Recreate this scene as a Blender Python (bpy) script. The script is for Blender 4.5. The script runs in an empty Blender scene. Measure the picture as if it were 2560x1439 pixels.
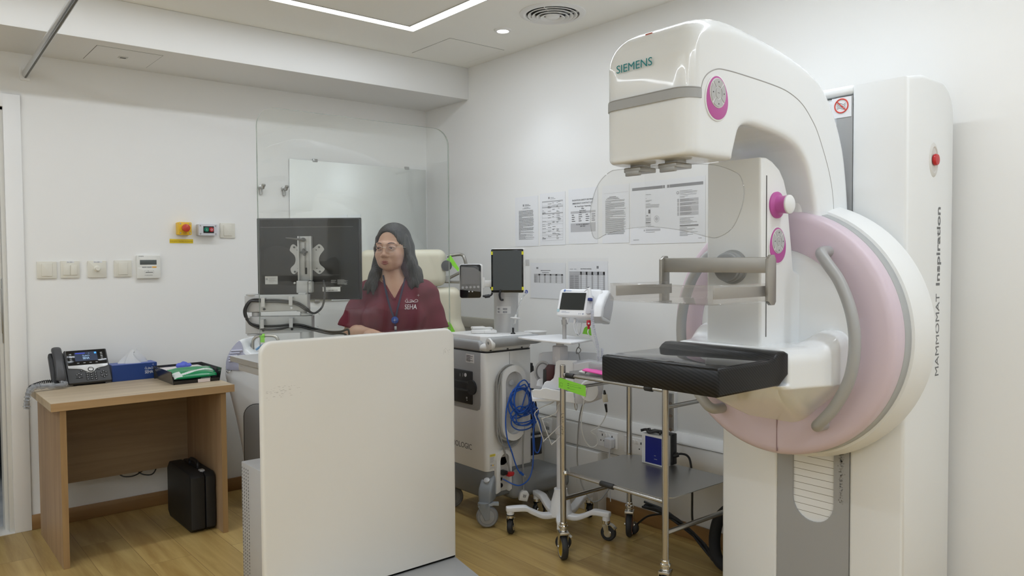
import bpy, bmesh, math, random
import numpy as np
from math import pi, sin, cos, radians, sqrt, atan2
from mathutils import Vector, Matrix

scene = bpy.context.scene
COL = scene.collection
random.seed(7)

# ------------------------------------------------------------------ camera
cam_d = bpy.data.cameras.new('camera')
cam = bpy.data.objects.new('camera', cam_d)
COL.objects.link(cam)
cam_d.sensor_fit = 'HORIZONTAL'
cam_d.sensor_width = 36.0
cam_d.lens = 27.053
cam_d.clip_start = 0.02
_yaw, _pit, _rol = radians(39.8887), radians(1.98408), radians(-0.36133)
_f = Vector((sin(_yaw) * cos(_pit), cos(_yaw) * cos(_pit), -sin(_pit)))
_r = Vector((cos(_yaw), -sin(_yaw), 0.0))
_u = _r.cross(_f)
_r2 = _r * cos(_rol) + _u * sin(_rol)
_u2 = -_r * sin(_rol) + _u * cos(_rol)
cam.matrix_world = Matrix(((_r2.x, _u2.x, -_f.x, 0), (_r2.y, _u2.y, -_f.y, 0), (_r2.z, _u2.z, -_f.z, 1.383), (0, 0, 0, 1)))
scene.camera = cam

# ------------------------------------------------------------------ view, world
vs = scene.view_settings
scene.display_settings.display_device = 'sRGB'
vs.view_transform = 'Standard'
vs.look = 'None'
vs.gamma = 1.0
vs.exposure = -0.12
vs.use_curve_mapping = False
scene.cycles.max_bounces = 12
scene.cycles.diffuse_bounces = 6
scene.cycles.transparent_max_bounces = 24
scene.cycles.sample_clamp_indirect = 6.0
scene.cycles.caustics_reflective = False
scene.cycles.caustics_refractive = False
world = bpy.data.worlds.new('world')
scene.world = world
world.use_nodes = True
world.node_tree.nodes['Background'].inputs[0].default_value = (0.6, 0.62, 0.65, 1)
world.node_tree.nodes['Background'].inputs[1].default_value = 0.15


def lamp(name, kind, loc, energy, color=(1, .98, .94), size=None, size_y=None, rot=(0, 0, 0), spot=None, blend=.5, radius=None):
    d = bpy.data.lights.new(name, kind)
    d.energy = energy
    d.color = color
    if kind == 'AREA':
        d.shape = 'RECTANGLE' if size_y else 'DISK'
        d.size = size
        if size_y:
            d.size_y = size_y
    if kind == 'SPOT':
        d.spot_size = spot
        d.spot_blend = blend
        d.shadow_soft_size = radius or .03
    if kind == 'POINT':
        d.shadow_soft_size = radius or .03
    o = bpy.data.objects.new(name, d)
    COL.objects.link(o)
    o.location = loc
    o.rotation_euler = rot
    return o


# ceiling light channel and recessed downlights, with unseen front and left ones giving fill
CEIL = 2.67
LX0, LX1, LY0, LY1, LW = -1.15, 2.335, -1.25, 3.645, 0.062      # light channel centre lines; unseen left and front runs placed for their fill
E_STRIP = 4.6
for nm, x, y, sx, sy in (('back', (LX0 + LX1) / 2, LY1, LX1 - LX0 - LW, LW), ('front', (LX0 + LX1) / 2, LY0, LX1 - LX0 - LW, LW),
                         ('right', LX1, (LY0 + LY1) / 2, LW, LY1 - LY0 + LW), ('left', LX0, (LY0 + LY1) / 2, LW, LY1 - LY0 + LW)):
    lamp('channel_light_' + nm, 'AREA', (x, y, CEIL - .006), E_STRIP * max(sx, sy) * {'back': .72, 'front': 1.5, 'right': .9, 'left': 1.65}[nm], (.90, 1, 1.14), sx, sy)  # front and left runs strengthened as fill, back run dimmed
DOWN = [(2.747, 3.352), (2.70, 1.85), (2.70, 0.35), (0.75, 4.0 - .75), (-.6, 2.6), (-.6, .6), (1.2, -.6)]  # only the first is seen; those toward the viewer are boosted for fill
for i, (x, y) in enumerate(DOWN):
    lamp('downlight_light', 'SPOT', (x, y, CEIL - .012), (15, 8, 8, 5, 12, 18, 16)[i], (.91, 1, 1.11), rot=(0, 0, 0), spot=radians(100), blend=.9, radius=.10)
lamp('corridor_light', 'AREA', (.0, 5.75, 2.5), 5, (.92, .97, 1), .5)

# ------------------------------------------------------------------ mesh helpers
FR = {}


def V3(a):
    return np.array(a, float)


def unit(a):
    a = V3(a)
    return a / np.linalg.norm(a)


def perp(d):
    d = unit(d)
    a = np.array([0, 0, 1.]) if abs(d[2]) < .9 else np.array([1., 0, 0])
    u = unit(np.cross(a, d))
    return u, np.cross(d, u)


def spline(pts, n=8, closed=False):
    """Catmull-Rom through the points."""
    P = [V3(p) for p in pts]
    m = len(P)
    out = []
    for i in range(m if closed else m - 1):
        p1, p2 = P[i], P[(i + 1) % m]
        p0 = P[i - 1] if (closed or i > 0) else 2 * p1 - p2
        p3 = P[(i + 2) % m] if (closed or i < m - 2) else 2 * p2 - p1
        for k in range(n):
            t = k / n
            out.append(.5 * ((2 * p1) + (p2 - p0) * t + (2 * p0 - 5 * p1 + 4 * p2 - p3) * t * t + (3 * p1 - p0 - 3 * p2 + p3) * t ** 3))
    if not closed:
        out.append(P[-1])
    return out


def rrect(w, h, r, n=6, cx=0, cy=0):
    """rounded rectangle outline, counter-clockwise, centred; r one radius or four (bl, br, tr, tl)"""
    rr = [r] * 4 if not isinstance(r, (list, tuple)) else list(r)
    out = []
    for (sx, sy, a0), q in zip(((-1, -1, pi), (1, -1, 1.5 * pi), (1, 1, 0), (-1, 1, .5 * pi)), rr):
        for k in range(n + 1):
            a = a0 + k / n * pi / 2
            out.append((cx + sx * (w / 2 - q) + q * cos(a), cy + sy * (h / 2 - q) + q * sin(a)))
    return out


class MB:
    def __init__(s):
        s.v, s.f, s.m, s.n = [], [], [], 0

    def add(s, v, f, m=0):
        v = np.asarray(v, float).reshape(-1, 3)
        s.v.append(v)
        b = s.n
        s.f.extend([tuple(int(i) + b for i in q) for q in f])
        s.m.extend([m] * len(f) if isinstance(m, int) else m)
        s.n += len(v)
        return s

    def verts(s):
        return np.concatenate(s.v) if s.v else np.zeros((0, 3))

    def xf(s, M):
        M = np.array(M, float)
        s.v = [q @ M[:3, :3].T + M[:3, 3] for q in s.v]
        return s

    def addbm(s, bm, m=0):
        bm.verts.index_update()
        s.add([v.co[:] for v in bm.verts], [[v.index for v in f.verts] for f in bm.faces], m)
        bm.free()

    def box(s, lo, hi, bev=0, seg=2, m=0):
        bm = bmesh.new()
        bmesh.ops.create_cube(bm, size=1)
        lo, hi = V3(lo), V3(hi)
        c, d = (lo + hi) / 2, np.abs(hi - lo)
        for v in bm.verts:
            v.co = Vector(c + V3(v.co) * d)
        if bev > 0:
            bmesh.ops.bevel(bm, geom=bm.edges[:], offset=min(bev, d.min() * .49), segments=seg, profile=.5, affect='EDGES')
        s.addbm(bm, m)
        return s

    def prism(s, poly, o, u, v, w, bev=0, seg=2, m=0):
        """2-D outline in the plane (u, v) at o, extruded along vector w"""
        o, u, v, w = V3(o), V3(u), V3(v), V3(w)
        bm = bmesh.new()
        a = [bm.verts.new(Vector(o + u * p[0] + v * p[1])) for p in poly]
        f = bm.faces.new(a)
        bm.faces.ensure_lookup_table()
        r = bmesh.ops.extrude_face_region(bm, geom=[f])
        for q in r['geom']:
            if isinstance(q, bmesh.types.BMVert):
                q.co += Vector(w)
        bmesh.ops.recalc_face_normals(bm, faces=bm.faces[:])
        if bev > 0:
            big = [fc for fc in bm.faces if len(fc.verts) == len(poly)]
            ed = set(e for fc in big for e in fc.edges) if len(poly) > 4 else set(e for fc in big if abs(fc.normal.dot(Vector(unit(w)))) > .9 for e in fc.edges)
            bmesh.ops.bevel(bm, geom=list(ed), offset=bev, segments=seg, profile=.5, affect='EDGES')
        s.addbm(bm, m)
        return s

    def cyl(s, p0, p1, r0, r1=None, n=24, m=0, bev=0):
        p0, p1 = V3(p0), V3(p1)
        r1 = r0 if r1 is None else r1
        h = np.linalg.norm(p1 - p0)
        if bev:
            b = bev
            pr = [(0, 0), (r0 - b, 0), (r0 - .3 * b, .3 * b), (r0, b), (r1, h - b), (r1 - .3 * b, h - .3 * b), (r1 - b, h), (0, h)]
        else:
            pr = [(0, 0), (r0, 0), (r1, h), (0, h)]
        return s.lathe(pr, p0, p1 - p0, n, m)

    def lathe(s, prof, o, ax, n=32, m=0, sx=1, sy=1, ref=None):
        o, d = V3(o), unit(ax)
        if ref is None:
            u, w = perp(d)
        else:
            u = unit(ref)
            w = np.cross(d, u)
        V, F, ring = [], [], []
        for r, h in prof:
            if r < 1e-6:
                V.append(o + d * h)
                ring.append([len(V) - 1])
            else:
                b = len(V)
                for k in range(n):
                    a = 2 * pi * k / n
                    V.append(o + d * h + u * r * cos(a) * sx + w * r * sin(a) * sy)
                ring.append(list(range(b, b + n)))
        for A, B in zip(ring[:-1], ring[1:]):
            for k in range(n):
                k2 = (k + 1) % n
                if len(A) == 1 and len(B) == 1:
                    break
                if len(A) == 1:
                    F.append((A[0], B[k2], B[k]))
                elif len(B) == 1:
                    F.append((A[k], A[k2], B[0]))
                else:
                    F.append((A[k], A[k2], B[k2], B[k]))
        return s.add(V, F, m)

    def tube(s, pts, r, n=10, closed=False, m=0, caps=True, flat=1.0):
        P = [V3(p) for p in pts]
        R = r if isinstance(r, (list, tuple, np.ndarray)) else [r] * len(P)
        N = len(P)
        T = []
        for i in range(N):
            a = P[i - 1] if (i > 0 or closed) else P[i]
            b = P[(i + 1) % N] if (i < N - 1 or closed) else P[i]
            t = b - a
            T.append(t / (np.linalg.norm(t) + 1e-12))
        u, w = perp(T[0])
        V, F = [], []
        for i in range(N):
            u = u - T[i] * np.dot(u, T[i])
            u = unit(u)
            w = np.cross(T[i], u)
            for k in range(n):
                a = 2 * pi * k / n
                V.append(P[i] + (u * cos(a) + w * sin(a) * flat) * R[i])
        for i in range(N if closed else N - 1):
            j = (i + 1) % N
            for k in range(n):
                k2 = (k + 1) % n
                F.append((i * n + k, i * n + k2, j * n + k2, j * n + k))
        if caps and not closed:
            F.append(tuple(range(n - 1, -1, -1)))
            F.append(tuple(range((N - 1) * n, N * n)))
        return s.add(V, F, m)

    def ribbon(s, pts, side, w, th, m=0):
        """flat strap along pts, width w along vector(s) side, thickness th"""
        P = [V3(p) for p in pts]
        V, F = [], []
        for i, p in enumerate(P):
            t = unit(P[min(i + 1, len(P) - 1)] - P[max(i - 1, 0)])
            sd = V3(side[i] if isinstance(side, list) else side)
            sd = unit(sd - t * np.dot(sd, t))
            nn = np.cross(t, sd)
            for a, b in ((-1, -1), (1, -1), (1, 1), (-1, 1)):
                V.append(p + sd * a * w / 2 + nn * b * th / 2)
        for i in range(len(P) - 1):
            for k in range(4):
                k2 = (k + 1) % 4
                F.append((i * 4 + k, i * 4 + k2, i * 4 + 4 + k2, i * 4 + 4 + k))
        F.append((3, 2, 1, 0))
        e = (len(P) - 1) * 4
        F.append((e, e + 1, e + 2, e + 3))
        return s.add(V, F, m)

    def ball(s, c, r, n=20, m=0):
        r = V3([r] * 3 if isinstance(r, (int, float)) else r)
        V, F = [], []
        k = n // 2
        for i in range(1, k):
            for j in range(n):
                a, b = pi * i / k, 2 * pi * j / n
                V.append((sin(a) * cos(b), sin(a) * sin(b), cos(a)))
        V += [(0, 0, 1), (0, 0, -1)]
        t, e = len(V) - 2, len(V) - 1
        for i in range(k - 2):
            for j in range(n):
                j2 = (j + 1) % n
                F.append((i * n + j, (i + 1) * n + j, (i + 1) * n + j2, i * n + j2))
        for j in range(n):
            F.append((t, j, (j + 1) % n))
            F.append((e, (k - 2) * n + (j + 1) % n, (k - 2) * n + j))
        return s.add(np.array(V) * r + V3(c), F, m)

    def text(s, body, o, right, up, size, ext=.0004, align='LEFT', m=0, sx=1.0, bold=0.0, res=3, shear=0.0):
        cu = bpy.data.curves.new('txt', 'FONT')
        cu.body = body
        cu.size = 1
        cu.align_x = align
        cu.extrude = ext / size
        cu.offset = bold
        cu.shear = shear
        cu.resolution_u = res
        ob = bpy.data.objects.new('txt', cu)
        COL.objects.link(ob)
        bpy.context.view_layer.update()
        dg = bpy.context.evaluated_depsgraph_get()
        me = bpy.data.meshes.new_from_object(ob.evaluated_get(dg))
        bpy.data.objects.remove(ob)
        bpy.data.curves.remove(cu)
        r, u = unit(right), unit(up)
        w = np.cross(r, u)
        V = [V3(o) + (r * v.co.x * sx + u * v.co.y + w * v.co.z) * size for v in me.vertices]
        F = [tuple(p.vertices) for p in me.polygons]
        bpy.data.meshes.remove(me)
        return s.add(V, F, m)

    def bars(s, rects, o, right, up, off=.0005, m=0):
        """flat printed marks: rects (x0, y0, x1, y1) in the plane, lifted by off"""
        r, u = unit(right), unit(up)
        w = np.cross(r, u) * off
        for x0, y0, x1, y1 in rects:
            s.add([V3(o) + r * x + u * y + w for x, y in ((x0, y0), (x1, y0), (x1, y1), (x0, y1))], [(0, 1, 2, 3)], m)
        return s


def obj(name, mb, mats, parent=None, smooth=38, world=True, **props):
    me = bpy.data.meshes.new(name)
    v = mb.verts()
    if parent is not None and world:
        root = parent
        while root.parent is not None:
            root = root.parent
        loc, rz = FR.get(root.name, ((0, 0, 0), 0))
        v = v - V3(loc)
        if rz:
            c, s_ = cos(-rz), sin(-rz)
            v = v @ np.array([[c, -s_, 0], [s_, c, 0], [0, 0, 1]]).T
    me.from_pydata(v.tolist(), [], mb.f)
    if not isinstance(mats, (list, tuple)):
        mats = [mats]
    for q in mats:
        me.materials.append(q)
    if len(mats) > 1:
        me.polygons.foreach_set('material_index', mb.m)
    me.update()
    if smooth:
        me.shade_smooth()
        me.set_sharp_from_angle(angle=radians(smooth))
    o = bpy.data.objects.new(name, me)
    COL.objects.link(o)
    if parent is not None:
        o.parent = parent
    for k, q in props.items():
        o[k] = q
    return o


def thing(name, label, cat, loc=(0, 0, 0), rz=0.0, group=None):
    o = bpy.data.objects.new(name, None)
    COL.objects.link(o)
    o.empty_display_size = .05
    o.location = loc
    o.rotation_euler = (0, 0, rz)
    o['label'] = label
    o['category'] = cat
    if group:
        o['group'] = group
    FR[o.name] = (tuple(loc), rz)
    return o


def tag(o, label, cat, group=None):
    o['label'] = label
    o['category'] = cat
    if group:
        o['group'] = group
    return o


def struct(name, mb, mats, smooth=38, parent=None):
    o = obj(name, mb, mats, parent, smooth)
    o['kind'] = 'structure'
    return o


def dup(root, loc, rz=0.0, label=None, group=None):
    r = root.copy()
    COL.objects.link(r)
    r.location = loc
    r.rotation_euler = (0, 0, rz)
    FR[r.name] = (tuple(loc), rz)
    if label:
        r['label'] = label
    if group:
        r['group'] = group
    for ch in list(root.children):
        c = ch.copy()
        COL.objects.link(c)
        c.parent = r
        for g in list(ch.children):
            d = g.copy()
            COL.objects.link(d)
            d.parent = c
    return r


# ------------------------------------------------------------------ smooth solids from distance fields
class Field:
    def __init__(s, lo, hi, res):
        s.lo, s.res = V3(lo), res
        n = np.ceil((V3(hi) - s.lo) / res).astype(int) + 1
        s.ax = [(s.lo[i] + np.arange(n[i]) * res).astype(np.float32) for i in range(3)]
        s.D = np.full(n, 1.0, np.float32)

    def blk(s, lo, hi):
        sl = []
        for i in range(3):
            a = max(0, int((lo[i] - s.lo[i]) / s.res) - 1)
            b = min(len(s.ax[i]), int((hi[i] - s.lo[i]) / s.res) + 3)
            if b <= a:
                return None
            sl.append(slice(a, b))
        return tuple(sl), np.meshgrid(s.ax[0][sl[0]], s.ax[1][sl[1]], s.ax[2][sl[2]], indexing='ij', sparse=True)

    def put(s, fn, lo, hi, k=0.0, op='u'):
        mg = k + 3 * s.res
        b = s.blk(V3(lo) - mg, V3(hi) + mg)
        if b is None:
            return s
        sl, (X, Y, Z) = b
        d = fn(X, Y, Z)
        a = s.D[sl]
        if op == 'u':
            r = np.minimum(a, d)
            if k > 0:
                h = np.maximum(k - np.abs(a - d), 0) / k
                r = r - h * h * k * .25
        else:
            d = -d
            r = np.maximum(a, d)
            if k > 0:
                h = np.maximum(k - np.abs(a - d), 0) / k
                r = r + h * h * k * .25
        s.D[sl] = r
        return s

    def cap(s, a, b, ra, rb=None, k=0.0, op='u'):
        a, b = V3(a), V3(b)
        rb = ra if rb is None else rb
        ba = b - a
        L = max(float(ba @ ba), 1e-12)

        def fn(X, Y, Z):
            t = np.clip(((X - a[0]) * ba[0] + (Y - a[1]) * ba[1] + (Z - a[2]) * ba[2]) / L, 0, 1)
            return np.sqrt((X - a[0] - ba[0] * t) ** 2 + (Y - a[1] - ba[1] * t) ** 2 + (Z - a[2] - ba[2] * t) ** 2) - (ra + (rb - ra) * t)
        m = max(ra, rb)
        return s.put(fn, np.minimum(a, b) - m, np.maximum(a, b) + m, k, op)

    def ell(s, c, r, M=None, k=0.0, op='u'):
        """ellipsoid; M rows = its axes"""
        c, r = V3(c), V3(r)
        A = np.eye(3) if M is None else V3(M)

        def fn(X, Y, Z):
            x, y, z = X - c[0], Y - c[1], Z - c[2]
            q = [(A[i][0] * x + A[i][1] * y + A[i][2] * z) / r[i] for i in range(3)]
            k0 = np.sqrt(q[0] ** 2 + q[1] ** 2 + q[2] ** 2)
            k1 = np.sqrt((q[0] / r[0]) ** 2 + (q[1] / r[1]) ** 2 + (q[2] / r[2]) ** 2) + 1e-9
            return k0 * (k0 - 1) / k1
        e = np.sqrt((A.T ** 2) @ (r ** 2))
        return s.put(fn, c - e, c + e, k, op)

    def rbox(s, c, h, rad, M=None, k=0.0, op='u'):
        c, h = V3(c), V3(h)
        A = np.eye(3) if M is None else V3(M)

        def fn(X, Y, Z):
            x, y, z = X - c[0], Y - c[1], Z - c[2]
            q = [np.abs(A[i][0] * x + A[i][1] * y + A[i][2] * z) - (h[i] - rad) for i in range(3)]
            o = np.sqrt(np.maximum(q[0], 0) ** 2 + np.maximum(q[1], 0) ** 2 + np.maximum(q[2], 0) ** 2)
            return o + np.minimum(np.maximum(np.maximum(q[0], q[1]), q[2]), 0) - rad
        e = np.abs(A.T) @ h
        return s.put(fn, c - e, c + e, k, op)

    def mesh(s, keep=None):
        D = s.D
        D = np.where(np.abs(D) < 1e-7, 1e-7, D)
        S = D < 0
        nx, ny, nz = D.shape
        cnt = np.zeros((nx - 1, ny - 1, nz - 1), np.int32)
        for i in (0, 1):
            for j in (0, 1):
                for k in (0, 1):
                    cnt += S[i:nx - 1 + i, j:ny - 1 + j, k:nz - 1 + k]
        act = np.argwhere((cnt > 0) & (cnt < 8))
        idx = np.full(cnt.shape, -1, np.int64)
        idx[act[:, 0], act[:, 1], act[:, 2]] = np.arange(len(act))
        acc = np.zeros((len(act), 3))
        w = np.zeros(len(act))
        cor = [(0, 0, 0), (1, 0, 0), (0, 1, 0), (1, 1, 0), (0, 0, 1), (1, 0, 1), (0, 1, 1), (1, 1, 1)]
        val = [D[act[:, 0] + c[0], act[:, 1] + c[1], act[:, 2] + c[2]] for c in cor]
        for a, b in ((0, 1), (2, 3), (4, 5), (6, 7), (0, 2), (1, 3), (4, 6), (5, 7), (0, 4), (1, 5), (2, 6), (3, 7)):
            m = (val[a] < 0) != (val[b] < 0)
            t = val[a][m] / (val[a][m] - val[b][m])
            acc[m] += V3(cor[a]) + t[:, None] * (V3(cor[b]) - V3(cor[a]))
            w[m] += 1
        P = s.lo + (act + acc / w[:, None]) * s.res
        F = []
        for ax in range(3):
            sh = [slice(1, -1)] * 3
            sh[ax] = slice(0, -1)
            sh2 = list(sh)
            sh2[ax] = slice(1, None)
            A, B = S[tuple(sh)], S[tuple(sh2)]
            e = np.argwhere(A != B)
            e1, e2 = (ax + 1) % 3, (ax + 2) % 3
            off = np.ones(3, int)
            off[ax] = 0
            base = e + off
            flip = A[e[:, 0], e[:, 1], e[:, 2]]

            def g(d1, d2):
                q = base.copy()
                q[:, e1] -= d1
                q[:, e2] -= d2
                return idx[q[:, 0], q[:, 1], q[:, 2]]
            q = np.stack([g(1, 1), g(0, 1), g(0, 0), g(1, 0)], 1)
            q[~flip] = q[~flip][:, ::-1]
            F.append(q)
        F = np.concatenate(F)
        F = F[(F >= 0).all(1)]
        if keep is not None:
            ok = keep(P)
            F = F[ok[F].all(1)]
            used = np.unique(F)
            mp = np.full(len(P), -1)
            mp[used] = np.arange(len(used))
            P, F = P[used], mp[F]
        return P, F.tolist()


# ------------------------------------------------------------------ materials
MT = {}


def mat(name, col, rough=.5, metal=0.0, spec=.5, coat=0.0, emit=None, es=1.0, bump=None, alpha=None, sss=0.0):
    if name in MT:
        return MT[name]
    m = bpy.data.materials.new(name)
    m.use_nodes = True
    nt = m.node_tree
    b = nt.nodes['Principled BSDF']
    if len(col) == 3:
        col = (*col, 1)
    b.inputs['Base Color'].default_value = col
    b.inputs['Roughness'].default_value = rough
    b.inputs['Metallic'].default_value = metal
    b.inputs['Specular IOR Level'].default_value = spec
    b.inputs['Coat Weight'].default_value = coat
    if sss:
        b.inputs['Subsurface Weight'].default_value = sss
        b.inputs['Subsurface Radius'].default_value = (.012, .005, .003)
        b.inputs['Subsurface Scale'].default_value = 1.0
    if emit:
        b.inputs['Emission Color'].default_value = (*emit, 1)
        b.inputs['Emission Strength'].default_value = es
    if bump:
        sc, st = bump
        tc = nt.nodes.new('ShaderNodeTexCoord')
        nz = nt.nodes.new('ShaderNodeTexNoise')
        nz.inputs['Scale'].default_value = sc
        nz.inputs['Detail'].default_value = 4
        bp = nt.nodes.new('ShaderNodeBump')
        bp.inputs['Strength'].default_value = st
        bp.inputs['Distance'].default_value = .002
        nt.links.new(tc.outputs['Object'], nz.inputs['Vector'])
        nt.links.new(nz.outputs['Fac'], bp.inputs['Height'])
        nt.links.new(bp.outputs['Normal'], b.inputs['Normal'])
    MT[name] = m
    return m


def vary(m, c2, scale=(3, 3, 3), lo=.4, hi=.7, amount=1.0, detail=3, coord='Object'):
    """second colour in soft noise patches"""
    nt = m.node_tree
    b = nt.nodes['Principled BSDF']
    c1 = b.inputs['Base Color'].default_value[:]
    tc = nt.nodes.new('ShaderNodeTexCoord')
    mp = nt.nodes.new('ShaderNodeMapping')
    mp.inputs['Scale'].default_value = scale
    nz = nt.nodes.new('ShaderNodeTexNoise')
    nz.inputs['Scale'].default_value = 1
    nz.inputs['Detail'].default_value = detail
    cr = nt.nodes.new('ShaderNodeValToRGB')
    cr.color_ramp.elements[0].position = lo
    cr.color_ramp.elements[1].position = hi
    cr.color_ramp.elements[0].color = c1
    cr.color_ramp.elements[1].color = (*[a + (b_ - a) * amount for a, b_ in zip(c1[:3], c2)], 1)
    nt.links.new(tc.outputs[coord], mp.inputs['Vector'])
    nt.links.new(mp.outputs['Vector'], nz.inputs['Vector'])
    nt.links.new(nz.outputs['Fac'], cr.inputs['Fac'])
    nt.links.new(cr.outputs['Color'], b.inputs['Base Color'])
    return m


def clear(name, tint=(.97, .985, .975), refl=1.0, rough=0.0, haze=0.0, hazecol=(.8, .8, .8), ior=1.5):
    """thin clear sheet: passes light straight through and mirrors by Fresnel"""
    if name in MT:
        return MT[name]
    m = bpy.data.materials.new(name)
    m.use_nodes = True
    nt = m.node_tree
    for n in list(nt.nodes):
        if n.type != 'OUTPUT_MATERIAL':
            nt.nodes.remove(n)
    out = [n for n in nt.nodes if n.type == 'OUTPUT_MATERIAL'][0]
    tr = nt.nodes.new('ShaderNodeBsdfTransparent')
    tr.inputs['Color'].default_value = (*tint, 1)
    gl = nt.nodes.new('ShaderNodeBsdfGlossy')
    gl.inputs['Roughness'].default_value = rough
    gl.inputs['Color'].default_value = (refl, refl, refl, 1)
    fr = nt.nodes.new('ShaderNodeFresnel')
    ge = nt.nodes.new('ShaderNodeNewGeometry')
    mr = nt.nodes.new('ShaderNodeMapRange')          # an unbent ray leaves by the same Fresnel as it enters
    mr.inputs['To Min'].default_value = ior
    mr.inputs['To Max'].default_value = 1 / ior
    nt.links.new(ge.outputs['Backfacing'], mr.inputs['Value'])
    nt.links.new(mr.outputs[0], fr.inputs['IOR'])
    mx = nt.nodes.new('ShaderNodeMixShader')
    nt.links.new(fr.outputs[0], mx.inputs['Fac'])
    src = tr
    if haze > 0:
        df = nt.nodes.new('ShaderNodeBsdfDiffuse')
        df.inputs['Color'].default_value = (*hazecol, 1)
        m2 = nt.nodes.new('ShaderNodeMixShader')
        m2.inputs['Fac'].default_value = haze
        nt.links.new(tr.outputs[0], m2.inputs[1])
        nt.links.new(df.outputs[0], m2.inputs[2])
        src = m2
    nt.links.new(src.outputs[0], mx.inputs[1])
    nt.links.new(gl.outputs[0], mx.inputs[2])
    nt.links.new(mx.outputs[0], out.inputs['Surface'])
    MT[name] = m
    return m


def wood(name, c_lo, c_hi, along='Y', plank=None, rough=.4, scale=1.0, spec=.4, contrast=1.0):
    if name in MT:
        return MT[name]
    m = bpy.data.materials.new(name)
    m.use_nodes = True
    nt = m.node_tree
    L = nt.links.new
    b = nt.nodes['Principled BSDF']
    b.inputs['Roughness'].default_value = rough
    b.inputs['Specular IOR Level'].default_value = spec
    tc = nt.nodes.new('ShaderNodeTexCoord')
    mp = nt.nodes.new('ShaderNodeMapping')
    s1, s2 = 26 * scale, 1.6 * scale
    mp.inputs['Scale'].default_value = {'Y': (s1, s2, s1), 'X': (s2, s1, s1), 'Z': (s1, s1, s2)}[along]
    L(tc.outputs['Object'], mp.inputs['Vector'])
    vec = mp.outputs['Vector']
    br = None
    if plank:
        br = nt.nodes.new('ShaderNodeTexBrick')
        rot = nt.nodes.new('ShaderNodeMapping')
        rot.inputs['Rotation'].default_value = (0, 0, pi / 2)
        L(tc.outputs['Object'], rot.inputs['Vector'])
        br.inputs['Scale'].default_value = 1
        br.inputs['Brick Width'].default_value = plank[1]
        br.inputs['Row Height'].default_value = plank[0]
        br.inputs['Mortar Size'].default_value = .0011
        br.inputs['Mortar Smooth'].default_value = .1
        br.inputs['Color1'].default_value = (0, 0, 0, 1)
        br.inputs['Color2'].default_value = (1, 1, 1, 1)
        br.inputs['Mortar'].default_value = (.5, .5, .5, 1)
        br.offset = .37
        L(rot.outputs['Vector'], br.inputs['Vector'])
        ad = nt.nodes.new('ShaderNodeVectorMath')
        ad.operation = 'MULTIPLY_ADD'
        L(br.outputs['Color'], ad.inputs[0])
        ad.inputs[1].default_value = (7, 31, 3)
        L(vec, ad.inputs[2])
        vec = ad.outputs[0]
    nz = nt.nodes.new('ShaderNodeTexNoise')
    nz.inputs['Scale'].default_value = .55
    nz.inputs['Detail'].default_value = 7
    nz.inputs['Roughness'].default_value = .62
    nz.inputs['Distortion'].default_value = .55
    L(vec, nz.inputs['Vector'])
    cr = nt.nodes.new('ShaderNodeValToRGB')
    cr.color_ramp.elements[0].position = .5 - .2 / contrast
    cr.color_ramp.elements[1].position = .5 + .2 / contrast
    cr.color_ramp.elements[0].color = (*c_lo, 1)
    cr.color_ramp.elements[1].color = (*c_hi, 1)
    L(nz.outputs['Fac'], cr.inputs['Fac'])
    col = cr.outputs['Color']
    if br:
        hs = nt.nodes.new('ShaderNodeHueSaturation')
        mr = nt.nodes.new('ShaderNodeMapRange')
        mr.inputs['To Min'].default_value = .86
        mr.inputs['To Max'].default_value = 1.12
        L(br.outputs['Color'], mr.inputs['Value'])
        L(mr.outputs[0], hs.inputs['Value'])
        L(col, hs.inputs['Color'])
        mx = nt.nodes.new('ShaderNodeMix')
        mx.data_type = 'RGBA'
        mx.blend_type = 'MULTIPLY'
        L(br.outputs['Fac'], mx.inputs['Factor'])
        L(hs.outputs['Color'], mx.inputs['A'])
        mx.inputs['B'].default_value = (.45, .4, .35, 1)
        col = mx.outputs['Result']
    L(col, b.inputs['Base Color'])
    MT[name] = m
    return m


WALL = mat('wall_paint', (.83, .83, .815), .62, bump=(260, .05))
CEILM = mat('ceiling_paint', (.93, .925, .88), .8)
WHITE = mat('white_plastic', (.83, .83, .82), .35)
GLOSS = mat('gloss_white', (.84, .865, .88), .16, coat=.35)
SATIN = mat('satin_white', (.825, .84, .84), .42)
CREAM = mat('cream_plastic', (.74, .71, .62), .4)
IVORY = mat('ivory_plastic', (.74, .72, .64), .35)
COOLW = mat('cool_white_plastic', (.80, .81, .83), .38)
GREY = mat('mid_grey_plastic', (.36, .37, .375), .45)
LGREY = mat('light_grey_plastic', (.50, .51, .515), .4)
SILVER = mat('silver_paint', (.52, .525, .53), .38, .25)
DGREY = mat('dark_grey_plastic', (.07, .072, .075), .42)
BLACK = mat('black_plastic', (.016, .016, .017), .42)
RUBBER = mat('black_rubber', (.02, .02, .021), .6)
CHROME = mat('chrome', (.78, .78, .77), .12, 1)
STEEL = mat('stainless_steel', (.50, .485, .46), .24, 1)
BRUSH = mat('brushed_steel', (.42, .415, .40), .36, 1)
PINK = mat('pale_pink_plastic', (.68, .57, .645), .36)
MAGENTA = mat('magenta_plastic', (.52, .10, .37), .35)
BAND = mat('grey_band_plastic', (.42, .435, .44), .4)
INK = mat('printed_ink', (.05, .05, .055), .7)
INKG = mat('grey_ink', (.30, .30, .31), .7)
PAPER = mat('paper', (.80, .81, .83), .75)
GREEN = mat('lime_green_paper', (.28, .74, .06), .6)
REDP = mat('red_plastic', (.55, .02, .025), .32)
YEL = mat('yellow_plastic', (.82, .50, .02), .4)
BLUEC = mat('blue_cable', (.02, .11, .52), .35)
NAVY = mat('navy_card', (.012, .045, .20), .45)
SEAM = mat('dark_seam', (.16, .16, .155), .7)
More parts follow.
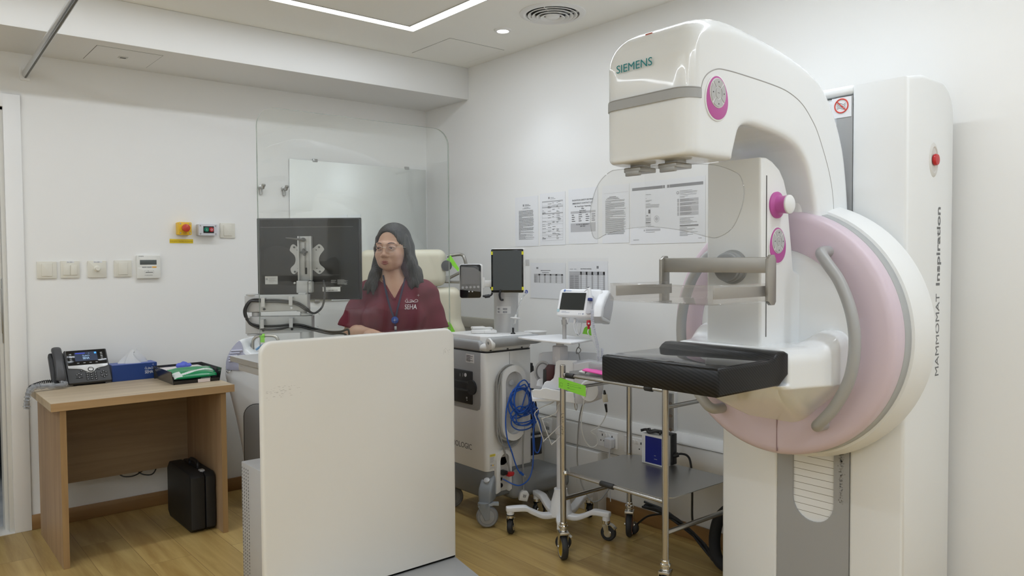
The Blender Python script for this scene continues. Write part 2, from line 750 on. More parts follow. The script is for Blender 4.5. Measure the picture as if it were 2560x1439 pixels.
GLASS = clear('clear_screen', (.972, .982, .974), 1.0)
ACRY = clear('clear_acrylic', (.955, .955, .95), 1.0)
GEDGE = mat('glass_edge', (.62, .66, .64), .2)
# ================================================================== the room
W1, W2, RX0, RY0 = 4.66, 3.10, -1.7, -1.9
FLOORM = wood('oak_laminate', (.34, .215, .068), (.55, .40, .155), 'Y', plank=(.19, 1.25), rough=.33, contrast=1.15)
BASEM = wood('oak_skirting', (.22, .115, .042), (.33, .19, .075), 'X', rough=.4)
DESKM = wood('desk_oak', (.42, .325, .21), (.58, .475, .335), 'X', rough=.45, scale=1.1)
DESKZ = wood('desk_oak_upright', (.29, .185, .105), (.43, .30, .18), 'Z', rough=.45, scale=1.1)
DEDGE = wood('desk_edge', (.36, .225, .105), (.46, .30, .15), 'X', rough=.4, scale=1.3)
MARBLE = vary(mat('pale_marble', (.66, .68, .69), .25), (.45, .48, .50), (1.2, 4, 1), .45, .75)
CORR = mat('corridor_paint', (.12, .15, .17), .7)

struct('floor', MB().box((RX0, RY0, -.05), (W2 + .1, W1 + .06, 0)), FLOORM)
struct('ceiling', MB().box((RX0, RY0, CEIL), (W2 + .1, W1 + .1, CEIL + .05)), CEILM)
DX0, DX1, DZ = -.36, .545, 2.185
mb = MB().box((DX1, W1, 0), (W2 + .1, W1 + .14, CEIL)).box((RX0, W1, 0), (DX0, W1 + .14, CEIL)).box((DX0, W1, DZ), (DX1, W1 + .14, CEIL))
struct('wall_back', mb, WALL, 0)
struct('wall_right', MB().box((W2, RY0, 0), (W2 + .1, W1, CEIL)), WALL, 0)
struct('wall_left', MB().box((RX0 - .1, RY0 - .1, 0), (RX0, W1 + .14, CEIL)), WALL, 0)
struct('wall_front', MB().box((RX0, RY0 - .1, 0), (W2 + .1, RY0, CEIL)), WALL, 0)
struct('trim_1', MB().box((RX0, 4.15, 2.46), (W2, W1, CEIL), .004, 2), WALL)          # dropped soffit along the back wall
struct('baseboard_back', MB().box((.615, W1 - .012, 0), (W2, W1, .078), .003), BASEM)
struct('baseboard_right', MB().box((W2 - .012, RY0, 0), (W2, W1 - .012, .078), .003), wood('oak_skirting_side', (.22, .115, .042), (.33, .19, .075), 'Y', rough=.4))
# doorway: casing, rebated jamb, stone threshold
mb = MB().box((DX1 - .004, W1 - .014, 0), (.618, W1 + .01, DZ + .062), .003).box((DX0 - .07, W1 - .014, 0), (DX0 + .004, W1 + .01, DZ + .062), .003)
mb.box((DX0 - .07, W1 - .0135, DZ - .004), (.618, W1 + .01, DZ + .062), .003)
cas = struct('door_1', mb, WHITE)
mb = MB().box((DX1 - .022, W1 + .008, 0), (DX1, W1 + .06, DZ), .002).box((DX1 - .036, W1 + .06, 0), (DX1, W1 + .145, DZ), .002)
mb.box((DX0, W1 + .008, DZ - .02), (DX1, W1 + .145, DZ), .002).box((DX0, W1 + .008, 0), (DX0 + .02, W1 + .145, DZ), .002)
obj('door_jamb', mb, mat('jamb_paint', (.70, .69, .65), .4), cas)
mb = MB().box((DX1 - .026, W1 + .022, .98), (DX1 - .0215, W1 + .046, 1.31), .001).box((DX1 - .029, W1 + .029, 1.03), (DX1 - .0255, W1 + .039, 1.26), .001)
obj('strike_plate', mb, BRUSH, cas)
struct('trim_2', MB().box((DX0, W1 - .01, -.02), (DX1, W1 + .15, .004), .002), mat('threshold_stone', (.72, .71, .68), .35))
# corridor beyond the doorway
struct('floor_corridor', MB().box((-1.7, W1 + .10, -.06), (1.2, 6.9, -.001)), MARBLE)
struct('wall_corridor', MB().box((-1.7, 6.9, -.05), (1.2, 7.0, CEIL)).box((1.1, W1 + .14, -.05), (1.2, 6.9, CEIL)).box((-1.8, W1 + .14, -.05), (-1.7, 6.9, CEIL)).box((-1.8, W1 + .13, CEIL), (1.2, 7, CEIL + .05)), CORR)
t = thing('linen_trolley', 'black bagged trolley with a chrome loop handle beyond the open doorway', 'trolley', (.38, 6.0, 0))
mb = MB().box((.12, 5.75, .12), (.72, 6.35, 1.28), .04, 3)
obj('bag', mb, mat('black_fabric', (.012, .012, .014), .8, bump=(30, .5)), t)
obj('handle', MB().tube(spline([(.40, 5.74, .5), (.42, 5.66, .56), (.42, 5.66, 1.02), (.40, 5.70, 1.1), (.34, 5.75, 1.12)], 6), .012), CHROME, t)
for x in (.2, .64):
    for y in (5.83, 6.27):
        mb = MB().cyl((x - .012, y, .05), (x + .012, y, .05), .05, n=20, bev=.004).box((x - .02, y - .02, .06), (x + .02, y + .02, .125), .004)
        obj('caster', mb, RUBBER, t)

# ------------------------------------------------------------------ ceiling fittings
def emis(name, col, st):
    return mat(name, (.9, .9, .88), .5, emit=col, es=st)


t = thing('light_channel', 'long white light strip turning a corner in the ceiling', 'ceiling light', (1.2, 2.1, CEIL))
h = LW / 2


def ring(o, z0, z1):
    a = [(LX0 - o, LY0 - o), (LX1 + o, LY0 - o), (LX1 + o, LY1 + o), (LX0 - o, LY1 + o)]
    return a


def frame_ring(mb, o_in, o_out, z0, z1):
    A, B = ring(o_in, 0, 0), ring(o_out, 0, 0)
    V = [(x, y, z) for z in (z0, z1) for P in (A, B) for x, y in P]
    F = []
    for k in range(4):
        j = (k + 1) % 4
        F += [(k, j, 4 + j, 4 + k), (8 + k, 12 + k, 12 + j, 8 + j), (k, 8 + k, 8 + j, j), (4 + k, 4 + j, 12 + j, 12 + k)]
    mb.add(V, F)
    return mb


obj('diffuser', frame_ring(MB(), -h, h, CEIL - .003, CEIL), emis('strip_diffuser', (1, .985, .955), 6), t, 0)
obj('trim_frame', frame_ring(frame_ring(MB(), h, h + .004, CEIL - .005, CEIL), -h - .004, -h, CEIL - .005, CEIL), mat('strip_trim', (.55, .55, .53), .5), t, 0)
lab = ['round recessed ceiling downlight beside the round air vent', 'recessed ceiling downlight over the white scanner arm', 'recessed ceiling downlight near the right wall, in front of the scanner',
       'recessed ceiling downlight beside the curtain rail', 'recessed ceiling downlight nearest the left wall', 'unseen fill downlight by the left wall, behind the viewer', 'unseen fill downlight near the front wall']
d0 = None
for i, (x, y) in enumerate(DOWN):
    if d0 is None:
        d0 = thing('downlight', lab[0], 'ceiling light', (x, y, CEIL), group='recessed ceiling downlights')
        mb = MB().lathe([(.030, -.002), (.034, -.009), (.046, -.007), (.049, 0)], (x, y, CEIL), (0, 0, 1), 40)
        obj('trim_ring', mb, WHITE, d0)
        obj('lens', MB().lathe([(0, -.004), (.032, -.004), (.032, 0)], (x, y, CEIL), (0, 0, 1), 32), emis('downlight_lens', (1, .97, .92), 10), d0)
    else:
        dup(d0, (x, y, CEIL), 0, lab[i])
vx, vy = 2.765, 2.965
t = thing('air_vent', 'round white ceiling air diffuser with concentric rings', 'air vent', (vx, vy, CEIL))
mb = MB().lathe([(.172, 0), (.172, -.004), (.160, -.010), (.148, -.012), (.140, -.010), (.136, 0)], (vx, vy, CEIL), (0, 0, 1), 64)
obj('outer_ring', mb, WHITE, t)
obj('duct_opening', MB().lathe([(0, -.0015), (.137, -.0015), (.137, 0)], (vx, vy, CEIL), (0, 0, 1), 48), mat('duct_dark', (.05, .05, .048), .8), t)
for k, r in enumerate((.128, .106, .084, .062)):
    z = -.004 - .004 * k
    mb = MB().lathe([(r - .016, z + .002), (r - .004, z - .010), (r, z - .011), (r + .002, z - .008), (r - .006, z - .002), (r - .015, z + .004)], (vx, vy, CEIL), (0, 0, 1), 56)
    obj('blade_ring', mb, WHITE, t)
obj('centre_disc', MB().lathe([(0, -.026), (.030, -.025), (.038, -.019), (.038, -.004), (0, -.004)], (vx, vy, CEIL), (0, 0, 1), 40), WHITE, t)
for k in range(4):
    a = k * pi / 2 + .5
    mb = MB().box((.035, -.002, -.011), (.137, .002, -.002)).xf(np.array([[cos(a), -sin(a), 0, vx], [sin(a), cos(a), 0, vy], [0, 0, 1, CEIL], [0, 0, 0, 1]]))
    obj('spoke', mb, WHITE, t)


def hatch(label, x0, y0, x1, y1, z, latch, m):
    t = thing('access_hatch', label, 'access hatch', ((x0 + x1) / 2, (y0 + y1) / 2, z))
    obj('gap_frame', MB().box((x0, y0, z - .0006), (x1, y1, z)), SEAM, t, 0)
    obj('panel', MB().box((x0 + .0025, y0 + .0025, z - .0015), (x1 - .0025, y1 - .0025, z)), m, t, 0)
    if latch:
        cx, cy = (x0 + x1) / 2, (y0 + y1) / 2
        mb = MB().box((cx - .022, cy - .017, z - .005), (cx + .022, cy + .017, z - .0014), .001)
        la = obj('latch', mb, mat('latch_white', (.6, .6, .57), .4), t)
        obj('latch_slot', MB().box((cx - .014, cy - .010, z - .0056), (cx + .014, cy + .012, z - .0049)), SEAM, la, 0)


hatch('rectangular access hatch with a small latch under the soffit', .893, 4.246, 1.203, 4.566, 2.46, True, WALL)
hatch('square access hatch in the main ceiling near the corner', 2.605, 3.66, 3.01, 4.065, CEIL, False, CEILM)
t = thing('curtain_rail', 'silver curtain rail running along the ceiling from the back wall', 'curtain rail', (.643, W1, 2.357))
mb = MB()
pts = [(.643 - .0262 * k, W1 - .012 - k * 1.0, 2.357) for k in np.linspace(0, 4.4, 12)]
mb.tube(pts, .015, 16, flat=1.25)
obj('rail', mb, mat('rail_aluminium', (.62, .63, .64), .3, .9), t)
obj('wall_bracket', MB().box((.620, W1 - .014, 2.325), (.664, W1, 2.392), .004), WHITE, t)
obj('glide_slot', MB().box((-.004, -4.4, -.002), (.004, 0, .002)).xf([[1, .0262, 0, .643], [0, 1, 0, W1 - .014], [0, 0, 1, 2.3385], [0, 0, 0, 1]]), SEAM, t)

# ------------------------------------------------------------------ back wall fittings
def plate(mb, x0, z0, x1, z1, d=.009, r=.004, y=None, m=0):
    y = W1 if y is None else y
    mb.prism(rrect(x1 - x0, z1 - z0, r, 4, (x0 + x1) / 2, (z0 + z1) / 2), (0, y, 0), (1, 0, 0), (0, 0, 1), (0, -d, 0), min(.0018, r * .7), 2, m)
    return mb


X_, Z_ = (1, 0, 0), (0, 0, 1)


def blank_switch(label, x0, z0, x1, z1, group):
    t = thing('switch_plate', label, 'switch', ((x0 + x1) / 2, W1, (z0 + z1) / 2), group=group)
    obj('frame', plate(MB(), x0, z0, x1, z1), IVORY, t)
    q = .23 * (x1 - x0)
    r = plate(MB(), x0 + q, z0 + .012, x1 - q, z1 - .012, .013, .002)
    obj('rocker', r, IVORY, t)
    return t


blank_switch('ivory wide-rocker wall switch nearest the doorway', .671, 1.308, .762, 1.398, 'ivory wall plates')
t = thing('switch_plate', 'ivory wall switch with two rockers and a printed label', 'switch', (.824, W1, 1.354), group='ivory wall plates')
obj('frame', plate(MB(), .779, 1.309, .869, 1.400), IVORY, t)
for a, b in ((.791, .823), (.825, .857)):
    obj('rocker', plate(MB(), a, 1.324, b, 1.378, .013, .003), IVORY, t)
tg = obj('label_strip', plate(MB(), .808, 1.389, .843, 1.3985, .0095, .0005), PAPER, t)
obj('lettering', MB().text('RX DB/1', (.8105, W1 - .0097, 1.391), X_, Z_, .0072, .0001), INK, tg, 0)
t = thing('dimmer_plate', 'ivory wall plate with a round dimmer knob', 'dimmer', (.953, W1, 1.355), group='ivory wall plates')
obj('frame', plate(MB(), .907, 1.309, .999, 1.401), IVORY, t)
obj('knob', MB().lathe([(.017, .006), (.016, .014), (.0125, .016), (.0115, .028), (.010, .030), (0, .030)], (.953, W1, 1.357), (0, -1, 0), 32), IVORY, t)
tg = obj('label_strip', plate(MB(), .935, 1.389, .978, 1.3995, .0095, .0005), PAPER, t)
obj('lettering', MB().text('RX DB/1', (.939, W1 - .0097, 1.391), X_, Z_, .0078, .0001), INK, tg, 0)
blank_switch('ivory wide-rocker wall switch beside the thermostat', 1.037, 1.311, 1.126, 1.402, 'ivory wall plates')
blank_switch('ivory wall plate right of the green and red buttons', 1.619, 1.534, 1.708, 1.623, 'ivory wall plates')
x0, z0, x1, z1 = 1.150, 1.300, 1.274, 1.430
t = thing('thermostat', 'white wall thermostat with a grey display and orange button', 'thermostat', (1.212, W1, 1.365))
obj('housing', plate(MB(), x0, z0, x1, z1, .02, .006), mat('thermostat_white', (.76, .76, .72), .4), t)
obj('display', plate(MB(), x0 + .016, 1.377, x1 - .020, 1.404, .0206, .001), mat('lcd_grey', (.10, .115, .115), .25), t)
for k, m in enumerate((GREY, GREY, mat('orange_button', (.85, .40, .03), .4))):
    obj('button', plate(MB(), x0 + .027 + k * .0265, 1.360, x0 + .050 + k * .0265, 1.3665, .0222, .001), m, t)
fl = plate(MB(), x0 + .0015, z0 + .0015, x1 - .0015, 1.362, .0208, .005)
obj('cover_flap', fl, mat('thermostat_white', (.76, .76, .72), .4), t)
mb = MB().text('DAIKIN', (x0 + .010, W1 - .0202, 1.4215), X_, Z_, .008, .0001)
mb.text('no intervention', (x0 + .040, W1 - .0211, 1.316), X_, Z_, .0066, .0001)
mb.text('TT', (x0 + .055, W1 - .0211, 1.339), X_, Z_, .006, .0001)
mb.bars([(x0 + .040, 1.330, x0 + .088, 1.3305), (x0 + .040, 1.344, x0 + .088, 1.3445), (x0 + .040, 1.330, x0 + .0405, 1.3445), (x0 + .0875, 1.330, x0 + .088, 1.3445), (x0 + .045, 1.333, x0 + .083, 1.336)], (0, W1 - .0209, 0), X_, Z_)
obj('lettering', mb, INK, t, 0)
# emergency stop and its sign
t = thing('emergency_stop', 'yellow wall box with a red mushroom button', 'emergency button', (1.404, W1, 1.584))
obj('housing', plate(MB(), 1.368, 1.547, 1.441, 1.620, .05, .006), YEL, t)
for x in (1.378, 1.431):
    for z in (1.557, 1.611):
        obj('screw', MB().cyl((x, W1 - .0515, z), (x, W1 - .049, z), .0042, n=14), STEEL, t)
obj('button', MB().lathe([(.013, .048), (.013, .056), (.021, .060), (.0225, .068), (.021, .075), (.013, .079), (0, .080)], (1.4045, W1, 1.586), (0, -1, 0), 32), mat('mushroom_red', (.55, .055, .03), .35), t)
obj('lettering', MB().text('PUSH', (1.404, W1 - .0504, 1.556), X_, Z_, .008, .0001, 'CENTER').text('TO STOP', (1.404, W1 - .0504, 1.550), X_, Z_, .006, .0001, 'CENTER'), mat('red_ink', (.35, .06, .03), .6), t, 0)
t = thing('warning_sign', 'narrow yellow label stuck under the yellow emergency box', 'sign', (1.398, W1, 1.513))
obj('plate', plate(MB(), 1.332, 1.500, 1.463, 1.524, .0015, .001), mat('sign_yellow', (.78, .58, .02), .5), t)
obj('lettering', MB().text('EMERGENCY POWER SHUTDOWN', (1.3975, W1 - .0018, 1.5085), X_, Z_, .0082, .0001, 'CENTER'), mat('sign_ink', (.28, .14, .01), .6), t, 0)
t = thing('start_stop_box', 'grey wall box with green start and red stop buttons', 'control box', (1.535, W1, 1.578))
obj('housing', plate(MB(), 1.481, 1.545, 1.590, 1.612, .045, .005), mat('box_grey', (.62, .625, .66), .45), t)
for x in (1.492, 1.579):
    for z in (1.555, 1.602):
        obj('screw', MB().cyl((x, W1 - .0465, z), (x, W1 - .044, z), .0042, n=14), STEEL, t)
obj('button_panel', plate(MB(), 1.5085, 1.560, 1.569, 1.600, .0465, .001), BLACK, t)
for x, m, s in ((1.525, mat('start_green', (.0, .20, .12), .35), 'I'), (1.5535, mat('stop_red', (.45, .02, .025), .35), 'O')):
    b = obj('button', MB().lathe([(.0138, .045), (.0138, .052), (.012, .0545), (0, .0545)], (x, W1, 1.580), (0, -1, 0), 28), m, t)
    obj('lettering', MB().text(s, (x, W1 - .0547, 1.5745), X_, Z_, .0155, .0001, 'CENTER'), PAPER, b, 0)
for x, lb in ((1.872, 'small steel coat hook on the back wall, left of the pair'), (2.022, 'small steel coat hook on the back wall, nearer the mirror')):
    t = thing('coat_hook', lb, 'coat hook', (x, W1, 1.84), group='steel coat hooks')
    obj('rose', MB().cyl((x, W1 - .006, 1.846), (x, W1, 1.846), .016, n=24, bev=.002), BRUSH, t)
    obj('peg', MB().tube(spline([(x, W1 - .004, 1.846), (x, W1 - .03, 1.842), (x, W1 - .045, 1.842), (x, W1 - .052, 1.856)], 5), [.0075] * 15 + [.008]).cyl((x - .0, W1 - .05, 1.852), (x, W1 - .054, 1.866), .012, n=18, bev=.003).tube([(x, W1 - .006, 1.84), (x, W1 - .008, 1.805)], .008, 10), BRUSH, t)
# wall mirror
t = thing('wall_mirror', 'large frameless rectangular mirror clipped to the back wall', 'mirror', (2.57, W1, 1.6))
obj('glass', MB().box((2.06, W1 - .008, 1.13), (3.088, W1 - .002, 2.041), .0008, 1), mat('mirror_glass', (.86, .885, .87), .01, 1), t, 0)
obj('backing', MB().box((2.063, W1 - .0025, 1.132), (3.086, W1, 2.039)), mat('mirror_edge', (.2, .22, .21), .5), t, 0)
for x in (2.235, 2.93):
    obj('clip', MB().box((x - .016, W1 - .012, 2.032), (x + .016, W1, 2.052), .001), BRUSH, t)
    obj('clip', MB().box((x - .016, W1 - .012, 1.12), (x + .016, W1, 1.14), .001), BRUSH, t)
# ================================================================== mammography unit
GY, GZ, GR = 1.475, 1.13, .427           # axis of the rotating gantry and radius of its disc


def poly_dist(poly):
    P = [V3(p) for p in poly]

    def fn(A, B):
        d = None
        s_ = None
        for i in range(len(P)):
            a, b = P[i - 1], P[i]
            e = b - a
            wx, wy = A - a[0], B - a[1]
            t = np.clip((wx * e[0] + wy * e[1]) / (e @ e), 0, 1)
            q = (wx - e[0] * t) ** 2 + (wy - e[1] * t) ** 2
            c1 = B >= a[1]
            c2 = B < b[1]
            c3 = (e[0] * wy) > (e[1] * wx)
            fl = (c1 & c2 & c3) | (~c1 & ~c2 & ~c3)
            sg = np.where(fl, -1.0, 1.0)
            d = q if d is None else np.minimum(d, q)
            s_ = sg if s_ is None else s_ * sg
        return np.sqrt(d) * s_
    return fn


mammo = thing('mammography_unit', 'large white and pale pink mammography scanner with a carbon-black breast table', 'mammography machine', (2.55, GY, 0))
# --- upright column
CX0, CX1, CY0, CY1 = 2.66, 3.045, 1.128, 1.850
prof = [(CX0, 0), (CX1, 0), (CX1, 1.86)] + [(CX1 - .12 + .12 * cos(a), 1.89 + .12 * sin(a)) for a in np.linspace(.1, pi / 2 - .05, 8)] + [(CX0 + .12, 2.012), (CX0, 1.990)]
PA, PB = 1.318, 1.600
mb = MB()
mb.prism(prof, (0, CY0, 0), X_, Z_, (0, PA - CY0, 0), .014, 3)
mb.prism(prof, (0, PB, 0), X_, Z_, (0, CY1 - PB, 0), .014, 3)
mb.box((CX0 + .012, PA - .01, 0), (CX1 - .01, PB + .01, 1.955))
mb.box((CX0 + .002, PA - .002, 1.962), (CX1 - .02, PB + .002, 1.995), .012, 3)
obj('column', mb, SATIN, mammo)
# grey guide plate with a slot that ends in a round; ribbed cream belt behind it
mb = MB()
sy0, sy1, szr = 1.376, 1.537, .49
rad = (sy1 - sy0) / 2
mb.box((CX0 + .004, PA, 0), (CX0 + .014, PB, szr - rad + .0)).box((CX0 + .004, PA, szr - rad), (CX0 + .014, sy0, 1.957)).box((CX0 + .004, sy1, szr - rad), (CX0 + .014, PB, 1.957))
cyc = (sy0 + sy1) / 2
arc = [(cyc + rad * cos(a), szr + rad * sin(a)) for a in np.linspace(pi, 1.5 * pi, 9)]
mb.prism([(sy0, szr - rad)] + [(y, z) for y, z in reversed(arc)], (CX0 + .004, 0, 0), (0, 1, 0), Z_, (.010, 0, 0))
arc = [(cyc + rad * cos(a), szr + rad * sin(a)) for a in np.linspace(1.5 * pi, 2 * pi, 9)]
mb.prism([(sy1, szr - rad)] + [(y, z) for y, z in reversed(arc)], (CX0 + .004, 0, 0), (0, 1, 0), Z_, (.010, 0, 0))
obj('guide_plate', mb, mat('guide_plate_grey', (.37, .375, .375), .5), mammo, 20)
mb = MB().box((CX0 + .0125, sy0 - .004, .38), (CX0 + .0145, sy1 + .004, 1.95))
belt = obj('slot_belt', mb, CREAM, mammo)
mb = MB()
for k in range(24):
    z = .44 + k * .026
    mb.box((CX0 + .0118, sy0 - .003, z), (CX0 + .0128, sy1 + .003, z + .0016))
obj('belt_ribs', mb, mat('belt_seam', (.22, .20, .16), .7), belt, 0)
random.seed(5)
rc = []
for k in range(150):
    z = .50 + .23 * random.random() ** .8
    w = .002 + .004 * (z - .5) / .23
    x = random.gauss(-.003, .0045)
    rc.append((x - w * random.uniform(.2, 1), z, x + w * random.uniform(.2, 1), z + random.uniform(.001, .004)))
obj('grease_mark', MB().bars(rc, (CX0 + .0036, 1.345, 0), (0, -1, 0), Z_, .0003), mat('grease', (.25, .245, .235), .7), mammo, 0)
# emergency stop in an oval recess, model lettering on the side
er = obj('button_recess', MB().lathe([(.062, -.001), (.058, .002), (.046, .0042), (.042, .001), (0, .0008)], (2.868, CY0, 1.728), (0, -1, 0), 36, sx=.62, sy=1.0, ref=X_), mat('recess_white', (.68, .67, .64), .4), mammo)
obj('emergency_button', MB().lathe([(.013, 0), (.013, .002), (.019, .003), (.0205, .008), (.018, .014), (0, .016)], (2.868, CY0, 1.728), (0, -1, 0), 28), REDP, mammo)
for word, z0_, wl, bo_ in (('MAMMOMAT', .962, .293, 0), ('Inspiration', 1.284, .278, .020)):
    w1 = MB().text(word, (0, 0, 0), X_, (0, 1, 0), .0425, 0, bold=bo_).verts()[:, 0]
    sg = MB().text(word, (2.931, CY0 - .0006, z0_), Z_, (-1, 0, 0), .0425, .0002, sx=wl / (w1.max() - w1.min()), bold=bo_)
    obj('lettering', sg, mat('lettering_grey', (.16, .165, .17), .5), mammo, 0)
# no-hands sticker
st = obj('warning_sticker', MB().box((CX0 + .0026, PA + .004, 1.885), (CX0 + .0042, PA + .075, 1.955)), PAPER, mammo, 0)
cy, cz = PA + .040, 1.926
mb = MB().tube([(CX0 + .0024, cy + .024 * cos(a), cz + .024 * sin(a)) for a in np.linspace(0, 2 * pi, 40)[:-1]], .0024, 6, True)
mb.tube([(CX0 + .0022, cy + .017, cz + .017), (CX0 + .0022, cy - .017, cz - .017)], .0022, 6)
obj('prohibition_ring', mb, mat('sign_red', (.62, .06, .04), .5), st)
mb = MB()
for dz in (.006, .0, -.006, -.011):
    mb.tube(spline([(CX0 + .0024, cy + .017, cz + dz), (CX0 + .0024, cy + .006, cz + dz + .004), (CX0 + .0024, cy - .008, cz + dz - .002), (CX0 + .0024, cy - .015, cz + dz + .003)], 4), .0006, 5)
obj('hand_drawing', mb, INK, st)

# --- rotating disc: pink ring, white centre, grey band, white housing
prof = [(.0, .0), (.292, .0), (.295, .0008), (.297, .0005), (GR - .026, -.006), (GR - .010, .000), (GR - .001, .014), (GR, .030), (GR, .052)]
dx = 2.414
mb = MB().lathe([(.294, .001), (.296, -.0025), (.335, -.006), (GR - .030, -.005), (GR - .012, .002), (GR - .002, .014), (GR, .030), (GR, .055)], (dx, GY, GZ), X_, 96)
obj('pink_ring', mb, PINK, mammo)
obj('disc_face', MB().lathe([(0, -.003), (.290, -.0025), (.296, .002)], (dx, GY, GZ), X_, 72), SATIN, mammo)
obj('grey_band', MB().lathe([(GR - .002, .053), (GR + .002, .056), (GR + .006, .088), (GR + .004, .092)], (dx, GY, GZ), X_, 96), BAND, mammo)
obj('disc_housing', MB().lathe([(GR + .001, .090), (GR + .014, .094), (GR + .024, .13), (GR + .032, .18), (GR + .028, .215), (GR, .236), (GR - .10, .244), (0, .244)], (dx, GY, GZ), X_, 96), SATIN, mammo)
obj('face_seam', MB().box((dx - .0068, 1.449, GZ - GR + .014), (dx - .001, 1.4515, .86)), mat('pink_seam', (.30, .2, .22), .6), mammo, 0)
# --- two bowed grab bars
hr = [(2.413, 1.268, 1.408), (2.385, 1.268, 1.408), (2.352, 1.262, 1.402), (2.340, 1.240, 1.376), (2.338, 1.192, 1.310), (2.338, 1.155, 1.215), (2.338, 1.143, 1.118), (2.338, 1.158, 1.012), (2.338, 1.203, .920), (2.340, 1.250, .862), (2.352, 1.272, .842), (2.385, 1.278, .838), (2.413, 1.278, .838)]
for s_ in (1, -1):
    P = [(x, GY + (y - GY) * s_, z) for x, y, z in hr]
    g = obj('grab_bar', MB().tube(spline(P, 6), .0185, 18), mat('handle_grey', (.40, .405, .405), .38, .1), mammo)
# --- C-arm with tube head
prof = [(1.762, 1.676), (1.748, 1.694), (1.744, 1.77), (1.743, 1.86), (1.743, 1.940), (1.748, 1.982), (1.772, 2.030), (1.82, 2.068), (1.90, 2.090), (1.99, 2.092), (2.12, 2.078), (2.26, 2.052),
        (2.38, 2.015), (2.48, 1.958), (2.56, 1.872), (2.618, 1.765), (2.648, 1.64), (2.662, 1.53), (2.664, 1.470), (2.50, 1.475), (2.45, 1.50), (2.430, 1.56), (2.405, 1.63), (2.375, 1.69), (2.32, 1.74), (2.24, 1.768), (2.12, 1.784), (2.04, 1.788),
        (1.995, 1.772), (1.975, 1.73), (1.960, 1.69), (1.95, 1.676)]
pf = [tuple(p) for p in spline([(x, z) for x, z in prof], 3, True)]
fxz = poly_dist(pf)
HW, RC, X0, X1 = .163, .055, 1.743, 2.9
HC_ = .012


def head_d(X, Y, Z):
    d1 = fxz(X, Z)
    qx, qy = np.abs(X - (X0 + X1) / 2) - ((X1 - X0) / 2 - RC), np.abs(Y - GY - HC_) - (HW - RC)
    d2 = np.sqrt(np.maximum(qx, 0) ** 2 + np.maximum(qy, 0) ** 2) + np.minimum(np.maximum(qx, qy), 0) - RC
    # crown over the top edge, tight edge along the bottom
    k = np.clip((Z - 1.965) / .10, 0, 1) * .060 + .022
    h = np.maximum(k - np.abs(d1 - d2), 0) / k
    return np.maximum(d1, d2) + h * h * k * .25


F = Field((1.70, GY - .19, 1.44), (2.72, GY + .21, 2.15), .0052)
F.put(head_d, (1.72, GY - .17, 1.46), (2.70, GY + .19, 2.13))
v, f = F.mesh()
obj('tube_arm', MB().add(v, f), GLOSS, mammo, 60)
SYD = GY + HC_ - HW                       # near side of the arm


def head_outline(off, n=10, x_end=1.86):
    P = [(x_end, SYD - off)] + [(X0 + RC - (RC + off) * sin(a), GY + HC_ - HW + RC - (RC + off) * cos(a)) for a in np.linspace(0, pi / 2, n)]
    P += [(X0 + RC - (RC + off) * cos(a), GY + HC_ + HW - RC + (RC + off) * sin(a)) for a in np.linspace(0, pi / 2, n)] + [(x_end, GY + HC_ + HW + off)]
    return P


ol = [q for q in head_outline(-.003, 12, 1.80)]
mb = MB().ribbon([(x, y, 1.849) for x, y in ol], Z_, .026, .0125)
obj('grey_trim_band', mb, mat('trim_grey', (.40, .41, .415), .4), mammo)
sm = [(1.80, 1.862), (1.812, 1.890), (1.838, 1.913), (1.879, 1.929), (1.93, 1.932), (1.998, 1.931), (2.148, 1.925), (2.25, 1.915), (2.336, 1.888), (2.40, 1.843), (2.445, 1.795), (2.51, 1.690), (2.54, 1.61), (2.552, 1.53)]
mb = MB().tube(spline([(x, SYD + .001, z) for x, z in sm], 5), .0022, 6)
mb.tube([(x, y, 1.8645) for x, y in head_outline(.0005, 12, 1.80)], .0022, 6)
obj('shell_seam', mb, mat('seam_light', (.40, .40, .395), .6), mammo)
tx = MB().text('SIEMENS', (X0 - .0012, 1.589, 1.944), (0, -1, 0), (0, 0, 1), .0335, .0004, sx=1.0, bold=0)
lv = tx.verts()
wid = lv[:, 1].max() - lv[:, 1].min()
tx = MB().text('SIEMENS', (X0 - .0012, 1.589, 1.944), (0, -1, 0), (0, 0, 1), .0335, .0004, sx=.137 / wid, bold=0)
obj('lettering', tx, mat('teal_ink', (.0, .22, .24), .4), mammo, 0)
obj('indicator_mark', MB().box((1.800, 1.50, 2.048), (1.812, 1.525, 2.0585)), mat('indicator_red', (.45, .12, .08), .5), mammo, 0)
# collar where the arm meets the disc, below the arch
mb = MB().box((2.425, GY - .10, 1.44), (2.47, GY + .10, 1.66), .012, 4)
obj('arm_collar', mb, SATIN, mammo)


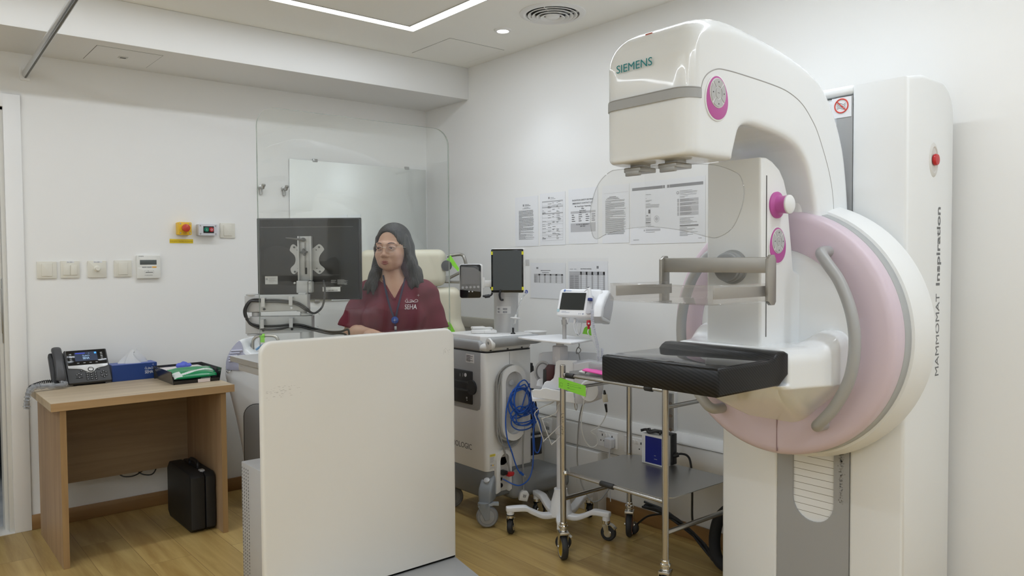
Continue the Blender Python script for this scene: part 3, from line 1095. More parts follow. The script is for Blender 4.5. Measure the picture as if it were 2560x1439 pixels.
def keypad(cx, cz, y, s, parent_name):
    """egg-shaped magenta pad with a ring of grey keys, on a side facing -y"""
    n = 48
    eg = [(.050 * s * sin(a) * (1 - .10 * cos(a)), .060 * s * cos(a)) for a in np.linspace(0, 2 * pi, n, False)]
    rim = [(x * 1.08, z * 1.07) for x, z in eg]
    o = (cx, y + .004, cz)
    k = obj('keypad', MB().prism(eg, o, X_, Z_, (0, -.009, 0), .002, 2), MAGENTA, mammo)
    obj('rim', MB().prism(rim, o, X_, Z_, (0, -.0075, 0), .002, 2), SATIN, k)
    kc = .013 * s
    obj('key_ring', MB().prism([(.0375 * s * cos(a), kc + .0415 * s * sin(a)) for a in np.linspace(0, 2 * pi, 40, False)], o, X_, Z_, (0, -.0108, 0), .001, 1), mat('key_bezel', (.72, .72, .72), .4), k)
    for q in range(4):
        a0 = pi / 4 + q * pi / 2 + .10
        A = np.linspace(a0, a0 + pi / 2 - .20, 8)
        seg = [(.034 * s * cos(a), kc + .0385 * s * sin(a)) for a in A] + [(.0165 * s * cos(a), kc + .019 * s * sin(a)) for a in A[::-1]]
        b = obj('key', MB().prism(seg, o, X_, Z_, (0, -.0125, 0)), LGREY, k)
    obj('key', MB().prism([(.0125 * s * cos(a), kc + .0155 * s * sin(a)) for a in np.linspace(0, 2 * pi, 24, False)], o, X_, Z_, (0, -.0125, 0)), LGREY, k)
    rc = []
    for dx_, dz_ in ((.0, .030), (.0, -.030), (.025, .0), (-.025, .0)):
        rc.append((dx_ * s - .0018, kc + dz_ * s - .0018, dx_ * s + .0018, kc + dz_ * s + .0018))
    rc.append((-.005, kc - .0006, .004, kc + .0006))
    obj('key_symbols', MB().bars(rc, (cx, y - .0086, cz), X_, Z_, .0003), INK, k, 0)
    return k


keypad(1.872, 1.845, SYD, 1.03, '')
# --- compression tower
TY0, TY1, TX0 = 1.372, 1.580, 2.18
prof = [(TX0, 1.098), (2.425, 1.098), (2.425, 1.318), (2.418, 1.332), (2.395, 1.342), (2.378, 1.348), (2.368, 1.42), (2.350, 1.52), (2.338, 1.60), (2.318, 1.645), (2.29, 1.678), (2.25, 1.700), (2.215, 1.710), (TX0, 1.708)]
obj('compression_tower', MB().prism(prof, (0, TY0, 0), X_, Z_, (0, TY1 - TY0, 0), .011, 3), SATIN, mammo)
obj('tower_slot', MB().box((2.2075, TY0 - .0008, 1.135), (2.2125, TY0 + .01, 1.652)), mat('slot_dark', (.12, .12, .115), .6), mammo, 0)
k = obj('knob', MB().lathe([(.043, 0), (.043, .005), (.031, .012), (.028, .020), (.029, .036), (.031, .046)], (2.268, TY0, 1.560), (0, -1, 0), 36), MAGENTA, mammo)
obj('knob_cap', MB().lathe([(.031, .044), (.030, .049), (.026, .052), (0, .0525)], (2.268, TY0, 1.560), (0, -1, 0), 32), SATIN, k)
keypad(2.272, 1.430, TY0, .96, '')
# compression plate: steel bracket on a dial, clear tray
d = obj('plate_lock', MB().lathe([(0, .046), (.040, .046), (.046, .042), (.046, .030), (.050, .028), (.050, .012), (.056, .008), (.056, 0)], (TX0, 1.475, 1.360), (-1, 0, 0), 40), GREY, mammo)
obj('lock_groove', MB().box((TX0 - .0475, 1.43, 1.355), (TX0 - .045, 1.52, 1.368)), SILVER, d)
BX = 2.075
mb = MB().box((BX, 1.285, 1.343), (BX + .010, 1.680, 1.391), .002)
cp = obj('plate_bracket', mb, mat('bracket_steel', (.40, .385, .355), .36, .9), mammo)
for y in (1.272, 1.676):
    mb = MB().prism([(BX - .012, 1.252), (BX + .004, 1.240), (BX + .022, 1.240), (BX + .030, 1.25), (BX + .030, 1.378), (BX + .020, 1.392), (BX + .004, 1.392), (BX - .012, 1.38)], (0, y, .006), X_, Z_, (0, .012, 0), .0015)
    obj('bracket_end', mb, mat('bracket_steel', (.40, .385, .355), .36, .9), cp)
tx0, tx1, ty0, ty1, tz0, tz1, th = 1.80, 2.085, 1.284, 1.672, 1.256, 1.312, .0035
mb = MB().box((tx0, ty0, tz0), (tx1, ty1, tz0 + th), .001, 1).box((tx0, ty0, tz0 + th), (tx0 + th, ty1, tz1), .001, 1).box((tx0 + th, ty0, tz0 + th), (tx1, ty0 + th, tz1), .001, 1)
mb.box((tx0 + th, ty1 - th, tz0 + th), (tx1, ty1, tz1), .001, 1).box((tx1 - th, ty0 + th, tz0 + th), (tx1, ty1 - th, tz1 - .012), .001, 1)
mb.box((tx0 - .006, ty0 + .02, tz1 - .006), (tx0, ty1 - .02, tz1), .001, 1)
obj('compression_tray', mb, clear('tray_acrylic', (.965, .96, .955), 1, haze=.035, hazecol=(.75, .74, .72)), mammo)
for y in (ty0 + .008, ty1 - .008 - .006):
    obj('tray_rail', MB().box((tx0 + .02, y, tz0 + .016), (tx1 + .01, y + .005, tz1 - .008), .001), mat('bracket_steel', (.4, .38, .36), .36, .9), cp)
# --- breast table: carbon slab with raised rear lip, white shelf behind
CARB = mat('carbon_fibre', (.012, .012, .0125), .28, spec=.3)
nt = CARB.node_tree
b_ = nt.nodes['Principled BSDF']
tc = nt.nodes.new('ShaderNodeTexCoord')
wv = nt.nodes.new('ShaderNodeTexWave')
mp = nt.nodes.new('ShaderNodeMapping')
mp.inputs['Rotation'].default_value = (radians(45), radians(30), radians(45))
wv.inputs['Scale'].default_value = 42
wv.inputs['Distortion'].default_value = .4
cr = nt.nodes.new('ShaderNodeValToRGB')
cr.color_ramp.elements[0].color = (.003, .003, .0032, 1)
cr.color_ramp.elements[1].color = (.016, .016, .017, 1)
nt.links.new(tc.outputs['Object'], mp.inputs['Vector'])
nt.links.new(mp.outputs['Vector'], wv.inputs['Vector'])
nt.links.new(wv.outputs['Fac'], cr.inputs['Fac'])
nt.links.new(cr.outputs['Color'], b_.inputs['Base Color'])
bx0, bx1, by0, by1 = 1.79, 2.155, 1.258, 1.700
prof = [(bx0 + .004, 1.001), (bx0, 1.010), (bx0, 1.076), (bx0 + .006, 1.083), (bx0 + .25, 1.082), (bx1 - .085, 1.082), (bx1 - .068, 1.096), (bx1 - .050, 1.104), (bx1 - .02, 1.104), (bx1, 1.096), (bx1, 1.03), (bx1 - .05, 1.001)]
slab = obj('breast_table', MB().prism(prof, (0, by0, 0), X_, Z_, (0, by1 - by0, 0), .008, 3), CARB, mammo, 50)
obj('table_top', MB().box((bx0 + .012, by0 + .012, 1.080), (bx1 - .088, by1 - .012, 1.0845), .001), mat('detector_cover', (.025, .025, .027), .07), slab)
F = Field((2.05, 1.12, .80), (2.46, 1.83, 1.20), .0045)


def sstep(t):
    t = np.clip(t, 0, 1)
    return t * t * (3 - 2 * t)


def smx(a, b, k):
    h_ = np.maximum(k - np.abs(a - b), 0) / k
    return np.maximum(a, b) + h_ * h_ * k * .25


def shelf_d(X, Y, Z):
    ay = np.abs(Y - 1.478)
    w = .222 + .062 * sstep((X - 2.14) / .26) - 1.1 * np.maximum(.985 - Z, 0)
    zt = 1.107 + .046 * sstep((X - 2.27) / .12) * sstep((ay - .125) / .09)
    zb = 1.008 - .55 * (X - 2.08)
    d = smx((ay - w) * .85, (Z - zt) * .9, .045)
    d = smx(d, (zb - Z) / 1.15, .03)
    return smx(d, np.where(Z > 1.0, 2.152, 2.09) - X + 0 * Y, .012)


F.put(shelf_d, (2.06, 1.13, .81), (2.46, 1.82, 1.19))
v, f = F.mesh(lambda P: P[:, 0] < 2.43)
obj('table_support', MB().add(v, f), GLOSS, mammo, 60)
# --- face shield: bowed clear sheet with two clamps
out = [(1.618, 1.664), (1.66, 1.662), (1.705, 1.638), (1.735, 1.60), (1.755, 1.541), (1.750, 1.480), (1.727, 1.453), (1.678, 1.467), (1.594, 1.480), (1.484, 1.482), (1.368, 1.466), (1.293, 1.447), (1.260, 1.446), (1.221, 1.467), (1.196, 1.51), (1.184, 1.560), (1.192, 1.60), (1.212, 1.620), (1.273, 1.644), (1.36, 1.655), (1.48, 1.662)]
ol2 = spline([(y, z, 0) for y, z in out], 4, True)
yc_ = 1.47


def bow(y):
    return 1.786 + .012 * ((y - yc_) / .28) ** 2


bm = bmesh.new()
ny, nz = 44, 22
ys, zs = np.linspace(1.175, 1.765, ny), np.linspace(1.44, 1.67, nz)
fp = poly_dist([(p[0], p[1]) for p in ol2])
# fan of quads: rows scaled toward the centre keep the outline smooth
cen = V3((1.47, 1.56))
rings = [[(cen + (V3(p[:2]) - cen) * q) for p in ol2] for q in (1, .75, .5, .25)]
V, Fc = [], []
for side in (0, 1):
    for R_ in rings:
        for p in R_:
            V.append((bow(p[0]) + side * .0028, p[0], p[1]))
    V.append((bow(cen[0]) + side * .0028, cen[0], cen[1]))
n = len(ol2)
tot = 4 * n + 1
for side in (0, 1):
    o_ = side * tot
    for r_ in range(3):
        for k in range(n):
            q = (o_ + r_ * n + k, o_ + r_ * n + (k + 1) % n, o_ + (r_ + 1) * n + (k + 1) % n, o_ + (r_ + 1) * n + k)
            Fc.append(q if side else q[::-1])
    for k in range(n):
        q = (o_ + 3 * n + k, o_ + 3 * n + (k + 1) % n, o_ + 4 * n)
        Fc.append(q if side else q[::-1])
for k in range(n):
    Fc.append((k, (k + 1) % n, tot + (k + 1) % n, tot + k))
sh = obj('face_shield', MB().add(V, Fc), clear('shield_acrylic', (.945, .945, .94), 1, haze=.015), mammo)
obj('shield_edge', MB().tube([(bow(p[0]) + .0014, p[0], p[1]) for p in ol2], .0013, 6, True), clear('edge_acrylic', (.84, .84, .84), 1), sh)
for y0, y1 in ((1.545, 1.612), (1.410, 1.478)):
    mb = MB().box((1.800, y0, 1.653), (1.875, y1, 1.668), .003).box((1.80, y0 + .006, 1.642), (1.812, y1 - .006, 1.658), .002).box((1.82, y0 + .01, 1.665), (1.86, y1 - .01, 1.682), .001)
    obj('shield_clamp', mb, mat('bracket_steel', (.4, .38, .36), .36, .9), sh)
# ================================================================== desk and what stands on it
YAW = -radians(39.8887)                    # things turned to face the room diagonally share this heading


def logo(mb, o, right, up, w, th=.0003):
    """clinic mark: Arabic word over SEHA with a four-point sparkle, width w"""
    r, u = unit(right), unit(up)
    nn = np.cross(r, u)

    def pt(x, y):
        return V3(o) + (r * x + u * y) * w + nn * th

    def st(p, closed=False, wd=.034):
        q = spline([(a, b, 0) for a, b in p], 6, closed)
        mb.tube([pt(a[0], a[1]) for a in q], wd * w * .5, 5, closed)
    st([(1.0, .60), (.97, .70), (.86, .76), (.74, .68), (.66, .58), (.80, .555), (.93, .56)], True)
    st([(.66, .58), (.64, .66), (.60, .58), (.50, .56), (.40, .555)])
    st([(.36, .70), (.46, .74), (.58, .70), (.50, .63), (.42, .57), (.34, .555), (.28, .57)])
    st([(.28, .57), (.22, .555), (.10, .56), (.02, .62), (.04, .72), (.14, .76), (.22, .70), (.20, .60), (.16, .56)])
    for x in (.07, .17):
        st([(x - .012, .86), (x + .012, .86)], False, .045)
    st([(1.0, .98), (1.0, 1.20)], False, .018)
    st([(.89, 1.09), (1.11, 1.09)], False, .018)
    t = MB().text('SEHA', (0, 0, 0), (1, 0, 0), (0, 1, 0), 1, 0)
    v = t.verts()
    t = MB().text('SEHA', pt(0, .0), r, u, w * .56, th, sx=.98 / (v[:, 0].max() * .56), bold=.004)
    mb.add(t.verts(), t.f)
    return mb


DX, DY, DZT = 1.424, 3.93, .762
t = thing('desk', 'light oak desk with panel sides standing against the back wall', 'desk', (1.015, 4.24, 0))
obj('desktop', MB().box((.606, DY, DZT - .038), (DX, 4.56, DZT), .0015, 1), DESKM, t, 20)
obj('edge_band', MB().box((.6055, DY - .001, DZT - .037), (DX + .0005, DY + .0005, DZT - .001)), DEDGE, t, 20)
for x in (.642, DX - .064):
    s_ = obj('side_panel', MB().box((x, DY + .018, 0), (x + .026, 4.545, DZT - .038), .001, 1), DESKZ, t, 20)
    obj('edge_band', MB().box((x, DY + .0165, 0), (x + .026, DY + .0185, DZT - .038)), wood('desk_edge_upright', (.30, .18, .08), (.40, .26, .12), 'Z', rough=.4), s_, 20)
obj('modesty_panel', MB().box((.668, 4.50, .25), (DX - .064, 4.52, DZT - .038)), wood('desk_oak_panel_shaded', (.22, .145, .08), (.34, .24, .14), 'X', rough=.5, scale=1.1), t, 20)  # darker panel oak; under-desk shade is partly put into its colour
obj('wall_cable', MB().tube(spline([(1.00, 4.525, .255), (1.03, 4.51, .235), (1.08, 4.505, .232), (1.13, 4.52, .25), (1.16, 4.53, .265)], 6), .0035, 8).tube(spline([(1.09, 4.525, .262), (1.12, 4.51, .232), (1.165, 4.505, .222), (1.19, 4.51, .245), (1.195, 4.525, .275)], 6), .0035, 8), BLACK, t)

# --- black hard case under the desk
t = thing('hard_case', 'black hard-shell equipment case standing under the desk', 'case', (1.305, 4.2, 0))
cm = mat('case_black', (.012, .012, .013), .5, bump=(300, .3))
ca = rrect(.075, .30, .02, 4)
for x, w in ((1.228, .072), (1.303, .050)):
    mb = MB().prism([(a, b) for a, b in ((4.055, .003), (4.40, .003), (4.435, .03), (4.435, .27), (4.40, .305), (4.055, .305), (4.03, .285), (4.03, .022))], (x, 0, 0), (0, 1, 0), Z_, (w, 0, 0), .008, 2)
    obj('shell', mb, cm, t)
obj('latch', MB().box((1.290, 4.07, .300), (1.314, 4.105, .312), .003), SILVER, t)
obj('handle', MB().tube(spline([(1.31, 4.17, .300), (1.31, 4.175, .325), (1.31, 4.235, .333), (1.31, 4.295, .325), (1.31, 4.30, .300)], 5), .009, 10), cm, t)

# --- desk phone
PXC, PY = .860, 4.405
t = thing('desk_telephone', 'dark grey office telephone with a lit colour screen on the desk', 'telephone', (PXC, PY, DZT))
ph = mat('phone_grey', (.045, .046, .048), .45)
ang = radians(51)
PS = .86
ux = V3((1, 0, 0))
uz = V3((0, cos(ang), sin(ang)))            # up along the sloping face
un = np.cross(ux, uz)                       # outward, toward the room


def fp(x, y, d=0.0):
    """point on the sloping phone face: x right, y up the slope, d out from it"""
    return V3((PXC, PY, DZT + .018)) + (ux * x + uz * y + un * d) * PS


def slab(mb, poly, d0, d1, bev=.002):
    return mb.prism(poly, fp(0, 0, d0), ux * PS, uz * PS, un * (d1 - d0) * PS, bev, 2)


mb = slab(MB(), rrect(.232, .232, .008, 4, .0, .116), -.022, .0, .004)
obj('body', mb, ph, t)
st = MB().prism([(PY + .03, DZT + .0006), (PY + .115, DZT + .0006), (PY + .125, DZT + .12), (PY + .105, DZT + .135), (PY + .020, DZT + .022)], (PXC - .075, 0, 0), (0, 1, 0), Z_, (.15, 0, 0), .003)
obj('foot_stand', st, BLACK, t)
mb = slab(MB(), [(-.106, .100), (-.106, .226), (.108, .226), (.108, .104), (.092, .097), (.065, .094), (.040, .085), (.028, .070), (.012, .062), (-.004, .064), (-.018, .075), (-.036, .088), (-.07, .095)], -.004, .006, .001)
obj('silver_bezel', mb, mat('phone_silver', (.52, .52, .51), .32, .5), t)
scr = obj('screen_panel', slab(MB(), rrect(.212, .104, .004, 4, .001, .170), .004, .009, .0008), mat('phone_glass', (.006, .006, .007), .08), t)
obj('display', slab(MB(), rrect(.122, .064, .001, 2, -.002, .176), .008, .0094, 0), mat('phone_display', (.01, .012, .02), .15, emit=(.018, .028, .055), es=1.2), scr)
lg = obj('screen_logo', logo(MB(), fp(-.022, .156, .0096), ux, uz, .032), mat('screen_light', (.4, .55, .7), .5, emit=(.25, .42, .60), es=.6), scr)
obj('screen_icons', MB().bars([(-.058 * PS, .196 * PS, -.006 * PS, .203 * PS)], fp(0, 0, .0095), ux, uz, .0002), mat('screen_blue', (.02, .03, .3), .5, emit=(.03, .05, .42), es=.7), scr, 0)
obj('screen_icons', MB().bars([(.044 * PS, .192 * PS, .056 * PS, .204 * PS)], fp(0, 0, .0095), ux, uz, .0002), mat('screen_azure', (.05, .3, .7), .5, emit=(.05, .32, .75), es=.8), scr, 0)
for s_, xs in ((-1, -.085), (1, .082)):
    for k in range(5):
        obj('line_key', slab(MB(), rrect(.012, .0045, .001, 2, xs, .150 + k * .0115), .008, .0105, 0), LGREY if k % 2 == 0 else GREY, scr)
for k in range(4):
    obj('soft_key', slab(MB(), rrect(.012, .004, .001, 2, -.05 + k * .033, .130), .008, .0105, 0), GREY, scr)
obj('navigation_ring', MB().lathe([(.0142, .0), (.0142, .006), (.0108, .0073)], fp(.011, .083), un, 28), BLACK, t)
obj('navigation_key', MB().lathe([(.0103, .004), (.0103, .0077), (.0077, .009), (0, .009)], fp(.011, .083), un, 24), mat('phone_silver', (.5, .5, .5), .3, .5), t)
km = mat('key_black', (.015, .015, .016), .35)
kg = mat('key_print', (.6, .6, .6), .5)


def key(x, y, w=.015, h=.010):
    k = obj('key', slab(MB(), rrect(w, h, .002, 3, x, y), -.001, .0035, .0008), km, t)
    obj('key_print', MB().bars([((x - .0022) * PS, (y - .0017) * PS, (x + .0022) * PS, (y + .0017) * PS)], fp(0, 0, .0036), ux, uz, .0002), kg, k, 0)


for r_ in range(4):
    for c_ in range(3):
        key(-.012 + c_ * .0225, .018 + r_ * .0145)
for x, y in ((-.066, .052), (-.055, .060), (-.044, .052), (-.039, .079), (.055, .083)):
    key(x, y, .013, .008)
for x, y in ((.066, .056), (.078, .066), (.09, .056), (.066, .036), (.078, .026), (.09, .036)):
    key(x, y, .014, .009)
key(-.055, .034, .038, .007)
# handset in its cradle on the left
obj('cradle', slab(MB(), rrect(.078, .215, .010, 4, -.158, .112), -.03, .004, .004), BLACK, t)
hs = MB()
path = [(-.156, .232, .018), (-.156, .210, .030), (-.156, .170, .036), (-.156, .115, .040), (-.156, .065, .036), (-.156, .035, .028), (-.156, .018, .016)]
P = spline([fp(*p) for p in path], 6)
wd = [.024 + .002 * abs(cos(i / (len(P) - 1) * pi)) for i in range(len(P))]
wd[0] *= .8
wd[-1] *= .8
V, Fc = [], []
n = 16
for i, p in enumerate(P):
    tt = unit(P[min(i + 1, len(P) - 1)] - P[max(i - 1, 0)])
    nn = np.cross(ux, tt)
    for k in range(n):
        a = 2 * pi * k / n
        ca_, sa_ = cos(a), sin(a)
        V.append(p + ux * PS * wd[i] * np.sign(ca_) * abs(ca_) ** .6 + nn * .015 * np.sign(sa_) * abs(sa_) ** .6)
for i in range(len(P) - 1):
    for k in range(n):
        Fc.append((i * n + k, i * n + (k + 1) % n, (i + 1) * n + (k + 1) % n, (i + 1) * n + k))
Fc += [tuple(range(n - 1, -1, -1)), tuple(range((len(P) - 1) * n, len(P) * n))]
obj('handset', MB().add(V, Fc), mat('handset_grey', (.06, .06, .064), .38), t, 60)
# coiled cord falling over the desk's corner, and the clear sleeve round the other end
cp = spline([(.745, 4.425, DZT + .022), (.675, 4.44, DZT + .034), (.617, 4.43, DZT + .024), (.593, 4.415, DZT + .012), (.582, 4.40, DZT - .018), (.572, 4.36, DZT - .07)], 12)
L_ = np.array(cp)
T_ = np.linspace(0, 1, 40 * 12)
xs = np.linspace(0, 1, len(L_))
cen = np.stack([np.interp(T_, xs, L_[:, i]) for i in range(3)], 1)
tan = np.gradient(cen, axis=0)
coil = []
for i in range(len(cen)):
    u, w = perp(tan[i])
    a = i / 12 * 2 * pi
    coil.append(cen[i] + (u * cos(a) + w * sin(a)) * .0075)
obj('coiled_cord', MB().tube(coil, .0024, 5), BLACK, t)
random.seed(4)
sp = spline([fp(-.156, .018, .012), (.735, 4.375, DZT + .021), (.68, 4.37, DZT + .021), (.630, 4.355, DZT + .025), (.603, 4.345, DZT + .026), (.580, 4.335, DZT + .006), (.570, 4.33, DZT - .03), (.566, 4.33, DZT - .075)], 8)
obj('clear_sleeve', MB().tube(sp, [.014 + .0045 * random.uniform(-1, 1) for _ in sp], 9, flat=.8), clear('wrinkled_film', (.86, .87, .88), 1, .25, haze=.30, hazecol=(.62, .64, .67)), t, 20)
obj('inner_cord', MB().tube(sp, .006, 6), DGREY, t)

# --- tissue box
t = thing('tissue_box', 'dark blue cardboard tissue box with a white tissue sticking out', 'tissue box', (1.08, 4.50, DZT))
x0, x1, y0, y1, h = .968, 1.190, 4.440, 4.555, .086
obj('carton', MB().box((x0, y0, DZT), (x1, y1, DZT + h), .001, 1), NAVY, t)
obj('carton_top', MB().box((x0 + .001, y0 + .001, DZT + h), (x1 - .001, y1 - .001, DZT + h + .0006)), mat('carton_top_blue', (.10, .15, .42), .45), t, 0)
obj('clinic_mark', logo(MB(), (x1 - .062, y0 - .0002, DZT + .030), X_, Z_, .042), PAPER, t)
random.seed(11)
V, Fc = [], []
nu, nv = 22, 9
for j in range(nv):
    q = j / (nv - 1)
    for i in range(nu):
        a = 2 * pi * i / nu
        rr = (.046 * (1 - q) ** .7 + .010) * (1 + .24 * sin(3 * a + q * 2) + .12 * sin(5 * a + 1 + 3 * q))
        V.append((1.085 + rr * cos(a) * 1.15 + .012 * q * sin(a * 2), 4.497 + rr * sin(a) * .5, DZT + h + .062 * q * (1 + .14 * sin(2 * a + .6) * q + .07 * sin(4 * a) * q) - .001))
for j in range(nv - 1):
    for i in range(nu):
        Fc.append((j * nu + i, j * nu + (i + 1) % nu, (j + 1) * nu + (i + 1) % nu, (j + 1) * nu + i))
Fc.append(tuple(range((nv - 1) * nu, nv * nu)))
obj('tissue', MB().add(V, Fc), mat('tissue_white', (.62, .63, .64), .9), t, 70)

# --- black letter tray with paper, wipes and a glove in it
t = thing('letter_tray', 'black plastic letter tray on the right end of the desk', 'tray', (1.31, 4.24, DZT))
x0, x1, y0, y1 = 1.168, 1.424, 4.115, 4.42
mb = MB().box((x0 + .012, y0, DZT), (x1 - .012, y1, DZT + .004))
for xa, xb, s_ in ((x0 + .012, x0, 1), (x1 - .012, x1, -1)):
    mb.prism([(xa, DZT), (xb, DZT + .068), (xb + .003 * s_, DZT + .068), (xa + .004 * s_, DZT)], (0, y0 - .004, 0), X_, Z_, (0, y1 - y0 + .008, 0))
mb.prism([(y1 - .004, DZT), (y1 + .008, DZT + .068), (y1 + .011, DZT + .068), (y1, DZT)], (x0, 0, 0), (0, 1, 0), Z_, (x1 - x0, 0, 0))
mb.prism([(y0 + .004, DZT), (y0 - .004, DZT + .018), (y0 - .007, DZT + .018), (y0, DZT)], (x0 + .012, 0, 0), (0, 1, 0), Z_, (x1 - x0 - .024, 0, 0))
obj('tray_body', mb, mat('tray_black', (.010, .010, .011), .22, coat=.3), t)
obj('label_card', MB().box((1.300, y0 - .0072, DZT + .0015), (1.362, y0 - .006, DZT + .019)), mat('card_pinkish', (.72, .62, .58), .5), t)
t = thing('document_stack', 'white papers lying in the black letter tray under the wipes', 'papers', (1.31, 4.25, DZT))
tag(t, 'white papers lying in the black letter tray under the wipes', 'papers')
obj('paper_block', MB().box((x0 + .020, y0 + .125, DZT + .0045), (x1 - .024, y1 - .012, DZT + .056), .001, 1), PAPER, t, 0)
obj('top_sheet', MB().box((x0 + .018, y0 + .122, DZT + .0565), (x1 - .030, y1 - .010, DZT + .0573)), mat('sheet_pinkish', (.74, .69, .68), .7), t, 0)


def pillow(c, lx, ly, h, rz, seed, tilt=0):
    random.seed(seed)
    nx, ny = 72, 48
    V, Fc, mi = [], [], []
    ph_ = [random.uniform(0, 6) for _ in range(6)]
    for side in (1, -1):
        for j in range(ny):
            for i in range(nx):
                a, b = i / (nx - 1) * 2 - 1, j / (ny - 1) * 2 - 1
                fl = (1 - abs(a) ** 3.2) ** .8 * (1 - abs(b) ** 4) ** .6
                wr = .10 * sin(9 * a + ph_[0] + 2 * b) * (abs(a) ** 2) + .05 * sin(7 * b + ph_[1] + 3 * a)
                x = a * lx / 2 * (1 - .04 * b * b)
                y = b * ly / 2 * (1 - .10 * (1 - abs(a) ** 2) * 0)
                z = side * h / 2 * (fl + wr * fl + .02)
                if abs(a) > .93:
                    z += .004 * sin(14 * b + ph_[2])
                V.append((x, y, z))
    for s_ in (0, 1):
        o_ = s_ * nx * ny
        for j in range(ny - 1):
            for i in range(nx - 1):
                q = (o_ + j * nx + i, o_ + j * nx + i + 1, o_ + (j + 1) * nx + i + 1, o_ + (j + 1) * nx + i)
                Fc.append(q if s_ == 0 else q[::-1])
                a, b = (i + .5) / (nx - 1) * 2 - 1, (j + .5) / (ny - 1) * 2 - 1
                line = -.35 + .30 * a + .12 * sin(3 * a)
                mi.append(1 if (abs(b - line) < .13 or (a < -.62 and -.9 < b < -.1)) else 0)
    for i in range(nx - 1):
        Fc += [(i, nx * ny + i, nx * ny + i + 1, i + 1), ((ny - 1) * nx + i, (ny - 1) * nx + i + 1, nx * ny + (ny - 1) * nx + i + 1, nx * ny + (ny - 1) * nx + i)]
        mi += [0, 0]
    for j in range(ny - 1):
        Fc += [(j * nx, (j + 1) * nx, nx * ny + (j + 1) * nx, nx * ny + j * nx), (j * nx + nx - 1, nx * ny + j * nx + nx - 1, nx * ny + (j + 1) * nx + nx - 1, (j + 1) * nx + nx - 1)]
        mi += [0, 0]
    M = Matrix.Translation(c) @ Matrix.Rotation(rz, 4, 'Z') @ Matrix.Rotation(tilt, 4, 'X')
    mb = MB()
    mb.add(V, Fc, mi)
    return mb.xf(M), M


mb, M = pillow((1.292, 4.172, DZT + .048), .226, .122, .036, .05, 5, radians(17))
t = thing('wipes_packet', 'green and white soft packet of wet wipes in the black tray', 'wipes packet', (1.31, 4.16, DZT + .06))
fm = mat('packet_green', (.0, .235, .075), .25, coat=.4)
obj('pouch', mb, [fm, mat('packet_white', (.66, .72, .68), .28, coat=.4)], t, 70)
obj('barcode_patch', MB().box((.03, -.060, .004), (.08, -.040, .0055)).xf(M @ Matrix.Rotation(radians(26), 4, 'X')), mat('packet_white', (.66, .72, .68), .28), t, 0)
F = Field((1.21, 4.24, DZT + .05), (1.37, 4.38, DZT + .13), .0022)
random.seed(3)
for k in range(16):
    a = random.uniform(0, 6.3)
    r_ = random.uniform(.004, .030)
    F.ell((1.288 + r_ * 1.15 * cos(a), 4.30 + r_ * .7 * sin(a), DZT + .073 + random.uniform(0, .012) * (1 - r_ / .035)), (random.uniform(.008, .017), random.uniform(.007, .014), random.uniform(.006, .014)), k=.006)
v, f = F.mesh()
g = obj('rubber_glove', MB().add(v, f), mat('nitrile_blue', (.10, .14, .62), .5, bump=(90, .5)), None, 60)
tag(g, 'crumpled blue rubber glove lying on the papers in the tray', 'glove')

# ================================================================== console with the radiation screen
SX0, SX1, SY = 1.132, 2.034, 2.842
t = thing('control_console', 'white control console with a tall clear protective screen', 'control console', (1.58, 2.95, 0))
rr_ = rrect(SX1 - SX0, 1.083 - .03, [.004, .004, .05, .05], 8, (SX0 + SX1) / 2, (1.083 + .03) / 2)
obj('front_panel', MB().prism(rr_, (0, SY + .034, 0), X_, Z_, (0, -.034, 0), .011, 4), mat('panel_white', (.80, .79, .75), .4), t)
gl = rrect(2.036 - 1.147, 1.98 - .84, [.01, .01, .075, .075], 8, (2.036 + 1.147) / 2, (1.98 + .84) / 2)
gs = obj('protective_screen', MB().prism(gl, (0, SY + .046, 0), X_, Z_, (0, -.010, 0)), GLASS, t, 30)
gp = [(x, SY + .041, z) for x, z in gl]
i0 = min(range(len(gp)), key=lambda i: abs(gp[i][0] - 1.147) + abs(gp[i][2] - .85))
mb = MB()
edge = [p for p in gp if p[2] > .86]
V, Fc = [], []
ids = [i for i in range(len(gl)) if True]
for i in range(len(gl)):
    for y in (SY + .0358, SY + .0462):
        V.append((gl[i][0], y, gl[i][1]))
for i in range(len(gl)):
    j = (i + 1) % len(gl)
    if gl[i][1] < .85 and gl[j][1] < .85:
        continue
    Fc.append((2 * i, 2 * j, 2 * j + 1, 2 * i + 1))
obj('screen_edge', MB().add([(1.5915 + (x - 1.5915) * 1.0006, y, 1.41 + (z - 1.41) * 1.0006) for x, y, z in V], Fc), clear('edge_glass', (.52, .60, .56), 1, .1, haze=.25, hazecol=(.7, .75, .72)), gs, 40)
mb = MB().prism([(SX0, SY + .034), (SX1, SY + .034), (SX1, SY + .012), (1.955, 2.46), (1.215, 2.46), (SX0, SY + .012)], (0, 0, 0), X_, (0, 1, 0), (0, 0, .03), .003, 2)
obj('base_plate', mb, mat('base_grey', (.42, .425, .43), .45), t)
cab = obj('cabinet', MB().box((SX0 + .004, SY + .036, 0), (1.78, 3.076, .582), .004, 2), mat('cabinet_grey', (.44, .435, .43), .45), t)
rc = []
for c_ in range(4):
    for k in range(40):
        rc.append((-3.066 + c_ * .021, .018 + k * .0138, -3.062 + c_ * .021, .0245 + k * .0138))
obj('vent_slots', MB().bars(rc, (SX0 + .0036, 0, 0), (0, -1, 0), Z_, .0004), mat('vent_dark', (.03, .03, .03), .8), cab, 0)
obj('support_column', MB().box((1.35, SY + .036, .582), (1.75, SY + .10, .955), .004), mat('cabinet_grey', (.44, .43, .43), .45), t)
wt = obj('worktop', MB().box((SX0 + .004, SY + .047, .978), (1.81, 3.176, 1.000), .0015, 1), mat('worktop_grey', (.55, .56, .57), .4), t)
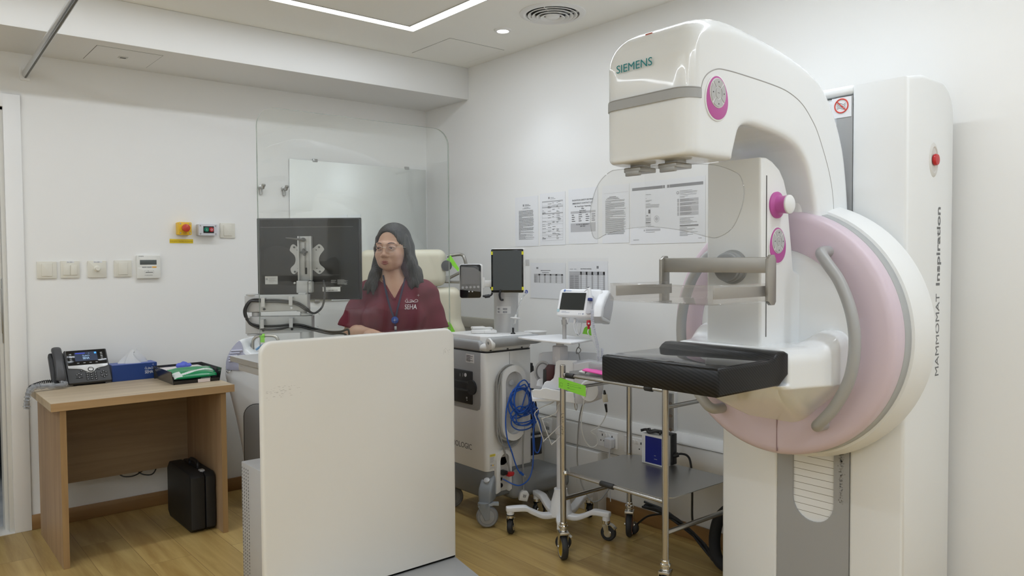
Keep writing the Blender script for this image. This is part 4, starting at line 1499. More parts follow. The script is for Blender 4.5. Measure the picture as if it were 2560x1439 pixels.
obj('worktop_edge', MB().box((SX0 + .0035, SY + .0475, .979), (SX0 + .006, 3.1765, .9995)), mat('edge_strip', (.30, .285, .26), .5), wt, 0)
obj('apron', MB().box((SX0 + .012, SY + .047, .948), (1.79, 3.106, .978), .001), mat('apron_grey', (.38, .37, .355), .45), t)
mb = MB()
random.seed(21)
rc = []
for k in range(46):
    x, z = random.gauss(.06, .045), random.gauss(.885, .012)
    rc.append((abs(x) + .012, z, abs(x) + .012 + random.uniform(.002, .010), z + random.uniform(.0006, .0025)))
for k in range(24):
    x, z = random.gauss(.85, .012), random.gauss(.98, .006)
    rc.append((x, z, x + random.uniform(.002, .006), z + random.uniform(.0006, .002)))
obj('scuff_marks', MB().bars(rc, (SX0, SY, 0), X_, Z_, .0002), mat('scuff', (.60, .585, .55), .6), t, 0)
# keyboard the operator's hand rests by
t = thing('keyboard', 'low grey keyboard on the console worktop before the woman', 'keyboard', (1.78, 3.06, 1.0))
kb = obj('keyboard_base', MB().box((1.50, 2.99, 1.0008), (1.80, 3.12, 1.016), .004), LGREY, t)
for r_ in range(4):
    for c_ in range(12):
        x, y = 1.516 + c_ * .0232, 3.004 + r_ * .027
        obj('key', MB().box((x, y, 1.0155), (x + .019, y + .022, 1.0225), .002, 1), mat('keycap', (.62, .63, .64), .45), t)

# ================================================================== monitor on a jointed arm
MC = (1.448, 3.095)                     # below the middle of the monitor
S = .0017154


def mp_(x, y, d=0.0):
    """monitor frame: x right of the middle, z height, d behind (+, away from the room)"""
    return V3((x, d, y))


def um(px):
    return (px - 770) * S


def zm(py):
    return 1.383 - (py - 655.5) * S


t = thing('computer_monitor', 'black computer monitor seen from behind through the clear screen', 'monitor', (MC[0], MC[1], 1.2), YAW)


def L(mb):
    """heights in the drawing are above the floor; the monitor's base is 1.2 m up"""
    return mb.xf([[1, 0, 0, 0], [0, 1, 0, 0], [0, 0, 1, -1.2], [0, 0, 0, 1]])


mx0, mx1, mz0, mz1 = um(650), um(898), zm(747), zm(545.5)
mk = mat('monitor_black', (.011, .011, .012), .42, spec=.3)
bz = obj('bezel', L(MB().box((mx0 - .022, .030, mz0 - .004), (mx1 + .002, .052, mz1 + .004), .003)), BLACK, t, world=False)
obj('housing', L(MB().box((mx0, -.004, mz0), (mx1, .032, mz1), .006, 3)), mk, t, world=False)
obj('screen', L(MB().box((mx0 + .004, .0515, mz0 + .012), (mx1 - .012, .0525, mz1 - .012))), mat('lcd_lit', (.02, .02, .025), .2, emit=(.35, .38, .42), es=.8), t, world=False)
rc = []
nrow = 0
for k in range(62):
    x = mx0 + .010 + k * (mx1 - mx0 - .03) / 62
    for r_ in range(3):
        rc.append((x, mz1 - .031 + r_ * .0085, x + .0034, mz1 - .0255 + r_ * .0085))
obj('vent_slots', L(MB().bars(rc, (0, -.0042, 0), X_, Z_, .0003)), mat('vent_black', (.004, .004, .004), .9), t, 0, world=False)
obj('housing_ridge', L(MB().box((mx0 + .004, -.0062, mz1 - .0372), (mx1 - .024, -.003, mz1 - .0355)).box((um(805), -.0055, zm(686.6)), (um(848), -.003, zm(686)))), mat('ridge_grey', (.12, .12, .12), .35), t, 0, world=False)
lb = obj('label_sticker', L(MB().box((um(662.5), -.0052, zm(709)), (um(694), -.0038, zm(689)))), mat('sticker_grey', (.55, .55, .54), .6), t, 0, world=False)
rc = [(um(664), zm(698.5), um(669), zm(693.5))] + [(um(672), zm(694 + k * 2.5), um(672 + w), zm(693.2 + k * 2.5)) for k, w in enumerate((18, 14, 15, 20, 12))]
obj('printing', L(MB().bars(rc, (0, -.0053, 0), X_, Z_, .0002)), INKG, lb, 0, world=False)
lb = obj('label_sticker', L(MB().box((um(806), -.0052, zm(728)), (um(850), -.0038, zm(716.5)))), PAPER, t, 0, world=False)
random.seed(2)
rc = [(um(809 + k * 1.15), zm(726.5), um(809 + k * 1.15 + random.choice((.4, .7))), zm(723.5)) for k in range(30)]
rc += [(um(808), zm(719), um(826), zm(718.2))]
obj('printing', L(MB().bars(rc, (0, -.0053, 0), X_, Z_, .0002)), INK, lb, 0, world=False)
mb = MB()
rc = []
for k in range(9):
    rc.append((um(843), zm(699 + k * 1.4), um(843 + random.uniform(16, 26)), zm(698.4 + k * 1.4)))
for k in range(4):
    rc.append((um(827), zm(700 + k * 2.2), um(827 + random.uniform(8, 14)), zm(699.3 + k * 2.2)))
mb.bars(rc, (0, -.0043, 0), X_, Z_, .0002)
mb.text('CE', (um(860), -.0045, zm(711.5)), X_, Z_, .0085, .0001)
mb.text('FC', (um(849), -.0045, zm(717)), X_, Z_, .0075, .0001)
obj('rating_print', L(mb), mat('print_light', (.40, .40, .40), .6), t, 0, world=False)

t = thing('jointed_monitor_mount', 'grey two-link monitor arm clamped to the console worktop', 'monitor arm', (MC[0], MC[1], 1.0), YAW)
arm = mat('arm_grey', (.47, .475, .48), .4, .15)


def A(mb):
    return mb.xf([[1, 0, 0, 0], [0, 1, 0, 0], [0, 0, 1, -1.0], [0, 0, 0, 1]])


pl = [(730, 612), (737, 610), (748, 619), (757, 624), (775, 624), (785, 619), (797, 610), (804, 612), (811, 621), (810, 626), (802, 636), (798, 648), (801, 660), (810, 668), (812, 673), (805, 681), (797, 684), (785, 675), (775, 670), (757, 670), (748, 675), (737, 684), (730, 681), (727, 673), (729, 667), (737, 659), (740, 648), (737, 637), (727, 627), (726, 622)]
ps = [(um(p[0]), zm(p[1])) for p in spline([(a, b, 0) for a, b in pl], 3, True)][::-1]
vp = obj('mount_plate', A(MB().prism(ps, (0, -.0045, 0), X_, Z_, (0, -.004, 0), .0006, 1)), arm, t, world=False)
for px, py, r_ in ((737, 617, .004), (799, 617, .004), (738, 678, .004), (800, 678, .004), (745, 624, .002), (792, 624, .002), (746, 670, .002), (793, 670, .002)):
    obj('bolt', A(MB().cyl((um(px), -.0125, zm(py)), (um(px), -.0084, zm(py)), r_, n=14)), DGREY, vp, world=False)
mb = MB().box((um(750), -.020, zm(700)), (um(781), -.0085, zm(590)), .0015).box((um(749), -.034, zm(700)), (um(752.5), -.010, zm(590)), .0012).box((um(779.5), -.034, zm(700)), (um(783), -.010, zm(590)), .0012)
ch = obj('channel', A(mb), arm, t, world=False)
obj('channel_slot', A(MB().box((um(764), -.0206, zm(684)), (um(768.5), -.019, zm(606)))), mat('slot_grey', (.25, .25, .25), .5), ch, 0, world=False)
obj('channel_slot', A(MB().box((um(765.5), -.0212, zm(684)), (um(770), -.0195, zm(668)))), BLACK, ch, 0, world=False)
st_ = []
for k in range(4):
    a = k * pi / 2 + .12
    st_ += [(.0205 * cos(a), .0205 * sin(a)), (.017 * cos(a + .28), .017 * sin(a + .28)), (.0085 * cos(a + pi / 4), .0085 * sin(a + pi / 4)), (.017 * cos(a + pi / 2 - .28), .017 * sin(a + pi / 2 - .28))]
st_ = [(um(764) + x * .78, zm(629.5) + z * .78) for x, z in st_]
obj('star_knob', A(MB().prism(st_, (0, -.020, 0), X_, Z_, (0, -.016, 0), .001, 1)), DGREY, t, world=False)
lv = obj('lever_pivot', A(MB().lathe([(.0085, 0), (.0085, .012), (.006, .014), (0, .014)], (um(763), -.021, zm(598.5)), (0, -1, 0), 20)), DGREY, t, world=False)
obj('lever', A(MB().tube([(um(763), -.031, zm(599)), (um(745), -.034, zm(597)), (um(721), -.036, zm(594.5))], [.0055, .0045, .003], 10)), mat('lever_grey', (.10, .10, .10), .4), lv, world=False)
mb = MB().box((um(747), -.050, zm(731)), (um(776), -.006, zm(700)), .005, 3)
hb = obj('hinge_block', A(mb), arm, t, world=False)
obj('hinge_ear', A(MB().box((um(776.5), -.052, zm(730)), (um(785.5), -.010, zm(701)), .006, 3)), arm, hb, world=False)
for px, py in ((744, 705.5), (780.5, 705), (780.5, 721)):
    obj('bolt', A(MB().cyl((um(px), -.056, zm(py)), (um(px), -.046, zm(py)), .0042, n=14, bev=.001)), SILVER, hb, world=False)


def link(x0, x1, z0, z1, y0, y1, nm='arm_link'):
    return obj(nm, A(MB().prism([(um(x0), zm(z0 + 3)), (um(x0) + .02, zm(z0 + 1)), (um(x1), zm(z0)), (um(x1), zm(z1)), (um(x0) + .02, zm(z1 + 4)), (um(x0), zm(z1 + 3))][::-1], (0, y0, 0), X_, Z_, (0, y1 - y0, 0), .004, 3)), arm, t, world=False)


lu = link(628, 781, 733, 772, -.095, -.045)
ll = link(629, 791, 785, 825, -.095, -.045)
for px0, px1, z0, z1 in ((627.5, 661, 731.5, 736), (641, 662, 776, 786.5), (629, 664, 829, 833), (751, 782, 771.5, 774.5), (759, 790, 779.5, 784.5)):
    c = (um(px0) + um(px1)) / 2
    obj('pivot_cap', A(MB().cyl((c, -.07, zm(z1)), (c, -.07, zm(z0)), (um(px1) - um(px0)) / 2, n=28, bev=.002)), arm, t, world=False)
obj('pivot_shaft', A(MB().cyl((um(768), -.07, zm(785)), (um(768), -.07, zm(770)), .014, n=20)), arm, t, world=False)
obj('hinge_post', A(MB().box((um(757), -.085, zm(737)), (um(775), -.035, zm(729)), .003)), arm, t, world=False)
obj('post', A(MB().cyl((um(775), -.07, 1.002), (um(775), -.07, zm(824)), .028, n=32, bev=.001)), arm, t, world=False)
obj('post_clamp', A(MB().box((um(775) - .05, -.11, 1.001), (um(775) + .05, -.03, 1.012), .003)), arm, t, world=False)
for i, (px, z0, z1, zs) in enumerate(((677, 740, 762, 768), (744, 737, 759, 765), (674, 792, 814, 820), (744, 789, 812, 817))):
    zz0, zz1 = zm(z1), zm(z0)
    mb = MB().box((um(px - 4.5), -.118, zz0), (um(px + 4.5), -.114, zz1), .001, 1).box((um(px - 4.5), -.1175, zz1 - .004), (um(px + 4.5), -.092, zz1), .001, 1)
    cl_ = obj('cable_clip', A(mb), mat('clip_grey', (.54, .54, .55), .4), t, world=False)
    obj('clip_screw', A(MB().cyl((um(px - 1), -.099, zm(zs)), (um(px - 1), -.093, zm(zs)), .005, n=14)), BLACK if i != 1 else PAPER, cl_, world=False)
c0 = thing('monitor_cables', 'pair of black cables looping along the monitor arm', 'cable', (MC[0], MC[1], 1.0), YAW)
ctl = [(809, 700, -.012), (815, 720, -.03), (816, 745, -.05), (813, 765, -.07), (803, 777, -.098), (793, 777, -.108), (779, 765, -.105), (762, 754, -.105), (744, 749, -.105), (710, 745.5, -.105), (680, 745, -.105), (655, 743.5, -.105), (640, 750, -.106), (630, 768, -.108), (632, 786, -.108), (643, 801, -.106), (660, 807, -.105), (680, 809, -.105), (715, 808, -.105), (744, 805, -.105), (770, 807, -.107), (800, 816, -.10), (830, 825, -.07), (853, 827, -.03), (866, 823, -.02), (872, 828, -.02), (873, 846, -.02)]
P = [V3((um(a), d, zm(b))) for a, b, d in ctl]
# the last stretch comes down on to the worktop
for k, off in enumerate((0, 1)):
    Q = []
    for i, p in enumerate(P):
        d = np.array([0, 0, 0.])
        if off and 5 < i < 24:
            d = np.array([.0, -.004, -.0078 if not 12 <= i <= 15 else -.002]) + (np.array([.0075, 0, .002]) if 12 <= i <= 14 else 0)
            if i in (17, 18):
                d[2] -= .006
        Q.append(p + d)
    if off:
        Q = Q[5:24] + [V3((um(866), -.02, zm(838))), V3((um(880), .0, 1.012))]
    else:
        Q[-1] = V3((um(874), -.02, 1.012))
    obj('cable', A(MB().tube(spline(Q, 6), .0045, 10)), mat('cable_black', (.018, .018, .019), .32), c0, world=False)
for px, py, d, ax in ((636.5, 787.5, -.107, (1, 0, .35)), (807, 777, -.085, (.8, 0, -.8)), (802, 817, -.088, (.2, 0, 1))):
    c = V3((um(px), d, zm(py)))
    obj('cable_tie', A(MB().tube([c - unit(ax) * .0105, c + unit(ax) * .0105], .0052, 8)), PAPER, c0, world=False)
# ================================================================== moulded white cart by the desk
t = thing('medical_cart', 'white curved medical cart with a lavender ribbed grip, right of the desk', 'medical cart', (1.580, 4.288, 0), YAW)
S3 = .0022352


def q3(px, py):
    return ((px - 600) * S3, 1.383 - (py - 658) * S3)


side = [(612, 851), (603, 850), (590, 858), (573, 882), (562, 915), (560, 940), (565, 965), (575, 1005), (586, 1055), (598, 1120), (605, 1170), (609, 1230), (608, 1270)]
pl = [q3(a, b) for a, b in side]
pl = [(x, z) for x, z, _ in spline([(x, z, 0) for x, z in pl], 3)] + [(.46, .022), (.46, .88), (.07, .88), (.045, .905)]
F = Field((-.14, -.05, .0), (.52, .32, 1.0), .008)
fp_ = poly_dist(pl)


def cart_d(X, Y, Z):
    d1 = fp_(X, Z)
    d2 = np.abs(Y - .13) - .13
    k = .05
    h_ = np.maximum(k - np.abs(d1 - d2), 0) / k
    return np.maximum(d1, d2) + h_ * h_ * k * .25


F.put(cart_d, (-.12, -.03, .01), (.48, .28, .97))
v, f = F.mesh()
obj('body', MB().add(v, f), GLOSS, t, 60, world=False)
pad = [q3(a, b) for a, b in ((605, 853), (596, 858), (580, 878), (570, 902), (569, 922), (575, 926), (640, 926), (640, 900), (615, 885), (612, 868))]
pad = [(x, z) for x, z, _ in spline([(x, z, 0) for x, z in pad], 4, True)]
p_ = obj('grip_pad', MB().prism(pad[::-1], (0, -.001, 0), X_, Z_, (0, -.006, 0), .003, 2), mat('lavender_pad', (.46, .47, .60), .5), t, world=False)
for k in range(5):
    x0, z0 = q3(577 + max(0, (2 - k)) * 3.5, 897 - (3 - k) * 6.5)
    obj('grip_rib', MB().tube([(x0, -.009, z0), (x0 + .038 + .006 * (4 - k), -.009, z0 + .003)], .0052, 10), mat('lavender_rib', (.60, .61, .74), .45), p_, world=False)
for k, (px, py) in enumerate(((580, 926),)):
    x0, z0 = q3(px, py)
    hk = obj('hook_base', MB().cyl((x0, -.006, z0), (x0, .004, z0), .006, n=16), DGREY, t, world=False)
    obj('hook', MB().tube(spline([(x0, -.004, z0), (x0 - .001, -.014, z0 - .008), (x0 - .009, -.016, z0 - .014), (x0 - .016, -.016, z0 - .010), (x0 - .018, -.016, z0 - .002)], 5), .0022, 8), CHROME, hk, world=False)
gp_ = [q3(a, b) for a, b in ((611, 1180), (611, 1048), (616, 1026), (630, 1016), (660, 1012), (760, 1012), (760, 1190))]
gp_ = rrect(.36, .52, [.02, .02, .02, .07], 6, .205, .33)
obj('front_door', MB().prism(gp_, (0, .002, 0), X_, Z_, (0, -.006, 0), .003, 2), mat('cart_grey', (.30, .305, .31), .35), t, world=False)
obj('door_gap', MB().prism(rrect(.366, .526, [.02, .02, .02, .073], 6, .205, .33), (0, .003, 0), X_, Z_, (0, -.005, 0)), BLACK, t, world=False)
hx, hz = q3(624, 874)
hp = [(hx, .08, hz - .01), (hx, .08, hz + .02), (hx + .006, .08, hz + .045), (hx + .03, .08, hz + .064), (hx + .07, .08, hz + .068), (hx + .12, .08, hz + .066), (hx + .142, .08, hz + .05), (hx + .148, .08, hz + .02), (hx + .148, .08, hz - .01)]
hd = obj('tube_handle', MB().tube(spline(hp, 5), .0095, 14), mat('handle_metal', (.50, .485, .45), .3, .9), t, world=False)
obj('green_tag', MB().cyl((hx + .042, .08, hz + .0665), (hx + .072, .08, hz + .068), .0125, n=18).box((hx + .046, .069, hz + .030), (hx + .072, .0705, hz + .06)), GREEN, hd, world=False)
obj('blue_clip', MB().tube([(q3(640, 870)[0], .03, .893), (q3(656, 858)[0], .03, .92)], .006, 8), mat('clip_blue', (.16, .35, .62), .4), t, world=False)
obj('clear_tubing', MB().tube(spline([(q3(652, 862)[0], .04, .905), (q3(668, 851)[0], .04, .925), (q3(690, 849)[0], .05, .925), (q3(715, 856)[0], .06, .895)], 6), .012, 10), clear('tubing', (.84, .86, .87), 1, .15, haze=.3), t, world=False)
obj('plinth', MB().box((.0, .02, 0), (.45, .25, .025)), BLACK, t, world=False)

# ================================================================== examination chair behind the operator
t = thing('examination_chair', 'cream upholstered examination chair with a wide headrest behind the woman', 'examination chair', (2.458, 3.946, 0), YAW)
S4 = .0023912


def q4(px, py):
    return ((px - 1010) * S4, 1.383 - (py - 655) * S4)


UPH = mat('cream_vinyl', (.66, .62, .49), .42)
x0, z1 = q4(899, 624)
x1, z0 = q4(1113, 716)
F = Field((x0 - .03, -.06, z0 - .03), (x1 + .03, .14, z1 + .03), .006)
F.rbox(((x0 + x1) / 2, .03, (z0 + z1) / 2), ((x1 - x0) / 2, .055, (z1 - z0) / 2), .045)
v, f = F.mesh()
obj('headrest', MB().add(v, f), UPH, t, 60, world=False)
F = Field((-.32, -.08, .50), (.40, .16, 1.27), .008)
F.rbox((.035, .04, .93), (.30, .06, .30), .05)
F.rbox((.20, .035, .76), (.155, .07, .24), .05, k=.06)
F.rbox((-.13, .035, .76), (.155, .07, .24), .05, k=.06)
v, f = F.mesh()
obj('backrest', MB().add(v, f), UPH, t, 60, world=False)
F = Field((-.30, -.48, .40), (.37, .12, .62), .008)
F.rbox((.035, -.06, .51), (.19, .15, .065), .05)
v, f = F.mesh()
obj('seat', MB().add(v, f), UPH, t, 60, world=False)
obj('pedestal', MB().cyl((.035, -.02, .03), (.035, -.02, .46), .07, n=28).box((-.17, -.20, .0), (.24, .18, .05), .015, 3), WHITE, t, world=False)
ar = mat('arm_bronze', (.33, .32, .29), .35, .6)
mb = MB().tube(spline([q4(1117, 641)[:1] + (.03, q4(0, 641)[1]), (q4(1145, 637)[0], .03, q4(0, 637)[1]), (q4(1155, 637)[0], .02, q4(0, 638)[1]), (q4(1161, 645)[0], .0, q4(0, 646)[1]), (q4(1166, 665)[0], .0, q4(0, 668)[1]), (q4(1168, 690)[0], .0, q4(0, 695)[1])], 5), .010, 10)
mb.tube([(q4(1120, 697)[0], .03, q4(0, 697)[1]), (q4(1150, 680)[0], .01, q4(0, 682)[1]), (q4(1163, 668)[0], .0, q4(0, 670)[1])], .009, 10)
mb.tube([(q4(1108, 706)[0], .06, q4(0, 706)[1]), (q4(1170, 706)[0], .02, q4(0, 707)[1])], .008, 10)
af = obj('arm_frame', mb, ar, t, world=False)
obj('adjust_knob', MB().lathe([(0, 0), (.028, .002), (.032, .02), (0, .024)], (q4(1117, 665)[0], .0, q4(0, 665)[1]), (0, -1, 0), 24), DGREY, t, world=False)
obj('headrest_bracket', MB().box((q4(1112, 0)[0], .02, q4(0, 706)[1]), (q4(1124, 0)[0], .06, q4(0, 690)[1]), .004).box((q4(940, 0)[0], .055, q4(0, 735)[1]), (q4(1090, 0)[0], .07, q4(0, 700)[1])), SILVER, t, world=False)
gt = MB().prism([q4(*p) for p in ((1117, 650), (1127, 639), (1148, 672), (1146, 680))][::-1], (0, -.012, 0), X_, Z_, (0, .0012, 0))
obj('green_tag', gt, GREEN, af, world=False)
gt = MB().prism([q4(*p) for p in ((1113, 806), (1126, 803), (1138, 826), (1138, 832), (1128, 832))][::-1], (0, -.075, 0), X_, Z_, (0, .0012, 0))
obj('green_tag', gt, GREEN, t, world=False)

# ================================================================== biopsy imaging cart
t = thing('imaging_cart', 'white wheeled specimen imaging cart with a grey touch screen and coiled blue cable', 'medical cart', (2.62, 3.35, 0))
cx0, cx1, cy0, cy1 = 2.45, 2.775, 3.150, 3.57
BW = mat('cart_white', (.80, .80, .785), .38)
bz = rrect(cx1 - cx0, cy1 - cy0, .028, 5, (cx0 + cx1) / 2, (cy0 + cy1) / 2)
obj('body', MB().prism(bz, (0, 0, .28), X_, (0, 1, 0), (0, 0, .625), .004, 2), BW, t)
obj('top_cover', MB().prism(bz, (0, 0, .908), X_, (0, 1, 0), (0, 0, .042), .02, 4), BW, t)
obj('cover_gap', MB().prism(rrect(cx1 - cx0 - .003, cy1 - cy0 - .003, .027, 5, (cx0 + cx1) / 2, (cy0 + cy1) / 2), (0, 0, .904), X_, (0, 1, 0), (0, 0, .006)), BLACK, t)
# front (toward the room's left): grey panel with the printer
pn = rrect(.36, .33, [.035, .012, .012, .012], 5, 3.36 + .012, .758)
pn = [(3.192, .63), (3.20, .605), (3.225, .594), (3.56, .594), (3.56, .904), (3.192, .904)]
obj('front_panel', MB().prism(pn, (cx0 + .004, 0, 0), (0, 1, 0), Z_, (-.007, 0, 0), .003, 2), mat('panel_grey', (.36, .37, .38), .42), t)
obj('top_panel', MB().prism([(3.192, .910), (3.56, .910), (3.56, .965), (3.215, .965), (3.198, .953)], (cx0 + .03, 0, 0), (0, 1, 0), Z_, (-.034, 0, 0), .012, 3), mat('panel_grey', (.36, .37, .38), .42), t)
pr = obj('printer', MB().box((cx0 - .012, 3.258, .622), (cx0 + .004, 3.55, .800), .006, 2).cyl((cx0 - .014, 3.262, .715), (cx0 + .003, 3.262, .715), .040, n=28), BLACK, t)
obj('printer_slot', MB().box((cx0 - .016, 3.28, .735), (cx0 - .011, 3.54, .745)).box((cx0 - .016, 3.28, .69), (cx0 - .011, 3.54, .70)), mat('slot_gloss', (.03, .03, .032), .15), pr)
obj('printer_button', MB().cyl((cx0 - .0135, 3.310, .777), (cx0 - .011, 3.310, .777), .010, n=20), PAPER, pr)
obj('printer_button', MB().cyl((cx0 - .0135, 3.300, .655), (cx0 - .011, 3.300, .655), .006, n=16), GREY, pr)
obj('printer_lights', MB().bars([(-3.36, .765, -3.357, .780), (-3.335, .765, -3.332, .785), (-3.302, .640, -3.294, .645)], (cx0 - .0122, 0, 0), (0, -1, 0), Z_, .0003), LGREY, pr, 0)
lb = obj('rating_label', MB().box((cx0 - .0042, 3.245, .845), (cx0 - .0028, 3.315, .890)), PAPER, t, 0)
random.seed(8)
rc = [(-3.312 + .005 * 0, .882 - k * .0045, -3.312 + random.uniform(.03, .06), .8845 - k * .0045) for k in range(8)]
obj('printing', MB().bars(rc, (cx0 - .0043, 0, 0), (0, -1, 0), Z_, .0003), INK, lb, 0)
tx = MB().text('HOLOGIC', (0, 0, 0), (1, 0, 0), (0, 1, 0), 1, 0)
wv_ = tx.verts()[:, 0].max()
obj('lettering', MB().text('HOLOGIC', (cx0 - .0004, 3.455, .376), (0, -1, 0), Z_, .043, .0003, sx=.18 / (wv_ * .043)), mat('lettering_dark', (.13, .13, .135), .5), t, 0)
# the scoop above the maker's name
F = Field((2.42, 3.18, .40), (2.50, 3.60, .62), .006)
# side: cable oval with a recess
oc = (2.612, cy0, .632)


def stadium(w, h_, n=14):
    r_ = w / 2
    a = [(r_ * cos(q), (h_ / 2 - r_) + r_ * sin(q)) for q in np.linspace(0, pi, n)]
    b = [(r_ * cos(q), -(h_ / 2 - r_) + r_ * sin(q)) for q in np.linspace(pi, 2 * pi, n)]
    return a + b


def ringp(mb, w0, h0, w1, h1, y0, y1):
    A, B = stadium(w0, h0), stadium(w1, h1)
    n = len(A)
    V = [(oc[0] + x, cy0 - y, oc[2] + z) for P, y in ((A, y0), (A, y1), (B, y1), (B, y0)) for x, z in P]
    F_ = []
    for r_ in range(4):
        for k in range(n):
            k2 = (k + 1) % n
            r2 = (r_ + 1) % 4
            F_.append((r_ * n + k, r_ * n + k2, r2 * n + k2, r2 * n + k))
    return mb.add(V, F_)


mb = ringp(MB(), .168, .402, .118, .335, .0, .040)
obj('cable_holder', mb, mat('cart_white', (.80, .80, .785), .38), t, 30)
obj('holder_well', MB().prism([(oc[0] + x, oc[2] + z) for x, z in stadium(.120, .337)], (0, cy0 - .008, 0), X_, Z_, (0, .006, 0)), mat('well_grey', (.62, .62, .60), .4), t)
mb = MB().cyl((oc[0], cy0 - .02, oc[2] + .105), (oc[0], cy0 - .006, oc[2] + .105), .016, n=24, bev=.003)
obj('cable_boss', mb, LGREY, t)
obj('well_label', MB().box((oc[0] - .03, cy0 - .0088, oc[2] - .05), (oc[0] + .035, cy0 - .0078, oc[2] + .03)), mat('label_faint', (.55, .55, .55), .5), t, 0)
mb = MB()
for k in range(5):
    w_, h_ = .176 + .006 * (k % 2), .39 + .012 * k
    P = [(oc[0] - .012 - .003 * k + x, cy0 - .006 - .006 * k, oc[2] - .015 + z) for x, z in stadium(w_, h_)]
    mb.tube(P, .0042, 8, True)
P = spline([(2.53, cy0 - .03, .80), (2.505, cy0 - .032, .70), (2.50, cy0 - .032, .58), (2.52, cy0 - .03, .47), (2.56, cy0 - .026, .36), (2.58, cy0 - .03, .29), (2.587, cy0 - .028, .25)], 6)
mb.tube(P, .0046, 8)
obj('power_cord', mb, mat('cord_grey', (.32, .32, .31), .45), t)
# loose mains lead with a white plug
P = spline([(2.675, cy0 - .03, .80), (2.69, cy0 - .035, .70), (2.688, cy0 - .035, .55), (2.672, cy0 - .038, .42), (2.668, cy0 - .04, .30), (2.667, cy0 - .045, .20), (2.664, cy0 - .05, .155)], 6)
cd = obj('mains_lead', MB().tube(P, .0044, 8), mat('cord_grey', (.32, .32, .31), .45), t)
Mp = Matrix.Translation((2.664, cy0 - .05, .128)) @ Matrix.Rotation(radians(-25), 4, 'Z') @ Matrix.Rotation(radians(12), 4, 'Y')
obj('mains_plug', MB().prism([(-.024, -.026), (.022, -.028), (.026, .012), (.012, .028), (-.012, .028), (-.026, .012)], (0, -.016, 0), X_, Z_, (0, .032, 0), .006, 3).xf(Mp), WHITE, t)
obj('plug_rating', MB().bars([(-.008, -.006, -.005, .010), (-.002, -.008, .001, .008), (.004, -.006, .007, .010)], (0, -.0163, 0), X_, Z_, .0003).xf(Mp), INK, t, 0)
# panel seam, connector arch, caution label
obj('side_seam', MB().box((2.6115, cy0 - .0006, .285), (2.6135, cy0 + .002, .90)), SEAM, t, 0)
mb = MB()
arch_o = [(-.052, -.10), (.052, -.10)] + [(.052 * cos(a), .06 + .055 * sin(a)) for a in np.linspace(0, pi, 14)]
mb = MB()
for xa, xb in ((-.052, -.026), (.034, .052)):
    mb.prism([(xa, -.125), (xb, -.115), (xb, .055), (xa, .055)], (2.555, cy0 - .022, .285), X_, Z_, (0, .024, 0), .003, 2)
n = 14
V, Fc = [], []
for i, a in enumerate(np.linspace(0, pi, n)):
    for (ra, y) in (((.052), -.022), ((.030), -.022), ((.030), .002), ((.052), .002)):
        V.append((2.555 + (ra if ra == .052 else ra) * cos(a) + (.004 if ra == .030 else 0), cy0 + y, .285 + .05 + ra * 1.05 * sin(a)))
for i in range(n - 1):
    for k in range(4):
        k2 = (k + 1) % 4
        Fc.append((i * 4 + k, i * 4 + k2, (i + 1) * 4 + k2, (i + 1) * 4 + k))
mb.add(V, Fc)
obj('connector_arch', mb, BW, t, 40)
mb = MB().box((2.527, cy0 - .004, .165), (2.592, cy0 + .0, .345)).cyl((2.560, cy0 - .004, .335), (2.560, cy0 + .0, .335), .033, n=24)
cpn = obj('connector_panel', mb, mat('connector_beige', (.55, .54, .51), .5), t)
obj('breaker', MB().box((2.528, cy0 - .045, .258), (2.560, cy0 - .004, .280), .004), BLACK, cpn)
obj('breaker_lever', MB().box((2.558, cy0 - .055, .248), (2.592, cy0 - .025, .270), .004).tube([(2.592 + .008 * cos(a), cy0 - .045, .259 + .008 * sin(a)) for a in np.linspace(0, 2 * pi, 14)[:-1]], .003, 8, True), REDP, cpn)
obj('round_socket', MB().lathe([(.012, 0), (.012, .008), (.008, .010), (.006, .004), (0, .004)], (2.540, cy0 - .004, .198), (0, -1, 0), 20), BLACK, cpn)
obj('network_port', MB().box((2.530, cy0 - .008, .222), (2.552, cy0 - .003, .238), .001), BLACK, cpn)
lb = obj('caution_label', MB().box((2.472, cy0 - .001, .288), (2.512, cy0 + .001, .372)), mat('label_warm', (.66, .65, .62), .6), t, 0)
obj('caution_band', MB().box((2.474, cy0 - .0014, .358), (2.510, cy0 + .0, .370)), mat('caution_yellow', (.75, .62, .02), .5), lb, 0)
rc = [(2.476, .352 - k * .006, 2.476 + random.uniform(.018, .031), .3535 - k * .006) for k in range(5)] + [(2.478, .309, 2.486, .317), (2.501, .309, 2.508, .317)] + [(2.476, .302 - k * .005, 2.506, .3032 - k * .005) for k in range(2)]
obj('caution_print', MB().bars(rc, (0, cy0 - .0012, 0), X_, Z_, .0002).text('CAUTION', (2.492, cy0 - .0016, .3615), X_, Z_, .0065, .0001, 'CENTER'), INKG, lb, 0)
obj('warning_triangle', MB().prism([(2.488, .308), (2.499, .308), (2.4935, .318)], (0, cy0 - .0015, 0), X_, Z_, (0, .001, 0)), YEL, lb, 0)
